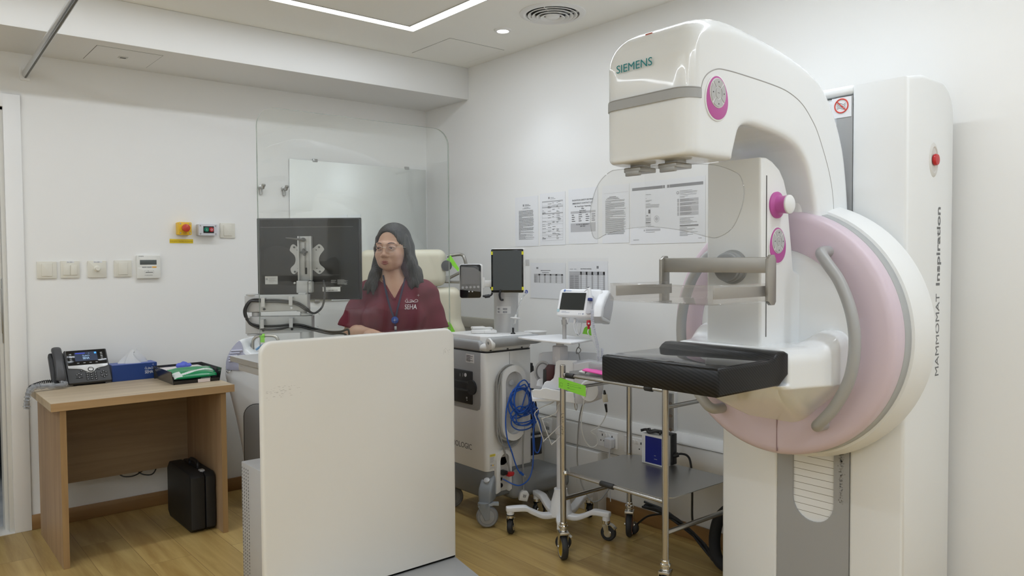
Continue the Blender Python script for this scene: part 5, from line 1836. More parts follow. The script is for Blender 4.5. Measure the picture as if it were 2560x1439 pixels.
# grey chassis, feet and castors
CG = mat('chassis_grey', (.25, .27, .285), .4)
obj('chassis', MB().prism(rrect(.36, .44, .05, 5, 2.63, 3.37), (0, 0, .135), X_, (0, 1, 0), (0, 0, .15), .012, 3), mat('chassis_dark', (.17, .18, .185), .45), t)
F = Field((2.60, 3.02, .08), (3.07, 3.46, .32), .007)
F.rbox((2.83, 3.27, .155), (.22, .15, .055), .04)
F.rbox((2.70, 3.27, .21), (.08, .13, .06), .03, k=.06)
v, f = F.mesh()
obj('rear_skirt', MB().add(v, f), mat('skirt_grey', (.27, .28, .285), .42), t, 60)
fd = unit((-.86, -.51, 0))
fe = np.cross(Z_, fd)
fo = V3((2.505, 3.185, 0)) - fe * .038
mb = MB().prism([(-.02, .262), (.018, .262), (.066, .218), (.083, .200), (.090, .180), (.090, .128), (.02, .128), (-.02, .15)], fo, fd, Z_, fe * .076, .014, 4)
ft = obj('front_foot', mb, CG, t, 50)
obj('foot_screw', MB().lathe([(.016, 0), (.016, .010), (.011, .013), (0, .013)], fo + fe * .038 + fd * .050 + V3((0, 0, .232)), fd * .65 + V3((0, 0, .75)), 22), SILVER, ft)


def wheel(px_, py_, r_, w_, ang_, name='wheel', parent=None, tire=None, hub=None, hubr=.62, rim=None):
    d = V3((cos(ang_), sin(ang_), 0))
    o_ = V3((px_, py_, r_))
    w = obj(name, MB().lathe([(0, -w_ / 2 + .001), (hubr * r_, -w_ / 2 + .001), (hubr * r_, -w_ / 2), (r_ - .008, -w_ / 2), (r_ - .002, -w_ / 2 + .006), (r_, 0), (r_ - .002, w_ / 2 - .006), (r_ - .008, w_ / 2), (hubr * r_, w_ / 2), (hubr * r_, w_ / 2 - .001), (0, w_ / 2 - .001)], o_, d, 36), tire, parent)
    for s_ in (1, -1):
        b = w_ / 2 - .0005
        obj('hub', MB().lathe([(hubr * r_ * .94, b * s_), (hubr * r_ * .9, (b + .0015) * s_), (hubr * r_ * .4, (b + .003) * s_), (.2 * r_, (b + .004) * s_), (0, (b + .004) * s_)], o_, d, 28), hub, w)
    return w


def cart_caster(x, y, ang_):
    r_ = .058
    wheel(x, y, r_, .034, ang_, 'wheel', t, mat('tire_grey', (.26, .265, .27), .55), mat('hub_grey', (.33, .335, .34), .4), .70)
    d = V3((cos(ang_), sin(ang_), 0))
    e = V3((-sin(ang_), cos(ang_), 0))
    mb = MB()
    for s_ in (1, -1):
        o_ = V3((x, y, 0)) + d * s_ * .020
        pg = [(-.012, .046), (.012, .040), (.050, .118), (-.014, .118)]
        mb.prism([(a, b) for a, b in pg], o_ - d * .003, e, Z_, d * .006, .001, 1)
    c_ = V3((x, y, 0)) + e * .018
    mb.cyl(c_ + V3((0, 0, .108)), c_ + V3((0, 0, .130)), .030, n=24)
    fk = obj('caster_fork', mb, CG, t)
    p0 = c_ + V3((0, 0, .118))
    obj('brake_pedal', MB().ribbon([p0 - e * .02, p0 - e * .05 + V3((0, 0, .006)), p0 - e * .078 + V3((0, 0, .004))], d, .034, .012), mat('pedal_grey', (.36, .39, .41), .4), fk)


cart_caster(2.438, 3.130, radians(55))
cart_caster(2.95, 3.20, radians(80))
cart_caster(2.50, 3.52, radians(70))
cart_caster(2.93, 3.50, radians(70))
# rail handle along the side, top deck, tray cup
mb = MB()
F = Field((2.42, 3.05, .92), (2.88, 3.22, 1.01), .005)
F.cap((2.475, 3.125, .960), (2.77, 3.115, .960), .024, .024)
F.cap((2.77, 3.115, .960), (2.83, 3.15, .955), .024, .02)
F.rbox((2.62, 3.13, .972), (.16, .03, .014), .01, k=.02)
v, f = F.mesh()
obj('side_handle', MB().add(v, f), GREY, t, 60)
obj('handle_end', MB().cyl((2.452, 3.128, .955), (2.478, 3.126, .957), .031, n=28, bev=.006), BW, t)
for x in (2.485, 2.60, 2.70):
    obj('screw', MB().cyl((x, cy0 - .003, .918), (x, cy0 + .004, .918), .0045, n=12), DGREY, t)
dk = MB().prism([(2.47, 3.22), (2.56, 3.165), (2.79, 3.165), (2.80, 3.20), (2.80, 3.52), (2.47, 3.52)], (0, 0, .948), X_, (0, 1, 0), (0, 0, .042), .008, 3)
obj('top_deck', dk, mat('deck_white', (.80, .80, .79), .3), t)
obj('tray_cup', MB().lathe([(.06, 0), (.062, .012), (.066, .026), (.062, .026), (.056, .006), (0, .006)], (2.93, 3.30, .955), Z_, 32), mat('deck_white', (.8, .8, .79), .3), t)
obj('cup_arm', MB().box((2.78, 3.27, .950), (2.93, 3.33, .962), .003), mat('deck_white', (.8, .8, .79), .3), t)
# column and screens
cxx, cyy = 2.735, 3.325
obj('screen_column', MB().lathe([(.068, .985), (.068, 1.19), (.070, 1.192), (.070, 1.212), (.060, 1.216), (0, 1.216)], (cxx, cyy, 0), Z_, 40), mat('column_silver', (.50, .50, .495), .4, .25), t)
cdir = unit((-.60, -.80, 0))
sdir = np.cross(Z_, cdir)
st = MB()
A_ = [cdir * cos(a) + sdir * sin(a) for a in np.linspace(-.9, .35, 10)]
V = [V3((cxx, cyy, 0)) + a * .0686 + V3((0, 0, z)) for z in (1.095, 1.135) for a in A_]
st.add(V, [(i, i + 1, 11 + i, 10 + i) for i in range(9)])
sk = obj('column_sticker', st, mat('sticker_white', (.62, .62, .61), .5), t)
mb = MB()
for z in (1.120, 1.103):
    for a in (-.72, -.62, -.25, -.15, -.02):
        p = V3((cxx, cyy, z)) + (cdir * cos(a) + sdir * sin(a)) * .0689
        mb.box(p - .003, p + V3((.003, .003, .005)))
obj('sticker_print', mb, INKG, sk, 0)
Ms = Matrix.Translation((2.672, 3.236, 0)) @ Matrix.Rotation(YAW - .10, 4, 'Z')
sw, sz0, sz1 = .088, 1.213, 1.450


def flat(poly, y0, y1, M, bev=.002):
    return MB().prism(poly, (0, y1, 0), X_, Z_, (0, y0 - y1, 0), bev, 2).xf(M)


zc_ = (sz0 + sz1) / 2
obj('screen_case', flat(rrect(.184, sz1 - sz0 + .006, .008, 4, .003, zc_), .004, .042, Ms, .005), mat('case_white', (.78, .78, .77), .35), t)
pn_ = obj('screen_glass', flat(rrect(.176, sz1 - sz0, .006, 4, 0, zc_), -.002, .006, Ms, .001), mat('screen_bezel', (.010, .011, .012), .12), t)
obj('screen_display', flat(rrect(.158, sz1 - sz0 - .022, .001, 2, 0, zc_ + .002), -.003, .0, Ms, 0), mat('screen_off', (.055, .065, .068), .10), pn_)
for x in (-.084, .084):
    for z in (sz0 + .022, sz1 - .022):
        obj('yellow_tape', flat(rrect(.010, .018, .001, 1, x, z), -.0036, .008, Ms, 0), mat('tape_yellow', (.75, .72, .03), .5), pn_)
obj('screen_mount', MB().cyl((2.70, 3.275, 1.30), (2.735, 3.325, 1.20), .02, n=16).box((2.69, 3.262, 1.28), (2.72, 3.285, 1.33), .003), BW, t)
obj('side_bracket', flat(rrect(.02, .036, .002, 2, .108, 1.375), .02, .04, Ms), LGREY, t)
S5 = .002186
Mc = Matrix.Translation((2.519, 3.367, 0)) @ Matrix.Rotation(YAW + .06, 4, 'Z')


def q5(px, py):
    return ((px - 1176) * S5, 1.383 - (py - 654) * S5)


zc_ = (q5(0, 661)[1] + q5(0, 745)[1]) / 2
hh = q5(0, 661)[1] - q5(0, 745)[1]
hc = obj('control_case', flat(rrect(.128, hh + .004, .014, 5, .004, zc_), .004, .034, Mc, .006), mat('case_white', (.78, .78, .77), .35), t)
hg = obj('control_glass', flat(rrect(.116, hh - .002, .012, 5, 0, zc_), -.002, .006, Mc, .001), mat('screen_bezel', (.010, .011, .012), .12), t)
obj('control_display', flat(rrect(.092, .092, .002, 2, 0, zc_ + .030), -.003, 0, Mc, 0), mat('control_lcd', (.09, .092, .095), .2), hg)
for k in range(5):
    obj('control_key', flat([(a * .0068 - .042 + k * .021, b * .0068 + zc_ - .034 + .0008 * k) for a, b in ((cos(w), sin(w)) for w in np.linspace(0, 2 * pi, 18)[:-1])], -.0034, .0, Mc, 0), mat('key_light', (.60, .60, .62), .4), hg)
for k in range(2):
    obj('control_key', flat([(a * .0042 - .008 + k * .018, b * .0042 + zc_ - .056) for a, b in ((cos(w), sin(w)) for w in np.linspace(0, 2 * pi, 16)[:-1])], -.0034, .0, Mc, 0), mat('key_light', (.6, .6, .62), .4), hg)
obj('film_cover', MB().prism([(-.060, zc_ - .045), (.054, zc_ - .058), (.058, zc_ + .05), (.02, zc_ + .075), (-.05, zc_ + .08)][::-1], (0, -.0050, 0), X_, Z_, (0, .0008, 0)).xf(Mc), clear('film', (.90, .90, .90), 1, .12, haze=.10, hazecol=(.75, .75, .75)), t, 0)
random.seed(12)
bg = MB()
F = Field((2.44, 3.36, 1.14), (2.50, 3.44, 1.22), .003)
obj('support_arm', MB().box((.062, .018, q5(0, 718)[1]), (.185, .046, q5(0, 702)[1]), .004).box((.058, .012, q5(0, 722)[1]), (.078, .05, q5(0, 694)[1]), .004).xf(Mc), mat('case_white', (.78, .78, .77), .35), t)
P = spline([(*q5(1227, 718)[:1], .03, q5(0, 718)[1]), (q5(1231, 0)[0], .03, q5(0, 728)[1]), (q5(1228, 0)[0], .02, q5(0, 738)[1]), (q5(1216, 0)[0], .01, q5(0, 742)[1]), (q5(1206, 0)[0], .01, q5(0, 740)[1])], 5)
blk = obj('screen_cable', MB().tube(P, .0055, 8).tube([P[-4], P[-9]], .010, 10).xf(Mc), BLACK, t)
P = spline([(2.645, 3.26, 1.23), (2.638, 3.262, 1.20), (2.646, 3.262, 1.175), (2.662, 3.262, 1.172)], 5)
obj('screen_cable', MB().tube(P, .006, 8), BLACK, t)
# vacuum line with filter on the deck, and the small bagged set on the left of the deck
P = spline([(2.775, 3.20, 1.215), (2.765, 3.19, 1.205), (2.73, 3.18, 1.185), (2.705, 3.178, 1.14), (2.69, 3.185, 1.085), (2.676, 3.19, 1.05), (2.672, 3.19, 1.015)], 6)
obj('vacuum_line', MB().tube(P, .0042, 8), clear('tubing', (.84, .86, .87), 1, .15, haze=.3), t)
obj('line_clip', MB().tube([(2.775 + .008 * cos(a), 3.198, 1.215 + .008 * sin(a)) for a in np.linspace(0, 2 * pi, 14)[:-1]], .003, 8, True), mat('clip_navy', (.06, .09, .40), .4), t)
obj('filter', MB().lathe([(.004, -.03), (.006, -.006), (.026, -.004), (.028, .0), (.026, .004), (.006, .006), (.004, .02)], (2.685, 3.185, 1.075), (.15, 0, 1), 28), mat('filter_white', (.72, .72, .71), .35), t)
obj('line_socket', MB().lathe([(.014, 0), (.012, .006), (.006, .010), (.006, .035), (0, .036)], (2.672, 3.19, .989), Z_, 18), BLACK, t)
pk = thing('sterile_packs', 'clear-wrapped white disposable packs lying on the imaging cart deck', 'packs', (2.56, 3.36, .99))
for k, (x, y, z, l, w, h_) in enumerate(((2.57, 3.34, .9905, .11, .07, .022), (2.60, 3.30, .9905, .07, .05, .018), (2.56, 3.355, 1.013, .075, .05, .014), (2.61, 3.335, 1.010, .05, .04, .012))):
    M_ = Matrix.Translation((x, y, z)) @ Matrix.Rotation(YAW + .15 * k, 4, 'Z')
    obj('pack', MB().box((-l / 2, -w / 2, 0), (l / 2, w / 2, h_), .006, 2).xf(M_), mat('pack_white', (.78, .78, .77), .3), pk)
# hanging pouch, adapter
obj('side_pouch', MB().prism(rrect(.050, .31, .018, 5, 0, .655), (2.80, 3.21, 0), (.6, .0, .0), Z_, (0, -.03, 0), .006, 2).box((2.79, 3.19, .78), (2.815, 3.215, .82), .004), BLACK, t)
ad = obj('adapter', MB().box((-.044, -.018, .31), (.044, .018, .432), .004, 2).xf(Matrix.Translation((2.812, 3.185, 0)) @ Matrix.Rotation(-.1, 4, 'Z')), BLACK, t)
obj('adapter_stripe', MB().box((-.036, -.0188, .408), (.036, -.0178, .420)).xf(Matrix.Translation((2.812, 3.185, 0)) @ Matrix.Rotation(-.1, 4, 'Z')), mat('stripe_light', (.55, .55, .55), .5), ad, 0)
obj('lettering', MB().text('HOLOGIC', (0, -.0190, .4105), X_, Z_, .0105, .0001, 'CENTER').xf(Matrix.Translation((2.812, 3.185, 0)) @ Matrix.Rotation(-.1, 4, 'Z')), INK, ad, 0)
obj('adapter_lead', MB().tube(spline([(2.80, 3.19, .50), (2.805, 3.185, .47), (2.808, 3.18, .43)], 4), .0045, 8).tube(spline([(2.82, 3.18, .62), (2.83, 3.18, .55), (2.815, 3.18, .48), (2.81, 3.18, .43)], 4), .004, 8), BLACK, t)

# --- coiled blue network cable
random.seed(17)
c0 = thing('network_cable', 'tangled bright blue network cable hanging on the imaging cart side', 'cable', (2.62, cy0 - .05, .62))
pts = [(2.640, .735)]
ctr = []
for k in range(7):
    ex, ez = random.uniform(.058, .080), random.uniform(.062, .088)
    ox, oz = 2.640 + random.uniform(-.012, .012), .648 + random.uniform(-.02, .02)
    ph0 = random.uniform(-.3, .3)
    for a in np.linspace(.5 * pi, 2.5 * pi, 9)[:-1]:
        ctr.append((ox + ex * cos(a + ph0), cy0 - .048 - .004 * k + .004 * sin(3 * a), oz + ez * sin(a)))
for k in range(4):
    ex, ez = random.uniform(.062, .10), random.uniform(.040, .058)
    ox, oz = 2.645 + random.uniform(-.008, .03), .560 + random.uniform(-.025, .015)
    for a in np.linspace(.6 * pi, 2.6 * pi, 9)[:-1]:
        ctr.append((ox + ex * cos(a), cy0 - .050 - .004 * k, oz + ez * sin(a)))
obj('coil', MB().tube(spline(ctr, 5), .0037, 7), BLUEC, c0)
e1 = [(2.63, .735), (2.585, .70), (2.545, .63), (2.533, .54), (2.545, .45), (2.572, .385), (2.592, .33), (2.612, .285), (2.628, .262)]
obj('lead', MB().tube(spline([(x, cy0 - .060, z) for x, z in e1], 5), .0037, 7), BLUEC, c0)
pg = obj('connector', MB().box((-.006, -.005, -.030), (.006, .005, .0), .001).xf(Matrix.Translation((2.630, cy0 - .060, .262)) @ Matrix.Rotation(radians(-50), 4, 'Y')), BLUEC, c0)
obj('connector_tip', MB().box((-.005, -.004, -.048), (.005, .004, -.028), .001).xf(Matrix.Translation((2.630, cy0 - .060, .262)) @ Matrix.Rotation(radians(-50), 4, 'Y')), clear('rj_clear', (.85, .87, .9), 1, .1, haze=.25), pg)
e2 = [(2.735, .62), (2.738, .53), (2.722, .45), (2.724, .36), (2.716, .27), (2.690, .215), (2.640, .193), (2.590, .203), (2.552, .230)]
obj('lead', MB().tube(spline([(x, cy0 - .062 + (.05 if x < 2.56 else .0), z) for x, z in e2], 5), .0037, 7), BLUEC, c0)
e3 = [(2.70, .575), (2.765, .53), (2.79, .45), (2.785, .385), (2.765, .345), (2.742, .36), (2.735, .43), (2.728, .52)]
obj('lead', MB().tube(spline([(x, cy0 - .055, z) for x, z in e3], 5), .0037, 7), BLUEC, c0)
e4 = [(2.68, .69), (2.70, .60), (2.715, .55), (2.73, .50)]
obj('lead', MB().tube(spline([(x, cy0 - .068, z) for x, z in e4], 5), .0037, 7), BLUEC, c0)
# ================================================================== vital signs monitor on its rolling stand
VX, VY = 2.690, 2.840
t = thing('vital_signs_monitor', 'white vital signs monitor on a five-legged rolling stand', 'patient monitor', (VX, VY, 0))
S6 = .0020287
rV, fV = V3((cos(-YAW), -sin(-YAW), 0)), V3((sin(-YAW), cos(-YAW), 0))


def q6(px, py, d=0.0):
    """stand frame: across the room's diagonal, height, depth behind the pole"""
    return V3((VX, VY, 0)) + rV * ((px - 1400) * S6) + fV * d + V3((0, 0, 1.383 - (py - 653.5) * S6))


LW_ = COOLW
hub = MB().lathe([(.058, .085), (.058, .095), (.050, .150), (.034, .205), (.034, .22), (0, .22)], (VX, VY, 0), Z_, 32)
obj('hub', hub, LW_, t)
feet = [(2.464, 2.972), (2.515, 2.655), (2.772, 2.600), (2.945, 2.885), (2.745, 3.085)]
for i, (x, y) in enumerate(feet):
    d = V3((x - VX, y - VY, 0))
    Lg = np.linalg.norm(d)
    d = d / Lg
    e = np.cross(Z_, d)
    prof = [(0, .105), (.05, .098), (.10, .100), (.16, .128), (.19, .142), (Lg + .022, .142)]
    prof = [(a, b) for a, b, _ in spline([(a, b, 0) for a, b in prof], 4)]
    V, Fc = [], []
    for a, b in prof:
        w_ = .026 - .006 * min(1, a / Lg)
        th_ = .026
        if a > Lg:
            w_ *= .8
        p = V3((VX, VY, b)) + d * a
        V += [p - e * w_ - Z_ * V3(th_) * 0, p + e * w_]
        V[-2] = p - e * w_
        V += [p + e * w_ - V3((0, 0, th_)), p - e * w_ - V3((0, 0, th_))]
    n = len(prof)
    for k in range(n - 1):
        for j in range(4):
            j2 = (j + 1) % 4
            Fc.append((k * 4 + j, k * 4 + j2, k * 4 + 4 + j2, k * 4 + 4 + j))
    Fc += [(3, 2, 1, 0), ((n - 1) * 4, (n - 1) * 4 + 1, (n - 1) * 4 + 2, (n - 1) * 4 + 3)]
    bm = bmesh.new()
    vs_ = [bm.verts.new(Vector(q)) for q in V]
    for q in Fc:
        bm.faces.new([vs_[k] for k in q])
    bmesh.ops.recalc_face_normals(bm, faces=bm.faces[:])
    ed = [q for q in bm.edges if len(q.link_faces) == 2 and q.calc_face_angle() > .8]
    bmesh.ops.bevel(bm, geom=ed, offset=.006, segments=3, profile=.5, affect='EDGES')
    mb = MB()
    mb.addbm(bm)
    mb.cyl((x, y, .098), (x, y, .118), .019, n=20)
    lg = obj('base_leg', mb, LW_, t)
    a_ = (2.2, .6, .35, 2.6, 1.4)[i]
    dd, ee = V3((cos(a_), sin(a_), 0)), V3((-sin(a_), cos(a_), 0))
    c_ = V3((x, y, 0))
    w_ = .014
    mb = MB().lathe([(0, -w_), (.020, -w_), (.033, -w_), (.038, -w_ + .005), (.038, w_ - .005), (.033, w_), (.020, w_), (0, w_)], c_ + V3((0, 0, .038)) - ee * .012, dd, 28)
    obj('wheel', mb, RUBBER, t)
    mb = MB().cyl(c_ + V3((0, 0, .086)), c_ + V3((0, 0, .099)), .020, n=20)
    for s_ in (1, -1):
        o_ = c_ + dd * s_ * .018 - ee * .012
        mb.prism([(-.012, .034), (.010, .030), (.024, .080), (-.006, .084)], o_, ee, Z_, dd * .003 * s_)
        mb.lathe([(.020, 0), (.018, .002), (0, .003)], o_ + V3((0, 0, .038)) - dd * s_ * .003, dd * s_, 20)
    mb.ribbon([c_ - ee * .005 + V3((0, 0, .084)), c_ - ee * .03 + V3((0, 0, .080)), c_ - ee * .052 + V3((0, 0, .062))], dd, .030, .004)
    obj('caster', mb, CHROME, t)
obj('caster_ring', MB().cyl((2.464, 2.972, .098), (2.464, 2.972, .103), .0205, n=20), RUBBER, t)
obj('pole', MB().cyl((VX, VY, .2), (VX, VY, .98), .020, n=28).cyl((VX, VY, .50), (VX, VY, .535), .026, n=28, bev=.006), mat('pole_white', (.66, .66, .68), .4), t)
px_ = q6(1411, 0)
pole2 = MB().cyl((px_[0], px_[1], .98), (px_[0], px_[1], 1.10), .0105, n=18).tube([q6(1412, 812), q6(1411, 800)], .016, 14)
obj('upper_post', pole2, mat('post_grey', (.44, .43, .42), .35, .4), t)
# flat shelf
sh = [(2.605, 3.055), (2.590, 2.90), (2.602, 2.705), (2.635, 2.680), (2.79, 2.715), (2.808, 2.74), (2.865, 3.01), (2.85, 3.035), (2.64, 3.075)]
obj('shelf', MB().prism([(x, y) for x, y, _ in spline([(x, y, 0) for x, y in sh], 4, True)], (0, 0, .977), X_, (0, 1, 0), (0, 0, .010), .003, 2), LW_, t)
# basket: floor, front lip, side and back with rounded steps
bA, bB = q6(1326, 0), q6(1497, 0)


def qb(px, py, d):
    return q6(px, py, d)


def sheet(name, pts, d0, d1, m=None):
    P = [((px - 1400) * S6, 1.383 - (py - 653.5) * S6) for px, py in pts]
    if sum((P[i - 1][0] * P[i][1] - P[i][0] * P[i - 1][1]) for i in range(len(P))) < 0:
        P = P[::-1]
    return obj(name, MB().prism(P, V3((VX, VY, 0)) + fV * d1, rV, Z_, fV * (d0 - d1), .0015, 1), m or LW_, t)


bk = sheet('basket', [(1350, 895), (1362, 891), (1400, 888), (1500, 892), (1505, 986), (1440, 1002), (1326, 984), (1326, 945), (1338, 938), (1346, 930)], .150, .156)
sheet('basket_front', [(1328, 968), (1334, 965), (1348, 966), (1354, 963), (1362, 962), (1372, 965), (1428, 974), (1432, 1000), (1330, 984)], -.125, -.115)
sheet('basket_divider', [(1352, 970), (1360, 954), (1366, 951), (1374, 951), (1382, 944), (1386, 930), (1388, 904), (1396, 899), (1440, 900), (1444, 975)], -.05, -.042)
sheet('basket_divider', [(1340, 968), (1344, 954), (1350, 950), (1358, 950), (1362, 962), (1362, 972)], .02, .028)
fl_ = MB().prism([(qb(1328, 0, -.12)[0], qb(1328, 0, -.12)[1]), (qb(1430, 0, -.12)[0], qb(1430, 0, -.12)[1]), (qb(1500, 0, .15)[0], qb(1500, 0, .15)[1]), (qb(1328, 0, .15)[0], qb(1328, 0, .15)[1])], (0, 0, .690), X_, (0, 1, 0), (0, 0, .012), .002)
obj('basket_floor', fl_, LW_, t)
# right-hand housing below the basket, curved
sheet('basket_side', [(1430, 905), (1470, 898), (1500, 905), (1502, 960), (1498, 990), (1470, 1000), (1432, 1002)], -.115, -.02, mat('basket_grey', (.62, .62, .65), .42))
sheet('roll_holder', [(1466 + 22 * cos(a), 968 + 26 * sin(a)) for a in np.linspace(0, 2 * pi, 30)[:-1]], -.145, -.113, LW_)
obj('pole_clamp', MB().cyl((VX, VY, .86), (VX, VY, .90), .032, n=28, bev=.004).box(q6(1400, 901) - .03, q6(1400, 880) + .03, .008), mat('basket_grey', (.62, .62, .65), .42), t)
mb = MB()
for k in range(4):
    mb.tube([q6(1358 + 20 * cos(a) * (1 - .05 * k), 936 + 26 * sin(a) * (1 - .05 * k), .06 + .008 * k) for a in np.linspace(.2, 2 * pi + .2, 30)[:-1]], .006, 8, True)
obj('coiled_hose', mb, mat('hose_grey', (.46, .46, .47), .5), t)
obj('sensor_case', MB().prism([((px - 1400) * S6, 1.383 - (py - 653.5) * S6) for px, py in ((1362, 965), (1384, 965), (1386, 913), (1370, 912), (1360, 925))], V3((VX, VY, 0)) + fV * .01, rV, Z_, fV * -.04, .003), mat('dark_red_case', (.055, .008, .012), .4), t)
obj('sensor_case', MB().prism([((px - 1400) * S6, 1.383 - (py - 653.5) * S6) for px, py in ((1356, 964), (1366, 964), (1366, 922), (1357, 924))], V3((VX, VY, 0)) + fV * -.01, rV, Z_, fV * -.02, .002), BLACK, t)
# white wire cuff hooks under the basket
for k, pl in enumerate(([(1384, 997), (1378, 1004), (1350, 1016), (1336, 1028), (1335, 1036), (1338, 1043), (1356, 1096), (1359, 1098), (1396, 1064), (1402, 1060)],
                        [(1400, 1000), (1391, 1008), (1391, 1018), (1382, 1030), (1356, 1040), (1353, 1045), (1374, 1101), (1378, 1103), (1402, 1082), (1408, 1078)])):
    obj('wire_hook', MB().tube(spline([q6(a, b, -.06 - .03 * k + .0012 * i) for i, (a, b) in enumerate(pl)], 4), .0024, 7), mat('wire_white', (.72, .71, .68), .4), t)
obj('spring_hook', MB().tube(spline([q6(1433, 1003, -.08), q6(1434, 1015, -.08), q6(1437, 1021, -.08), q6(1439, 1013, -.08), q6(1438, 1004, -.08)], 4), .0022, 6), STEEL, t)
# tilted monitor
dl, ta = radians(27), radians(24)
Mv = Matrix.Translation(q6(1452, 763, .0)) @ Matrix.Rotation(YAW - dl, 4, 'Z') @ Matrix.Rotation(-ta, 4, 'X')


def fv(poly, y0, y1, bev=.002):
    return MB().prism(poly, (0, y1, 0), X_, Z_, (0, y0 - y1, 0), bev, 3).xf(Mv)


HWd, HHt = .116, .077
hs = obj('monitor_housing', fv(rrect(HWd * 2, HHt * 2, .020, 6), -.03, .07, .012), LW_, t)
obj('side_pod', MB().prism([(-.065, -.085), (-.03, -.095), (.075, -.075), (.085, .0), (.08, .075), (.0, .08), (-.045, .03), (-.07, -.03)], (HWd - .02, 0, 0), (0, 1, 0), Z_, (.050, 0, 0), .012, 3).xf(Mv), LW_, t)
obj('side_panel', MB().prism([(-.045, -.075), (.06, -.06), (.07, .0), (.065, .062), (.0, .066), (-.03, .02), (-.05, -.03)], (HWd + .029, 0, 0), (0, 1, 0), Z_, (.003, 0, 0), .001, 1).xf(Mv), mat('pod_grey', (.50, .50, .52), .45), hs)
obj('display', fv(rrect(.132, .092, .002, 2, -.032, .006), -.0320, -.029, 0), mat('vital_lcd', (.030, .034, .035), .12), hs)
obj('lettering', MB().text('welchallyn', (-.078, -.0322, .061), X_, Z_, .0075, .0002).xf(Mv), mat('print_blue', (.10, .20, .50), .5), hs, 0)
obj('maker_mark', MB().prism([(-.092, .058), (-.082, .058), (-.080, .069), (-.090, .069)], (0, -.0306, 0), X_, Z_, (0, -.001, 0)).xf(Mv), mat('print_blue', (.10, .20, .50), .5), hs)
obj('power_button', MB().prism([(.0075 * cos(a) - .104, .0085 * sin(a) - .045) for a in np.linspace(0, 2 * pi, 20)[:-1]], (0, -.0302, 0), X_, Z_, (0, -.002, 0)).xf(Mv), mat('button_teal', (.40, .56, .60), .5), hs)
obj('front_marks', MB().bars([(.010, -.063, .013, -.057), (.020, -.063, .022, -.057), (.030, -.064, .036, -.057), (-.085, -.050, -.06, -.0485), (-.085, -.056, -.04, -.0545), (.046, -.046, .053, -.041)], (0, -.0304, 0), X_, Z_, .0003).xf(Mv), mat('print_slate', (.22, .25, .36), .5), hs, 0)
# thermometer probe in its well, coiled cord
obj('probe_well', MB().prism(rrect(.032, .10, .012, 4, .064, -.012), (0, -.028, 0), X_, Z_, (0, -.012, 0), .004, 2).xf(Mv), mat('well_shade', (.55, .55, .58), .45), hs)
pb = obj('thermometer_probe', MB().tube([(.068, -.052, .012), (.066, -.056, .030), (.062, -.060, .050), (.056, -.064, .066)], [.012, .011, .009, .008], 14).xf(Mv), COOLW, t)
obj('probe_ring', MB().tube([(.0685, -.0515, .004), (.068, -.052, .014)], .0128, 18).xf(Mv), mat('ring_blue', (.012, .03, .22), .4), pb)
obj('probe_tip', MB().tube([(.055, -.064, .066), (.034, -.062, .046)], [.004, .003], 8).xf(Mv), COOLW, pb)
obj('probe_eye', MB().tube([(.056, -.066, .066), (.055, -.068, .070)], .0055, 10).xf(Mv), mat('eye_dark', (.05, .05, .08), .3), pb)
# (x px, y px, depth) run of the coil from the pod down to the basket
run = [q6(1474, 772, -.12), q6(1475, 800, -.13), q6(1480, 830, -.13), q6(1487, 860, -.12), q6(1490, 890, -.11), q6(1494, 905, -.10), q6(1500, 898, -.08), q6(1502, 870, -.07)]
cen = np.array(spline(run, 40))
tan = np.gradient(cen, axis=0)
coil = []
m_ = len(cen)
for i in range(m_):
    for s_ in range(3):
        ii = i + s_ / 3
        i0 = min(int(ii), m_ - 2)
        c = cen[i0] + (cen[i0 + 1] - cen[i0]) * (ii - i0)
        u, w = perp(tan[i0])
        a = ii / 4.2 * 2 * pi
        coil.append(c + (u * cos(a) + w * sin(a)) * .0062)
obj('coiled_cord', MB().tube(coil, .0019, 5), mat('coil_white', (.68, .69, .76), .45), t)
# leads hanging from the underside
obj('cuff_port', MB().tube([q6(1418, 796, .0), q6(1417, 808, .0)], [.014, .009], 14), COOLW, t)
obj('cuff_hose', MB().tube(spline([q6(1437, 798, -.02), q6(1436, 806, -.02), q6(1434, 814, -.02), q6(1435, 822, -.02), q6(1440, 834, -.01)], 5), [.007] * 8 + [.003] * 13, 8), COOLW, t)
obj('strap_loop', MB().ribbon(spline([q6(1446, 797, .0), q6(1442, 815, .0), q6(1442, 830, .0), q6(1447, 838, .0), q6(1453, 828, .01), q6(1456, 808, .01), q6(1462, 800, .01)], 6), fV, .035, .0025), LW_, t)
rd = obj('red_connector', MB().box(V3((-.010, -.008, -.012)), V3((.010, .008, .016)), .003).cyl((0, 0, -.028), (0, 0, -.010), .006, n=14).xf(Matrix.Translation(q6(1467, 806, -.10)) @ Matrix.Rotation(YAW, 4, 'Z')), mat('connector_red', (.50, .012, .03), .35), t)
obj('connector_label', MB().box(V3((-.005, -.0088, -.004)), V3((.004, -.0078, .004))).xf(Matrix.Translation(q6(1467, 806, -.10)) @ Matrix.Rotation(YAW, 4, 'Z')), PAPER, rd, 0)
obj('sensor_lead', MB().tube(spline([q6(1467, 818, -.10), q6(1465, 828, -.10), q6(1470, 838, -.09), q6(1480, 853, -.09), q6(1489, 880, -.09), q6(1496, 930, -.09), q6(1500, 975, -.1)], 6), .0028, 7), COOLW, t)
obj('green_tag', MB().prism([((px - 1400) * S6, 1.383 - (py - 653.5) * S6) for px, py in ((1457, 837), (1466, 838), (1480, 842), (1478, 822), (1468, 818), (1462, 822))], V3((VX, VY, 0)) + fV * .02, rV, Z_, fV * -.0012), GREEN, t)
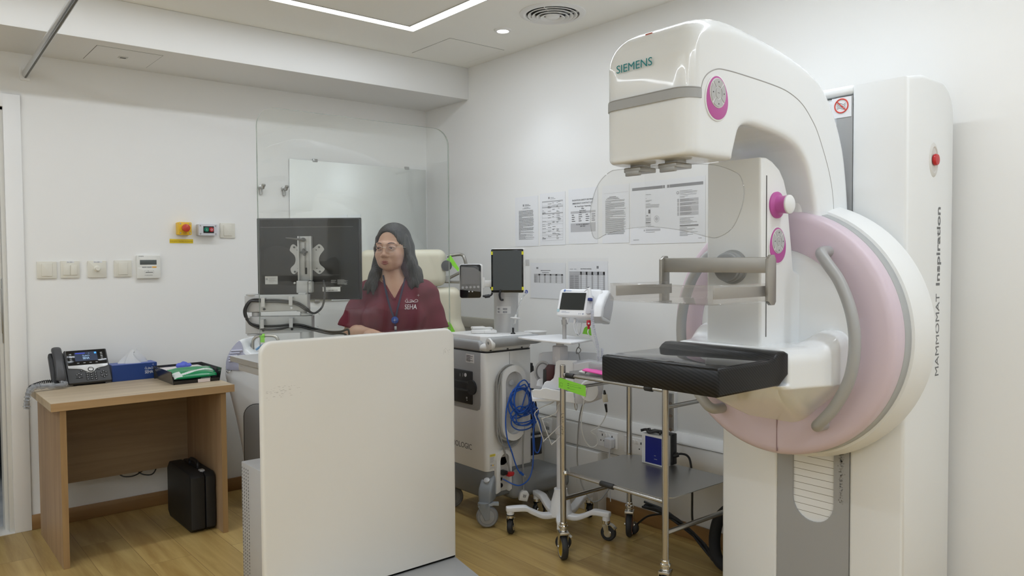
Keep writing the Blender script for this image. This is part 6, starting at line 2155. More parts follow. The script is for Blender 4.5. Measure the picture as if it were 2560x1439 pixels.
obj('knotted_cord', MB().tube(spline([q6(1449, 858, .05), q6(1450, 870, .05), q6(1444, 878, .05), q6(1443, 888, .05), q6(1450, 887, .05), q6(1454, 879, .05), q6(1447, 873, .05), q6(1443, 884, .05), q6(1449, 890, .05), q6(1452, 905, .05)], 6), .0026, 7), mat('cord_grey', (.32, .32, .31), .45), t)
# probe lead ending in a pale connector that hangs by the trolley
cl_ = obj('finger_lead', MB().tube(spline([q6(1462, 950, -.15), q6(1452, 1000, -.14), q6(1447, 1040, -.13), q6(1452, 1080, -.12), q6(1465, 1105, -.11), q6(1478, 1109, -.11), q6(1487, 1100, -.11), q6(1484, 1082, -.11), q6(1471, 1071, -.11), q6(1487, 1062, -.11), q6(1500, 1045, -.12), q6(1508, 1025, -.13), q6(1508, 1010, -.14)], 6), .0028, 7), mat('lead_white', (.70, .70, .67), .4), t)
obj('lead_connector', MB().box(V3((-.013, -.006, -.014)), V3((.013, .006, .026)), .003).xf(Matrix.Translation(q6(1504, 988, -.15)) @ Matrix.Rotation(YAW, 4, 'Z') @ Matrix.Rotation(-.12, 4, 'Y')), CREAM, cl_)
obj('lead_boot', MB().tube([q6(1505, 1000, -.15), q6(1508, 1020, -.142)], [.007, .0045], 10).tube([q6(1502, 966, -.15), q6(1503, 976, -.15)], [.004, .008], 10), BLACK, cl_)
obj('mains_cord', MB().tube(spline([q6(1469, 1004, .05), q6(1456, 1030, .06), q6(1450, 1070, .08), q6(1447, 1120, .09), q6(1446, 1170, .09), q6(1452, 1210, .08), q6(1462, 1240, .06), q6(1480, 1265, .04), q6(1500, 1266, .05), q6(1520, 1250, .08), q6(1540, 1220, .10), q6(1546, 1180, .12)], 6), .0038, 8), mat('cord_grey', (.32, .32, .31), .45), t)

# ================================================================== stainless trolley
TX_, TX2, TYA, TYB = 2.43, 2.885, 1.955, 2.548
t = thing('instrument_trolley', 'stainless steel two-shelf trolley on black castors beside the scanner', 'trolley', ((TX_ + TX2) / 2, (TYA + TYB) / 2, 0))
cols = {(TX_, TYB): mat('hub_yellow', (.52, .34, .02), .45), (TX_, TYA): mat('hub_yellow', (.52, .34, .02), .45), (TX2, TYB): mat('hub_orange', (.42, .10, .03), .45), (TX2, TYA): mat('hub_orange', (.42, .10, .03), .45)}
angs = {(TX_, TYB): radians(-30), (TX_, TYA): radians(110), (TX2, TYB): radians(-55), (TX2, TYA): radians(-60)}
for (x, y), hm in cols.items():
    p_ = obj('post', MB().cyl((x, y, .155), (x, y, .905), .0135, n=24).lathe([(.0135, .903), (.011, .909), (0, .910)], (x, y, 0), Z_, 24), STEEL, t)
    obj('post_socket', MB().lathe([(.013, .135), (.0165, .140), (.0165, .150), (.0215, .155), (.0215, .163), (.0165, .168), (.0165, .178), (.0135, .180)], (x, y, 0), Z_, 24), CHROME, p_)
    a_ = angs[(x, y)]
    d, e = V3((cos(a_), sin(a_), 0)), V3((-sin(a_), cos(a_), 0))
    c_ = V3((x, y, 0)) + e * .012
    w = obj('wheel', MB().lathe([(.045, -.014), (.054, -.014), (.060, -.008), (.0615, 0), (.060, .008), (.054, .014), (.045, .014)], c_ + V3((0, 0, .0615)), d, 36), RUBBER, t)
    obj('wheel_hub', MB().lathe([(0, -.010), (.015, -.012), (.043, -.010), (.046, -.013), (.046, .013), (.043, .010), (.015, .012), (0, .010)], c_ + V3((0, 0, .0615)), d, 30), hm, w)
    obj('wheel_rim', MB().lathe([(.043, -.0135), (.047, -.0145), (.047, .0145), (.043, .0135)], c_ + V3((0, 0, .0615)), d, 30), SILVER, w)
    mb = MB().box((-.022, -.026, .125), (.022, .026, .137), .002)
    for s_ in (1, -1):
        mb.prism([(-.018, .135), (.026, .135), (.026, .105), (.018, .055), (.006, .055), (-.010, .105)], (s_ * .0185, 0, 0), (0, 1, 0), Z_, (.003 * s_, 0, 0))
        mb.cyl((s_ * .017, .012, .0615), (s_ * .026, .012, .0615), .007, n=12)
    obj('caster_fork', mb.xf([[d[0], e[0], 0, x], [d[1], e[1], 0, y], [0, 0, 1, 0], [0, 0, 0, 1]]), mat('fork_chrome', (.60, .59, .57), .22, 1), t)


def rail(a, b, r_=.0085, nm='rail', m=None):
    return obj(nm, MB().cyl(a, b, r_, n=16), m or STEEL, t)


ZT, ZL = .862, .412
for x in (TX_, TX2):
    for z in (ZT, ZL):
        rail((x, TYA, z), (x, TYB, z), .0075)
for y in (TYA, TYB):
    rail((TX_, y, .795), (TX2, y, .795), .009)
    rail((TX_, y, .288), (TX2, y, .288), .0105)
rk = mat('sleeve_black', (.02, .02, .02), .5)
for x, y0, y1, z in ((TX_ - .0, 2.475, 2.525, ZT), (TX_, 2.02, 2.06, ZT), (TX_, 2.235, 2.31, ZL)):
    obj('rail_sleeve', MB().cyl((x, y0, z), (x, y1, z), .0125, n=16, bev=.002), rk, t)
    obj('rail_end', MB().ball((TX_ - .004, TYB - .020, z), .011, 14), CHROME, t)
for z, nm in ((ZT + .008, 'top_shelf'), (ZL + .008, 'lower_shelf')):
    c = .045
    pl = [(TX_ + .002, TYA + c), (TX_ + c, TYA - .004), (TX2 - c, TYA - .004), (TX2 + .010, TYA + c), (TX2 + .010, TYB - c), (TX2 - c, TYB + .004), (TX_ + c, TYB + .004), (TX_ + .002, TYB - c)]
    obj(nm, MB().prism(pl, (0, 0, z), X_, (0, 1, 0), (0, 0, .003)), BRUSH, t, 20)
# green paper tag and pen writing on the near-left post
gt = [(-.008, .012), (.165, -.006), (.165, -.055), (-.008, -.035)]
tg = obj('green_tag', MB().prism([(-a, b) for a, b in gt][::-1], (TX_ - .0150, TYB + .004, .838), (0, 1, 0), Z_, (.001, 0, 0)), GREEN, t, 0)
obj('tag_ink', MB().bars([(.05, -.010, .062, -.008), (.05, -.018, .06, -.016), (.05, -.030, .064, -.028), (.064, -.0205, .118, -.0198), (.064, -.0325, .10, -.0318), (.12, -.021, .138, -.0195), (.06, -.012, .135, -.0115), (.0, -.012, .018, -.0112), (.0, -.026, .018, -.0252), (.0, -.026, .0008, -.0112), (.0172, -.026, .018, -.0112)], (TX_ - .0153, TYB + .004, .838), (0, -1, 0), Z_, .0003), INK, tg, 0)
A_ = V3((TX_, TYB, 0)) - V3((.0138, .0, 0))
wr = MB()
# handwritten strokes run down the post
for st_ in ([(0, .005), (0, -.005), (.006, -.005)], [(.012, -.003), (.016, .002), (.012, .003), (.011, -.001), (.014, -.005), (.018, -.003)], [(.022, .003), (.022, -.005)], [(.027, -.005), (.027, .001), (.031, .002), (.032, -.005)], [(.036, -.003), (.037, -.005)], [(.050, .005), (.050, -.004), (.045, -.005), (.044, -.002)], [(.055, .002), (.056, -.005), (.060, -.004), (.061, .002)], [(.066, .006), (.066, -.005)], [(.071, .002), (.073, -.004), (.077, .002), (.073, -.010), (.069, -.011)]):
    P = []
    for u, v_ in st_:
        a = v_ / .0136
        dirn = unit((-.75, -.66, 0))
        sd = np.cross(dirn, Z_)
        q = V3((TX_, TYB, 0)) + (dirn * cos(a) + sd * sin(a) * -1) * .0139
        P.append((q[0], q[1], .685 - u * 1.25))
    wr.tube(P, .0008, 5)
obj('pen_writing', wr, INK, t)
mk = thing('face_mask', 'bright pink and white folded face mask lying on the top shelf of the trolley', 'mask', (2.50, 2.40, .875))
mb = MB().prism([(-.075, -.03), (.075, -.03), (.085, .0), (.075, .035), (-.02, .04), (-.085, .015)], (0, 0, 0), X_, (0, 1, 0), (0, 0, .006), .002).xf(Matrix.Translation((2.478, 2.36, ZT + .0225)) @ Matrix.Rotation(radians(-78), 4, 'Z') @ Matrix.Rotation(radians(6), 4, 'Y'))
obj('mask_body', mb, mat('mask_pink', (.80, .10, .42), .6), mk)
obj('mask_strap', MB().tube(spline([(2.458, 2.43, ZT + .019), (2.452, 2.45, ZT + .022), (2.462, 2.468, ZT + .019), (2.475, 2.455, ZT + .022), (2.478, 2.44, ZT + .022)], 5), .0055, 7), PAPER, mk)
bt = MB().box((2.50, 2.335, ZT + .0115), (2.64, 2.46, ZT + .060), .012, 3)
bg_ = obj('clear_pouch', bt, clear('pouch_film', (.86, .87, .88), 1, .15, haze=.22, hazecol=(.72, .72, .74)), None)
tag(bg_, 'clear plastic pouch lying on the trolley top shelf behind the pink mask', 'pouch')

# ================================================================== right wall: trunking, sockets, rail, papers
TRK = mat('trunking_white', (.72, .71, .68), .38)
prof = [(3.10, .525), (3.085, .525), (3.052, .488), (3.048, .480), (3.048, .345), (3.055, .335), (3.10, .335)]
struct('trim_3', MB().prism([(x, z) for x, z in prof][::-1], (0, 2.1, 0), X_, Z_, (0, 2.54, 0)), TRK)
struct('trim_4', MB().box((3.0465, 2.1, .4765), (3.05, 4.6, .4785)).box((3.0465, 2.1, .343), (3.05, 4.6, .345)), SEAM, 0)
struct('trim_5', MB().box((3.022, 2.895, 0), (3.10, 3.33, .335), .002).box((3.0205, 3.06, .0), (3.024, 3.062, .335)), TRK)
RX = 3.048


def splate(mb, y0, z0, y1, z1, d=.009, x=RX):
    return mb.prism(rrect(y1 - y0, z1 - z0, .004, 3, -(y0 + y1) / 2, (z0 + z1) / 2), (x, 0, 0), (0, -1, 0), Z_, (-d, 0, 0), .002, 2)


def socket_double(label, y0, y1, group):
    z0, z1 = .375, .462
    t = thing('wall_socket', label, 'socket', (RX, (y0 + y1) / 2, .42), group=group)
    obj('face_plate', splate(MB(), y0, z0, y1, z1), WHITE, t)
    for yc2 in (y1 - .038, y0 + .038):
        hole = MB()
        # earth slot, then live and neutral
        hole.bars([(-(yc2) - .0035, .432, -(yc2) + .0035, .444), (-(yc2) - .015, .404, -(yc2) - .007, .410), (-(yc2) + .007, .404, -(yc2) + .015, .410)], (RX - .0092, 0, 0), (0, -1, 0), Z_, .0004)
        obj('pin_holes', hole, mat('hole_dark', (.04, .04, .04), .8), t, 0)
    for yc2 in ((y0 + y1) / 2 + .012, (y0 + y1) / 2 - .012):
        obj('rocker_switch', splate(MB(), yc2 - .008, .428, yc2 + .008, .450, .0115), mat('rocker_white', (.78, .775, .76), .35), t)
    tg = obj('label_strip', splate(MB(), y1 - .055, .4515, y1 - .015, .4595, .0095), PAPER, t, 0)
    obj('lettering', MB().text('RX DB/1', (RX - .0098, y1 - .018, .4530), (0, -1, 0), Z_, .006, .0001), INK, tg, 0)
    return t


socket_double('white double wall socket holding a white plug, left on the trunking', 2.768, 2.915, 'white double sockets')
socket_double('white double wall socket with nothing plugged in, right on the trunking', 2.566, 2.722, 'white double sockets')
t = thing('data_outlet', 'white square data outlet plate on the trunking behind the stand', 'data outlet', (RX, 3.335, .42))
obj('face_plate', splate(MB(), 3.285, .375, 3.395, .462), WHITE, t)
for y in (3.352, 3.318):
    obj('data_port', splate(MB(), y - .011, .418, y + .011, .438, .012), mat('port_white', (.8, .8, .78), .3), t)
obj('lower_port', splate(MB(), 3.302, .392, 3.334, .412, .0098), mat('port_shade', (.35, .35, .34), .5), t)
bp2 = obj('blank_cover', splate(MB(), 3.06, .350, 3.20, .468, .011), TRK, None)
tag(bp2, 'plain white blank cover on the trunking behind the stand pole', 'cover plate')
t = thing('plug_adapter', 'white square mains plug seated in the left double socket', 'plug', (RX - .03, 2.805, .405))
obj('plug_body', MB().prism(rrect(.052, .056, .010, 4, -2.806, .408), (RX - .0115, 0, 0), (0, -1, 0), Z_, (-.036, 0, 0), .007, 3), mat('plug_cool', (.66, .67, .70), .4), t)
obj('plug_lead', MB().tube([(RX - .03, 2.806, .382), (RX - .03, 2.806, .355), (RX - .028, 2.806, .30), (RX - .026, 2.806, .20), (RX - .022, 2.806, .09)], [.006, .0045, .0025, .0025, .0025], 8), mat('plug_cool', (.66, .67, .70), .4), t)
# blue-fronted power box standing on the lower shelf, black lead behind it
t = thing('power_box', 'white power supply box with a deep blue front on the lower trolley shelf', 'power box', (2.86, 2.30, ZL + .0115))
bz0 = ZL + .0115
obj('box_body', MB().box((2.800, 2.262, bz0), (2.850, 2.395, bz0 + .142), .002), WHITE, t)
obj('blue_face', MB().box((2.7985, 2.275, bz0 + .008), (2.801, 2.372, bz0 + .132)), mat('face_blue', (.008, .018, .22), .35), t, 0)
obj('face_print', MB().bars([(-2.318, bz0 + .030, -2.300, bz0 + .032), (-2.318, bz0 + .046, -2.308, bz0 + .048)], (2.7982, 0, 0), (0, -1, 0), Z_, .0003), LGREY, t, 0)
obj('black_back', MB().box((2.851, 2.255, bz0 + .004), (2.888, 2.39, bz0 + .150), .004), BLACK, t)
random.seed(6)
kn = MB()
for k in range(3):
    kn.tube(spline([(2.82 + random.uniform(-.02, .03), 2.29 + .03 * j + random.uniform(-.01, .01), bz0 + .149 + .008 * (j % 2)) for j in range(5)], 4), .005, 7)
obj('bundled_lead', kn, BLACK, t)
obj('power_lead', MB().tube(spline([(2.875, 2.255, bz0 + .05), (2.895, 2.235, bz0 + .055), (2.915, 2.215, bz0 + .045), (2.925, 2.205, bz0 + .01), (2.93, 2.20, bz0 - .08), (2.93, 2.20, .20), (2.935, 2.20, .15)], 6), .0052, 8).tube([(2.87, 2.262, bz0 + .045), (2.885, 2.243, bz0 + .052)], [.014, .010], 10), BLACK, t)
# black cables and plug on the floor below
t = thing('floor_cables', 'bundle of black cables with a black plug on the floor under the trolley', 'cable', (2.95, 2.2, 0))
random.seed(9)
for k in range(6):
    o_ = [random.uniform(-.018, .018) for _ in range(6)]
    P = [(2.965 + o_[0], 2.52, .155 + o_[1]), (2.965 + o_[1], 2.40, .150 + .7 * o_[2]), (2.955 + o_[2], 2.27, .115 + .5 * o_[0]), (2.945 + o_[3], 2.15, .05 + abs(o_[0])), (2.935 + o_[4], 2.07, .012 + .5 * abs(o_[1])), (2.93 + o_[5], 1.97, .010 + .4 * abs(o_[2]))]
    obj('cable', MB().tube(spline(P, 6), .0060, 7), BLACK, t)
obj('cable', MB().tube(spline([(2.955, 2.36, .15), (2.965, 2.44, .125), (2.965, 2.50, .10), (2.955, 2.545, .06), (2.945, 2.565, .035)], 6), .005, 8), BLACK, t)
obj('plug', MB().lathe([(.010, -.012), (.026, -.006), (.031, .010), (.029, .030), (.018, .036), (0, .036)], (2.945, 2.575, .031), (-.7, -.5, .1), 22), BLACK, t)
obj('cable_sleeve', MB().tube(spline([(2.99, 1.90, .30), (2.965, 1.98, .285), (2.93, 2.045, .22), (2.91, 2.06, .13), (2.90, 2.045, .055), (2.885, 2.00, .028), (2.87, 1.92, .026)], 6), .026, 12), mat('sleeve_fabric', (.012, .012, .013), .8), t)
ch_ = thing('wall_plate', 'narrow vertical steel fixing strip on the right wall behind the trolley', 'wall bracket', (3.1, 2.445, .61))
obj('strip', MB().box((3.086, 2.428, .50), (3.0995, 2.466, .712), .001), BRUSH, ch_)
for z in (.53, .60, .66):
    obj('bolt', MB().cyl((3.080, 2.447, z), (3.087, 2.447, z), .009, n=14), STEEL, ch_)
obj('edge_strip', MB().box((3.082, 2.418, .49), (3.0995, 2.427, .72)), PAPER, ch_)
t = thing('bumper_rail', 'grey-beige wall bumper rail low on the right wall behind the chair', 'bumper rail', (3.085, 4.2, .98))
obj('rail', MB().box((3.072, 3.775, .945), (3.099, 4.648, 1.012), .004), mat('bumper_beige', (.42, .40, .34), .5), t)
obj('lower_board', MB().box((3.088, 3.775, .60), (3.0995, 4.648, .945), .001), mat('board_grey', (.44, .43, .39), .55), t)

# --- papers taped to the wall
random.seed(33)
INKP = mat('notice_ink', (.10, .10, .105), .7)


def sheet_of(label, y0, y1, z0, z1, draw, group, name='notice', off=.0006, th=.0008, title=None, skew=0.0):
    """y0 is the left-hand (far) edge seen from the room"""
    W_, H_ = y0 - y1, z1 - z0
    mb = MB()
    M = MB()
    o = (3.0995 - off - th, y0, z0)
    mb.box((3.0995 - off - th, y1, z0), (3.0995 - off, y0, z1))
    p = obj(name, mb, PAPER, None, 0)
    tag(p, label, 'notice', group)
    dk, gr, lt = [], [], []
    draw(W_, H_, dk, gr, lt)
    for nm, rc, m, d in (('shaded_boxes', lt, mat('print_shade', (.50, .50, .515), .7), .0003), ('grey_print', gr, mat('print_grey', (.24, .24, .25), .7), .0006), ('printing', dk, INKP, .0009)):
        if rc:
            q = obj(nm, MB().bars(rc, o, (0, -1, 0), Z_, d), m, p, 0)
    if title:
        q = MB()
        for tx, x, y, s_, al, bo in title:
            q.text(tx, (o[0] - .001, y0 - x, z0 + y), (0, -1, 0), Z_, s_, .0001, al, bold=bo)
        obj('lettering', q, mat('print_mid', (.13, .13, .14), .7), p, 0)
    return p


def lines(dk, x0, x1, ytop, n, pitch, h=.0017, para=.18, ind=0.0):
    y = ytop
    for k in range(n):
        if random.random() < para:
            xe = x0 + (x1 - x0) * random.uniform(.12, .6)
        else:
            xe = x1 - random.uniform(0, .012)
        x = x0
        while x < xe - .004:
            w = random.uniform(.006, .022)
            dk.append((x, y, min(x + w, xe), y + h))
            x += w + .0016
        y -= pitch
    return y


def d1(W, H, dk, gr, lt):
    gr.extend([(W * .35, H - .058, W * .40, H - .046), (W * .44, H - .050, W * .62, H - .047), (W * .44, H - .057, W * .68, H - .054)])
    dk.extend([(W * .40, H - .068, W * .6, H - .0665), (W * .33, H - .073, W * .68, H - .0715)])
    lines(dk, W * .17, W * .83, H - .085, 36, .0050, .0017)


def d2(W, H, dk, gr, lt):
    gr.extend([(W * .34, H - .035, W * .39, H - .024), (W * .42, H - .030, W * .56, H - .028), (W * .42, H - .037, W * .62, H - .035)])
    for y in (.048, .075, .086, .120, .145, .165, .172, .185, .215, .228, .245, .252, .265, .280):
        gr.append((W * .09, H - y, W * .91, H - y + .0007))
    for x in (.09, .91):
        gr.append((W * x - .0003, H - .28, W * x + .0003, H - .048))
    lt.extend([(W * .09, H - .054, W * .91, H - .048), (W * .09, H - .086, W * .91, H - .080), (W * .09, H - .125, W * .91, H - .118)])
    for k in range(46):
        c = random.choice((.10, .32, .5, .72))
        y = H - .056 - k * .0048
        dk.append((W * c, y, W * c + random.uniform(.012, .034), y + .0017))
        if random.random() < .5:
            dk.append((W * .66, y, W * .66 + random.uniform(.012, .03), y + .0015))


def d3(W, H, dk, gr, lt):
    lt.extend([(W * .08, H - .140, W * .93, H - .127), (W * .08, H - .245, W * .93, H - .195)])
    for y in (.078, .091, .104, .117):
        c = W * .5
        w = random.uniform(.03, .07)
    for k in range(4):
        for x in (.12, .36, .60, .80):
            dk.append((W * x, H - .150 - k * .0115, W * x + random.uniform(.018, .030), H - .1465 - k * .0115))


def d4(W, H, dk, gr, lt):
    gr.append((W * .06, H - .042, W * .97, H - .0414))
    for k, w in enumerate((.25, .40, .5)):
        dk.append((W * (.40 - w / 2), H - .062 - k * .006, W * (.40 + w / 2), H - .060 - k * .006))
    y = H - .082
    for k in range(36):
        dk.append((W * .12, y, W * (.88 - random.uniform(0, .08)) if random.random() > .2 else W * random.uniform(.2, .5), y + .0016))
        y -= .0052


def d5(W, H, dk, gr, lt):
    h = W / 2
    gr.extend([(.012, H - .042, h - .022, H - .027), (h - .020, H - .042, h - .008, H - .027), (h + .006, H - .042, h + .020, H - .027), (h + .022, H - .042, W - .012, H - .027)])
    # left page: caption lines, machine drawing, wheel diagram
    x0 = h * .44
    for y, w in ((.068, .035), (.088, .006), (.098, .04), (.104, .025), (.116, .03), (.122, .090), (.128, .088), (.134, .086)):
        dk.append((x0 - .0, H - y, x0 + w, H - y + .0013))
    dk.extend([(x0 + .018, H - .165, x0 + .030, H - .145), (x0 + .004, H - .177, x0 + .016, H - .174), (x0, H - .214, x0 + .032, H - .210)])
    gr.extend([(x0, H - .214, x0 + .0006, H - .136), (x0 + .032, H - .214, x0 + .0326, H - .136), (x0, H - .1364, x0 + .032, H - .136), (x0, H - .18, x0 + .032, H - .1792)])
    lt.append((x0 + .020, H - .206, x0 + .032, H - .186))
    lt.append((x0 + .001, H - .206, x0 + .020, H - .186))
    cx, cy = x0 + .072, H - .195
    for r_, n in ((.016, 30), (.008, 18), (.003, 10)):
        for k in range(n):
            a = 2 * pi * k / n
            dk.append((cx + r_ * cos(a) - .0009, cy + r_ * sin(a) - .0009, cx + r_ * cos(a) + .0009, cy + r_ * sin(a) + .0009))
    for y, w in ((.220, .034), (.226, .036), (.232, .055), (.262, .06)):
        dk.append((x0, H - y, x0 + w, H - y + .0012))
    gr.append((x0 - .05, H - .241, x0 + .09, H - .2404))
    lt.extend([(x0, H - .256, x0 + .096, H - .245), (x0 - .014, H - .256, x0 - .004, H - .247)])
    dk.append((.02, H - .300, .06, H - .2985))
    # right page
    x1 = h + h * .36
    for k in range(16):
        a = 2 * pi * k / 16
        dk.append((x1 - .013 + .006 * cos(a) - .001, H - .072 + .006 * sin(a) - .001, x1 - .013 + .006 * cos(a) + .001, H - .072 + .006 * sin(a) + .001))
    for y, w in ((.064, .075), (.070, .105), (.076, .104), (.084, .1), (.092, .05), (.097, .03)):
        dk.append((x1, H - y, x1 + w, H - y + .0012))
    for y0_, y1_ in ((.102, .119), (.121, .137), (.139, .166), (.168, .186)):
        lt.append((x1, H - y1_, x1 + .112, H - y0_))
        lt.append((x1 - .016, H - y1_, x1 - .004, H - y0_))
        y = y0_ + .006
        while y < y1_ - .001:
            dk.append((x1 + .002, H - y, x1 + random.uniform(.05, .106), H - y + .0013))
            y += .0055
    for k in range(6):
        y = .198 + k * .0055
        dk.append((x1, H - y, x1 + random.uniform(.05, .11), H - y + .0012))
    gr.append((x1, H - .240, x1 + .112, H - .232))
    for k in range(8):
        y = .247 + k * .0055
        dk.append((x1, H - y, x1 + random.uniform(.03, .11), H - y + .0012))
    dk.append((W - .04, H - .300, W - .02, H - .2985))


def dgrid(W, H, dk, gr, lt, x0, x1, y0, y1, rows, hdr, first):
    lt.append((x0, y1 - hdr, x1, y1))
    lt.append((x0, y0, x0 + first, y1 - hdr))
    n = 31
    for k in range(n + 1):
        x = x0 + first + (x1 - x0 - first) * k / n
        gr.append((x, y0, x + .0004, y1))
        if k % 7 in (1,):
            lt.append((x, y0, x + (x1 - x0 - first) * 2 / n, y1))
    for k in range(rows + 1):
        y = y0 + (y1 - hdr - y0) * k / rows
        gr.append((x0, y, x1, y + .0006))
        if k < rows:
            dk.append((x0 + .006, y + .003, x0 + first * .45, y + .005))
            if first > .06:
                dk.append((x0 + first * .56, y + .003, x0 + first * .9, y + .005))
    gr.append((x0, y1, x1, y1 + .0006))


def d6(W, H, dk, gr, lt):
    dk.extend([(W * .30, H - .046, W * .58, H - .0435), (W * .34, H - .058, W * .54, H - .056)])
    gr.extend([(W * .17, H - .035, W * .23, H - .025)])
    dgrid(W, H, dk, gr, lt, W * .10, W * .93, H - .118, H - .066, 5, .008, .034)


def d7(W, H, dk, gr, lt):
    dk.extend([(W * .05, H - .045, W * .13, H - .0435), (W * .16, H - .045, W * .22, H - .0435)])
    gr.extend([(W * .73, H - .040, W * .78, H - .026)])
    dgrid(W, H, dk, gr, lt, W * .03, W * .93, H - .20, H - .058, 11, .018, .082)


G = 'printed notices taped to the right wall'
sheet_of('A4 page of dense print, farthest left in the upper row of wall papers', 3.672, 3.458, 1.474, 1.777, d1, G)
sheet_of('A4 form with a table, second from left in the upper wall papers', 3.440, 3.222, 1.477, 1.785, d2, G)
sheet_of('radiation emergency contact notice with grey boxes on the right wall', 3.196, 2.965, 1.480, 1.792, d3, G,
         title=[('RADIATION SAFETY SECTION', .115, .243, .0125, 'CENTER', .004), ('EMERGENCY CONTACT LIST', .115, .225, .0125, 'CENTER', .004), ('Mr. House Range / Engineering', .115, .209, .010, 'CENTER', .01), ('Office', .115, .196, .010, 'CENTER', .01), ('Speed Dial 4', .115, .184, .010, 'CENTER', .01), ('Office 11 111', .115, .172, .010, 'CENTER', .01), ('IN CASE OF EMERGENCY', .115, .106, .009, 'CENTER', .01), ('SEEK HELP', .115, .096, .009, 'CENTER', .01)])
sheet_of('A4 page of plain paragraphs between the emergency notice and the wide sheet', 2.930, 2.735, 1.478, 1.790, d4, G)
sheet_of('wide A3 sheet of a machine manual with grey header bars on the wall', 2.726, 2.252, 1.469, 1.790, d5, G)
sheet_of('blank-bottomed landscape rota sheet with a small grid, left of the lower wall papers', 3.528, 3.222, 1.160, 1.372, d6, G)
sheet_of('landscape stock control chart with a large grid on the right wall', 3.200, 2.890, 1.156, 1.380, d7, G, title=[('BLS STOCK CONTROL', .145, .179, .0085, 'CENTER', .012)])
# clear sleeves the lower sheets hang in
for y0, y1, lb in ((3.535, 3.215, 'clear plastic sleeve over the small-grid rota sheet'), (3.207, 2.884, 'clear plastic sleeve over the stock control chart')):
    s_ = obj('plastic_sleeve', MB().box((3.0950, y1, 1.150), (3.0956, y0, 1.398)), clear('sleeve_film', (.996, .996, .996), .6, .2, haze=.01, ior=1.13), None, 0)
    tag(s_, lb, 'plastic sleeve', 'clear sleeves on the right wall')
# ================================================================== the operator
WXY = (2.004, 3.305)
t = thing('person', 'woman with long dark hair, glasses and maroon scrubs standing behind the console', 'person', (WXY[0], WXY[1], 0), YAW)
SKIN = mat('skin', (.60, .375, .265), .48, spec=.4, sss=.12)
vary(SKIN, (.52, .28, .19), (22, 22, 22), .42, .66, .55)
HAIR = mat('dark_hair', (.018, .014, .013), .46, spec=.4)
nt = HAIR.node_tree
hb_ = nt.nodes['Principled BSDF']
tc = nt.nodes.new('ShaderNodeTexCoord')
mp = nt.nodes.new('ShaderNodeMapping')
mp.inputs['Scale'].default_value = (210, 210, 5)
nz = nt.nodes.new('ShaderNodeTexNoise')
nz.inputs['Scale'].default_value = 1.0
nz.inputs['Detail'].default_value = 3
bp = nt.nodes.new('ShaderNodeBump')
bp.inputs['Strength'].default_value = .7
bp.inputs['Distance'].default_value = .004
cr = nt.nodes.new('ShaderNodeValToRGB')
cr.color_ramp.elements[0].position = .50
cr.color_ramp.elements[1].position = .80
cr.color_ramp.elements[0].color = (.014, .011, .010, 1)
cr.color_ramp.elements[1].color = (.075, .066, .060, 1)
nt.links.new(tc.outputs['Object'], mp.inputs['Vector'])
nt.links.new(mp.outputs['Vector'], nz.inputs['Vector'])
nt.links.new(nz.outputs['Fac'], bp.inputs['Height'])
nt.links.new(nz.outputs['Fac'], cr.inputs['Fac'])
nt.links.new(cr.outputs['Color'], hb_.inputs['Base Color'])
nt.links.new(bp.outputs['Normal'], hb_.inputs['Normal'])
SCRUB = mat('maroon_cloth', (.150, .020, .036), .8, spec=.25, bump=(34, .35))

HZ = 1.451                                   # height of the eyes
HC = V3((-.009, .0, HZ))                     # head origin: between the ears at eye height
HA = radians(-15)                            # head turned toward the monitor
cH, sH = cos(HA), sin(HA)
HR = np.array([[cH, -sH, 0], [sH, cH, 0], [0, 0, 1]])     # columns: head axes
K = 1.055


def hp_(x, y, z):
    return HC + HR @ (V3((x, y, z)) * K)


HM = HR.T                                     # rows = head axes


def H_ell(F, c, r, k=0.0, op='u', tilt=None):
    M = HM
    if tilt is not None:
        M = tilt @ HM
    F.ell(hp_(*c), V3(r) * K, M, k * K, op)


def rot(ax, a):
    return np.array(Matrix.Rotation(a, 3, ax))


# ---- head and neck
F = Field((-.17, -.17, 1.20), (.15, .17, 1.60), .0023)
H_ell(F, (0, .016, .034), (.071, .090, .077))
H_ell(F, (0, -.020, -.026), (.0625, .064, .070), .03)
H_ell(F, (0, -.034, -.060), (.041, .047, .040), .025)
H_ell(F, (0, -.064, -.086), (.020, .018, .014), .028)
for s_ in (1, -1):
    H_ell(F, (s_ * .036, -.056, -.032), (.025, .024, .024), .02)
    H_ell(F, (s_ * .036, -.036, -.066), (.017, .028, .022), .022)
    F.cap(hp_(s_ * .012, -.082, .020), hp_(s_ * .046, -.069, .018), .008, .007, .016)
    H_ell(F, (s_ * .0315, -.097, .0), (.0165, .015, .0095), .012, 's')
    H_ell(F, (s_ * .0315, -.0735, .002), (.0155, .0125, .0105), .008)
    H_ell(F, (s_ * .072, .010, -.012), (.008, .018, .030), .006)
F.cap(hp_(0, -.082, .012), hp_(0, -.096, -.028), .0060, .0090, .016)
H_ell(F, (0, -.0985, -.0335), (.0115, .0095, .0085), .008)
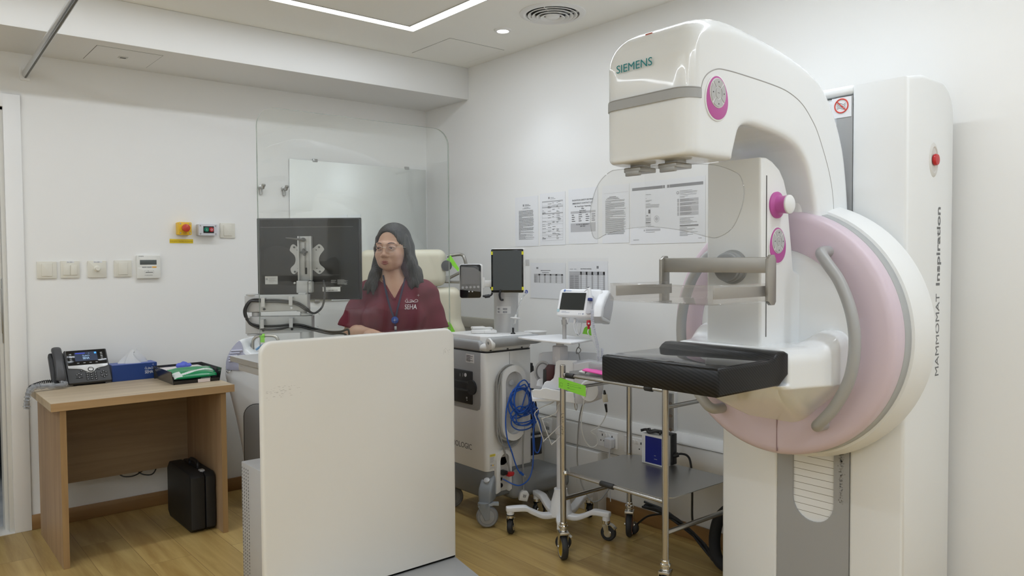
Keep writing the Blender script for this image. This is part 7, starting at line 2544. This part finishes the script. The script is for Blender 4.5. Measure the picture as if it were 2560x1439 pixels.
for s_ in (1, -1):
    H_ell(F, (s_ * .0130, -.0905, -.0360), (.0080, .0085, .0066), .006)
    H_ell(F, (s_ * .0060, -.0975, -.0425), (.0032, .004, .0026), .003, 's')
    F.cap(hp_(s_ * .021, -.0890, -.042), hp_(s_ * .031, -.0815, -.066), .0014, .0014, .006, 's')
    # lids
    F.cap(hp_(s_ * .0180, -.0830, .0005), hp_(s_ * .0315, -.0888, .0066), .0020, .0025, .004)
    F.cap(hp_(s_ * .0315, -.0888, .0066), hp_(s_ * .0460, -.0795, .0015), .0025, .0022, .004)
    F.cap(hp_(s_ * .0180, -.0825, -.0020), hp_(s_ * .0315, -.0875, -.0072), .0014, .0018, .004)
    F.cap(hp_(s_ * .0315, -.0875, -.0072), hp_(s_ * .0460, -.0790, -.0015), .0018, .0015, .004)
H_ell(F, (0, -.078, -.063), (.027, .013, .016), .014)
F.cap((-.004, .022, 1.20), hp_(0, .022, -.060), .050, .044, .012)
vh, fh = F.mesh()

# ---- torso, arms, legs
lo, hi, rs = (-.36, -.24, .04), (.36, .22, 1.36), .0046
B = Field(lo, hi, rs)
B.ell((.005, .005, 1.13), (.138, .100, .19))
B.cap((-.122, .012, 1.232), (.132, .012, 1.232), .052, .052, .05)
B.ell((.004, -.005, .98), (.150, .112, .15), k=.06)
B.ell((.002, .012, .84), (.165, .118, .12), k=.06)
for s_ in (1, -1):
    B.ell((.006 + s_ * .072, -.080, 1.115), (.062, .052, .062), k=.04)
    B.cap((.0 + s_ * .11, .022, 1.255), (-.004 + s_ * .02, .020, 1.305), .030, .036, .03)
    B.cap((s_ * .082, .01, .82), (s_ * .088, .0, .47), .085, .055, .03)
    B.cap((s_ * .088, .0, .47), (s_ * .09, .025, .10), .054, .038, .02)
B.cap((-.004, .018, 1.22), (-.010, .005, 1.36), .053, .048, .04)
ARM = {-1: ((-.152, .012, 1.230), (-.216, -.015, 1.040), (-.075, -.248, 1.050), (.36, -.93, 0)), 1: ((.158, .012, 1.228), (.204, .000, 1.000), (.210, -.075, .800), (.02, -.35, -.93))}
for s_, (sh_, el, wr, hd_) in ARM.items():
    B.cap(sh_, el, .047, .038, .03)
vb, fb = B.mesh()

body = MB().add(vh, fh).add(vb, fb)
for s_, (sh_, el, wr, hd_) in ARM.items():
    wr, h_ = V3(wr), unit(hd_)
    sd = np.cross(Z_, h_) * -1                # toward the image's right when the hand points at the room
    sd = unit(np.cross(h_, Z_)) * -1
    up_ = unit(np.cross(sd, h_)) * -1
    up_ = up_ if s_ < 0 else V3((1, 0, 0))
    if s_ > 0:
        sd = unit(np.cross(h_, up_))
    A = Field(np.minimum(V3(el), wr + h_ * .2) - .09, np.maximum(V3(el), wr + h_ * .2) + .09, .0026)
    A.cap(el, V3(el) * .55 + wr * .45, .0385, .034)
    A.cap(V3(el) * .55 + wr * .45, wr, .034, .0235, .01)
    pc = wr + h_ * .050
    M_ = np.array([sd, h_, up_])
    A.rbox(pc, (.038, .048, .0135), .0125, M_, .02)
    th = 1 if np.dot(sd, V3((1, 0, 0))) * -s_ > 0 else -1
    for k, (o_, L1, L2, L3) in enumerate(((-.030, .028, .018, .014), (-.010, .034, .023, .017), (.010, .037, .025, .018), (.029, .034, .022, .016))):
        o_ = o_ * th
        p0 = wr + h_ * .088 + sd * o_ + up_ * .002
        p1 = p0 + h_ * L1 + sd * o_ * .10 + up_ * .006
        p2 = p1 + h_ * L2 * .85 + up_ * -.011
        p3 = p2 + h_ * L3 * .55 + up_ * -.0135
        A.cap(p0 - h_ * .02, p1, .0090, .0083, .006)
        A.cap(p1, p2, .0083, .0076, .002)
        A.cap(p2, p3, .0076, .0068, .002)
    b0 = wr + h_ * .022 + sd * th * .026 + up_ * -.004
    b1 = wr + h_ * .055 + sd * th * .052 + up_ * -.010
    b2 = wr + h_ * .082 + sd * th * .055 + up_ * -.016
    A.cap(b0, b1, .013, .010, .012)
    A.cap(b1, b2, .0098, .0082, .003)
    va, fa = A.mesh()
    body.add(va, fa)
bo = obj('body', body, SKIN, t, 75, world=False)
# eyes, brows, lips
for s_ in (1, -1):
    e = obj('eye', MB().ball(hp_(s_ * .0315, -.0752, .0), .0118 * K, 22), mat('eye_white', (.62, .58, .54), .25), bo, world=False)
    look = unit(HR @ V3((-.16, -1, -.02)))
    c = hp_(s_ * .0315, -.0752, .0)
    obj('iris', MB().lathe([(.0060, .0105), (.0058, .0120), (0, .0126)], c, look, 18), mat('iris_brown', (.022, .012, .008), .12), bo, world=False)
    P = [hp_(s_ * x, y + .003, z - .001) for x, y, z in ((.013, -.0905, .0195), (.022, -.0905, .0235), (.033, -.0865, .0250), (.043, -.0785, .0225), (.050, -.0700, .0175))]
    obj('eyebrow', MB().tube(spline(P, 4), [.0016, .0019, .0022, .0024, .0025, .0026, .0026, .0026, .0025, .0024, .0022, .0020, .0018, .0016, .0014, .0012, .0010], 8, flat=.8), mat('brow', (.055, .036, .028), .7), bo, world=False)
    P = [hp_(s_ * x, y, z) for x, y, z in ((.0185, -.0850, .0015), (.025, -.0895, .0048), (.0325, -.0905, .0060), (.040, -.0865, .0046), (.047, -.0800, .0010))]
    obj('lash_line', MB().tube(spline(P, 4), .0008, 6), mat('lash', (.03, .022, .02), .6), bo, world=False)
F = Field(hp_(0, -.085, -.066) - .045, hp_(0, -.085, -.066) + .045, .0011)
F.cap(hp_(-.0250, -.0835, -.0655), hp_(-.006, -.0925, -.0618), .0016, .0040)
F.cap(hp_(-.006, -.0925, -.0618), hp_(.006, -.0925, -.0618), .0040, .0040, .003)
F.cap(hp_(.0250, -.0835, -.0655), hp_(.006, -.0925, -.0618), .0016, .0042, .003)
F.cap(hp_(-.0225, -.0850, -.0678), hp_(-.004, -.0905, -.0715), .0018, .0056, .0008)
F.cap(hp_(.0225, -.0850, -.0678), hp_(.004, -.0905, -.0715), .0018, .0056, .0008)
F.cap(hp_(-.004, -.0905, -.0715), hp_(.004, -.0905, -.0715), .0056, .0056, .002)
v, f = F.mesh()
obj('lips', MB().add(v, f), mat('lip_rose', (.36, .125, .105), .4), bo, 75, world=False)

# ---- hair: swept back from the forehead, straight to the shoulders
F = Field((-.19, -.16, 1.16), (.19, .20, 1.62), .0030)
H_ell(F, (0, .020, .038), (.078, .100, .084))
for s_ in (1, -1):
    side_pts = [(s_ * .068, -.008, .045), (s_ * .075, -.004, .0), (s_ * .078, .0, -.06), (s_ * .080, .0, -.12)]
    for a, b, ra, rb in zip(side_pts[:-1], side_pts[1:], (.012, .014, .018), (.014, .018, .021)):
        F.cap(hp_(*a), hp_(*b), ra, rb, .02)
    bp_ = [(s_ * .050, .050, .0), (s_ * .062, .048, -.08), (s_ * .066, .046, -.16)]
    for a, b in zip(bp_[:-1], bp_[1:]):
        F.cap(hp_(*a), hp_(*b), .040, .036, .03)
F.cap(hp_(0, .075, .0), hp_(0, .062, -.15), .045, .035, .03)
# image-left lock falls in front of the shoulder, tapering
for ch in ([hp_(-.080, -.002, -.085), (-.098, -.022, 1.325), (-.110, -.058, 1.275), (-.120, -.084, 1.232)], [hp_(-.072, -.004, -.09), (-.088, -.030, 1.32), (-.092, -.066, 1.27), (-.092, -.092, 1.226)], [hp_(-.076, .004, -.09), (-.100, -.020, 1.31), (-.122, -.050, 1.272), (-.142, -.066, 1.250)]):
    for i, (ra, rb) in enumerate(((.018, .0155), (.0155, .0115), (.0115, .004))):
        F.cap(ch[i], ch[i + 1], ra, rb, .024)
# image-right hair runs over the shoulder, flicking out
for ch in ([hp_(.080, .0, -.09), (.096, .0, 1.325), (.112, -.012, 1.292), (.152, -.022, 1.276)], [hp_(.074, -.004, -.09), (.082, -.022, 1.32), (.088, -.050, 1.275), (.094, -.068, 1.250)], [hp_(.086, .006, -.07), (.112, .004, 1.335), (.124, -.006, 1.305), (.128, -.014, 1.288)], [hp_(.076, .0, -.09), (.090, -.012, 1.32), (.104, -.034, 1.28), (.120, -.048, 1.262)]):
    for i, (ra, rb) in enumerate(((.020, .017), (.017, .012), (.012, .003))):
        F.cap(ch[i], ch[i + 1], ra, rb, .024)
# open the face: an egg in front, up to the hairline
H_ell(F, (.0, -.100, .010), (.0655, .068, .078), .012, 's')
H_ell(F, (.002, -.105, -.065), (.068, .085, .095), .012, 's')
# strand ridges along the fall
X, Y, Z = np.meshgrid(*F.ax, indexing='ij', sparse=True)
ang_ = np.arctan2(Y - .01, X + .01)
F.D = F.D + (.0009 * np.sin(ang_ * 46 + 1.2 * np.sin(Z * 14)) + .0006 * np.sin(ang_ * 97 + Z * 12)).astype(np.float32)
v, f = F.mesh()
obj('hair', MB().add(v, f), HAIR, t, 80, world=False)

# ---- scrub top
G = Field(lo, hi, rs)
G.ell((.005, .004, 1.125), (.155, .118, .185))
G.cap((-.126, .012, 1.234), (.136, .012, 1.234), .056, .058, .045)
G.ell((.004, -.010, .99), (.168, .135, .19), k=.07)
G.ell((.002, .008, .83), (.195, .145, .14), k=.07)
for s_ in (1, -1):
    G.ell((.006 + s_ * .072, -.086, 1.110), (.070, .056, .074), k=.05)
    G.cap((.0 + s_ * .11, .022, 1.258), (-.004 + s_ * .03, .020, 1.300), .036, .038, .03)
    sh_, el = V3(ARM[s_][0]), V3(ARM[s_][1])
    ax_ = unit(el - sh_)
    tip = sh_ + ax_ * .215
    G.cap(sh_ + ax_ * .01, tip, .056, .076, .035)
# hem of the sleeves and of the top
for s_ in (1, -1):
    sh_, el = V3(ARM[s_][0]), V3(ARM[s_][1])
    ax_ = unit(unit(el - sh_) + V3((0, 0, -.25)))
    cut = sh_ + unit(el - sh_) * .185
    G.put(lambda X, Y, Z, c=cut, n=ax_: np.maximum(-((X - c[0]) * n[0] + (Y - c[1]) * n[1] + (Z - c[2]) * n[2]), np.sqrt((X - c[0]) ** 2 + (Y - c[1]) ** 2 + (Z - c[2] + .06) ** 2) - .135), cut - .16, cut + .16, .004, 's')
    G.cap(cut - unit(el - sh_) * .05, cut + unit(el - sh_) * .1, .050, .072, .004, 's')
G.put(lambda X, Y, Z: Z - .735 + 0 * X + 0 * Y, (-.3, -.24, .5), (.3, .22, .735), .004, 's')
X, Y, Z = np.meshgrid(*G.ax, indexing='ij', sparse=True)
# soft folds: drape from the bust, across the belly and in the sleeves
fold = .0035 * np.sin(38 * X + 16 * Z + 5 * np.sin(9 * Z)) * np.clip((1.13 - Z) / .15, 0, 1) + .0022 * np.sin(60 * Z - 34 * np.abs(X) + 2 * np.sin(30 * Y)) * np.clip((np.abs(X) - .11) / .05, 0, 1)
G.D = G.D + fold.astype(np.float32)
# V neck: cut away what lies outside the body
vx, vz = .012, 1.203
Vd = np.maximum(np.maximum((np.abs(X - vx - (Z - vz) * -.10) - (Z - vz) * .56) / 1.146, Y - .055), vz - Z)
Bo = np.full_like(G.D, 0) + B.D
G.D = np.maximum(G.D, -np.maximum(Vd, -(Bo + .002))).astype(np.float32)
neck = np.sqrt((X + .004) ** 2 + (Y - .014) ** 2) - .062
G.D = np.maximum(G.D, -np.maximum(neck + 0 * Z, 1.270 - Z)).astype(np.float32)
v, f = G.mesh()
top = obj('scrub_top', MB().add(v, f), SCRUB, t, 75, world=False)


def front(x, z):
    """front surface of the top at (x, z)"""
    i = int(round((x - G.lo[0]) / rs))
    k = int(round((z - G.lo[2]) / rs))
    i, k = min(max(i, 0), G.D.shape[0] - 1), min(max(k, 0), G.D.shape[2] - 1)
    col = np.minimum(G.D[i, :, k], B.D[i, :, k])
    j = np.argmax(col < 0)
    if not (col < 0).any() or j == 0:
        return 0.0
    a, b = col[j - 1], col[j]
    return float(G.ax[1][j - 1] + rs * a / (a - b))


def front_s(x, z, r_=.012):
    return sum(front(x + dx, z + dz) for dx in (-r_, 0, r_) for dz in (-r_, 0, r_)) / 9


# stitched neckline band
for s_ in (-1, 1):
    P = []
    for q in np.linspace(0, .93, 12):
        z = vz - .002 + q * .098
        x = vx - (z - vz) * -.0 * 1 + s_ * ((z - vz) * .56 + .006) - (z - vz) * .10
        P.append((x, front(x, z) - .0008, z))
    obj('neck_band', MB().tube(spline(P, 3), .0034, 8, flat=.5), SCRUB, top, world=False)
# clinic mark on the chest, wrapped to the cloth
lgm = logo(MB(), (.066, 0, 1.157), X_, Z_, .058, .0003)
vv = lgm.verts()
for q in vv:
    q[1] = min(front(q[0] + a_, q[2] + b_) for a_ in (-.006, 0, .006) for b_ in (-.006, 0, .006)) - .0012 + q[1] * .3
lg2 = MB().add(vv, lgm.f)
obj('clinic_mark', lg2, mat('thread_white', (.72, .70, .70), .6), top, 0, world=False)
# lanyard, badge reel
lanm = mat('lanyard_navy', (.022, .026, .060), .6)
Ls = []
for pts_ in ([(-.052, 1.318), (-.040, 1.275), (-.022, 1.215), (.000, 1.155), (.016, 1.115)], [(.056, 1.305), (.052, 1.270), (.042, 1.215), (.032, 1.16), (.024, 1.115)]):
    P = []
    for x, z in [(a[0], a[1]) for a in spline([(a, b, 0) for a, b in pts_], 5)]:
        P.append((x, front(x, z) - .0028, z))
    Ls.append(P)
ys = np.array([p[1] for p in Ls[0]])
lan = MB()
for P in Ls:
    Q = np.array(P)
    Q[1:-1, 1] = np.minimum(Q[1:-1, 1], (Q[:-2, 1] + Q[2:, 1]) / 2)
    lan.ribbon([q for q in Q], X_, .0085, .0018)
la = obj('lanyard', lan, lanm, t, 40, world=False)
bx_, bz_ = .020, 1.105
by_ = front_s(bx_, bz_) - .002
reel = obj('badge_reel', MB().lathe([(0, -.002), (.0165, -.001), (.0175, .003), (.0165, .0065), (.012, .0085), (0, .009)], (bx_, by_, bz_), (0, -1, 0), 32), mat('reel_blue', (.015, .075, .36), .3), la, world=False)
obj('reel_star', MB().tube([(bx_, by_ - .0092, bz_ + .011), (bx_, by_ - .0092, bz_ - .011)], [.0004, .0004], 5).tube([(bx_ - .010, by_ - .0092, bz_), (bx_ + .010, by_ - .0092, bz_)], .0005, 5).ball((bx_, by_ - .0092, bz_), .0022, 10), PAPER, reel, world=False)
P = [(bx_ + .001, by_ - .002, bz_ - .016), (bx_ + .003, front_s(.023, 1.075) - .004, 1.075), (bx_ + .004, front_s(.024, 1.045) - .004, 1.045)]
obj('badge_strap', MB().ribbon(spline(P, 5), X_, .007, .0018), lanm, la, world=False)
obj('badge_clip', MB().box((bx_ - .002, front_s(.023, 1.068) - .009, 1.059), (bx_ + .009, front_s(.023, 1.068) - .004, 1.076), .001), SILVER, la, world=False)
obj('badge_card', MB().box((bx_ - .024, front_s(.022, .99) - .007, .955), (bx_ + .032, front_s(.022, .99) - .004, 1.040), .002), PAPER, la, world=False)
# trousers and shoes
F = Field((-.26, -.20, .05), (.26, .20, .86), .008)
for s_ in (1, -1):
    F.cap((s_ * .085, .01, .78), (s_ * .092, .0, .46), .098, .078, .03)
    F.cap((s_ * .092, .0, .46), (s_ * .094, .02, .12), .077, .070, .03)
F.ell((0, .012, .80), (.178, .128, .12), k=.05)
F.put(lambda X, Y, Z: Z - .085 + 0 * X + 0 * Y, (-.3, -.2, 0), (.3, .2, .085), .004, 's')
v, f = F.mesh()
obj('scrub_trousers', MB().add(v, f), SCRUB, t, 75, world=False)
for s_ in (1, -1):
    F = Field((s_ * .092 - .07, -.20, -.005), (s_ * .092 + .07, .12, .14), .005)
    F.rbox((s_ * .092, -.045, .030), (.042, .125, .0295), .025)
    F.ell((s_ * .092, .03, .07), (.040, .055, .055), k=.03)
    F.put(lambda X, Y, Z: Z - .001 + 0 * X + 0 * Y, (-.3, -.3, -.1), (.3, .3, .001), 0, 's')
    v, f = F.mesh()
    obj('shoe', MB().add(v, f), mat('shoe_black', (.02, .02, .022), .5), t, 60, world=False)
# glasses: thin rimless pair with wire bridge and temples
wire = mat('wire_gold', (.62, .58, .50), .3, .9)
gm = MB()
for s_ in (1, -1):
    rim = [hp_(s_ * .032 + x, -.099 + .045 * abs(x), -.004 + z) for x, z in rrect(.043, .029, .011, 5)]
    gm.tube(rim, .00045, 5, True)
    gm.tube([hp_(s_ * .053, -.091, .004), hp_(s_ * .066, -.080, .005), hp_(s_ * .074, -.03, .004), hp_(s_ * .078, .012, -.002)], .0009, 6)
gm.tube(spline([hp_(-.011, -.1005, .0), hp_(-.004, -.1045, .003), hp_(.004, -.1045, .003), hp_(.011, -.1005, .0)], 4), .0008, 6)
gl_ = obj('glasses', gm, wire, t, 60, world=False)
for s_ in (1, -1):
    pl = [hp_(s_ * .032 + x, -.099 + .045 * abs(x), -.004 + z) for x, z in rrect(.043, .029, .011, 5)]
    c = hp_(s_ * .032, -.1015, -.004)
    V = pl + [c]
    n = len(pl)
    obj('lens', MB().add(V, [(k, (k + 1) % n, n) for k in range(n)]), clear('lens_clear', (.975, .975, .975), 1), gl_, 60, world=False)
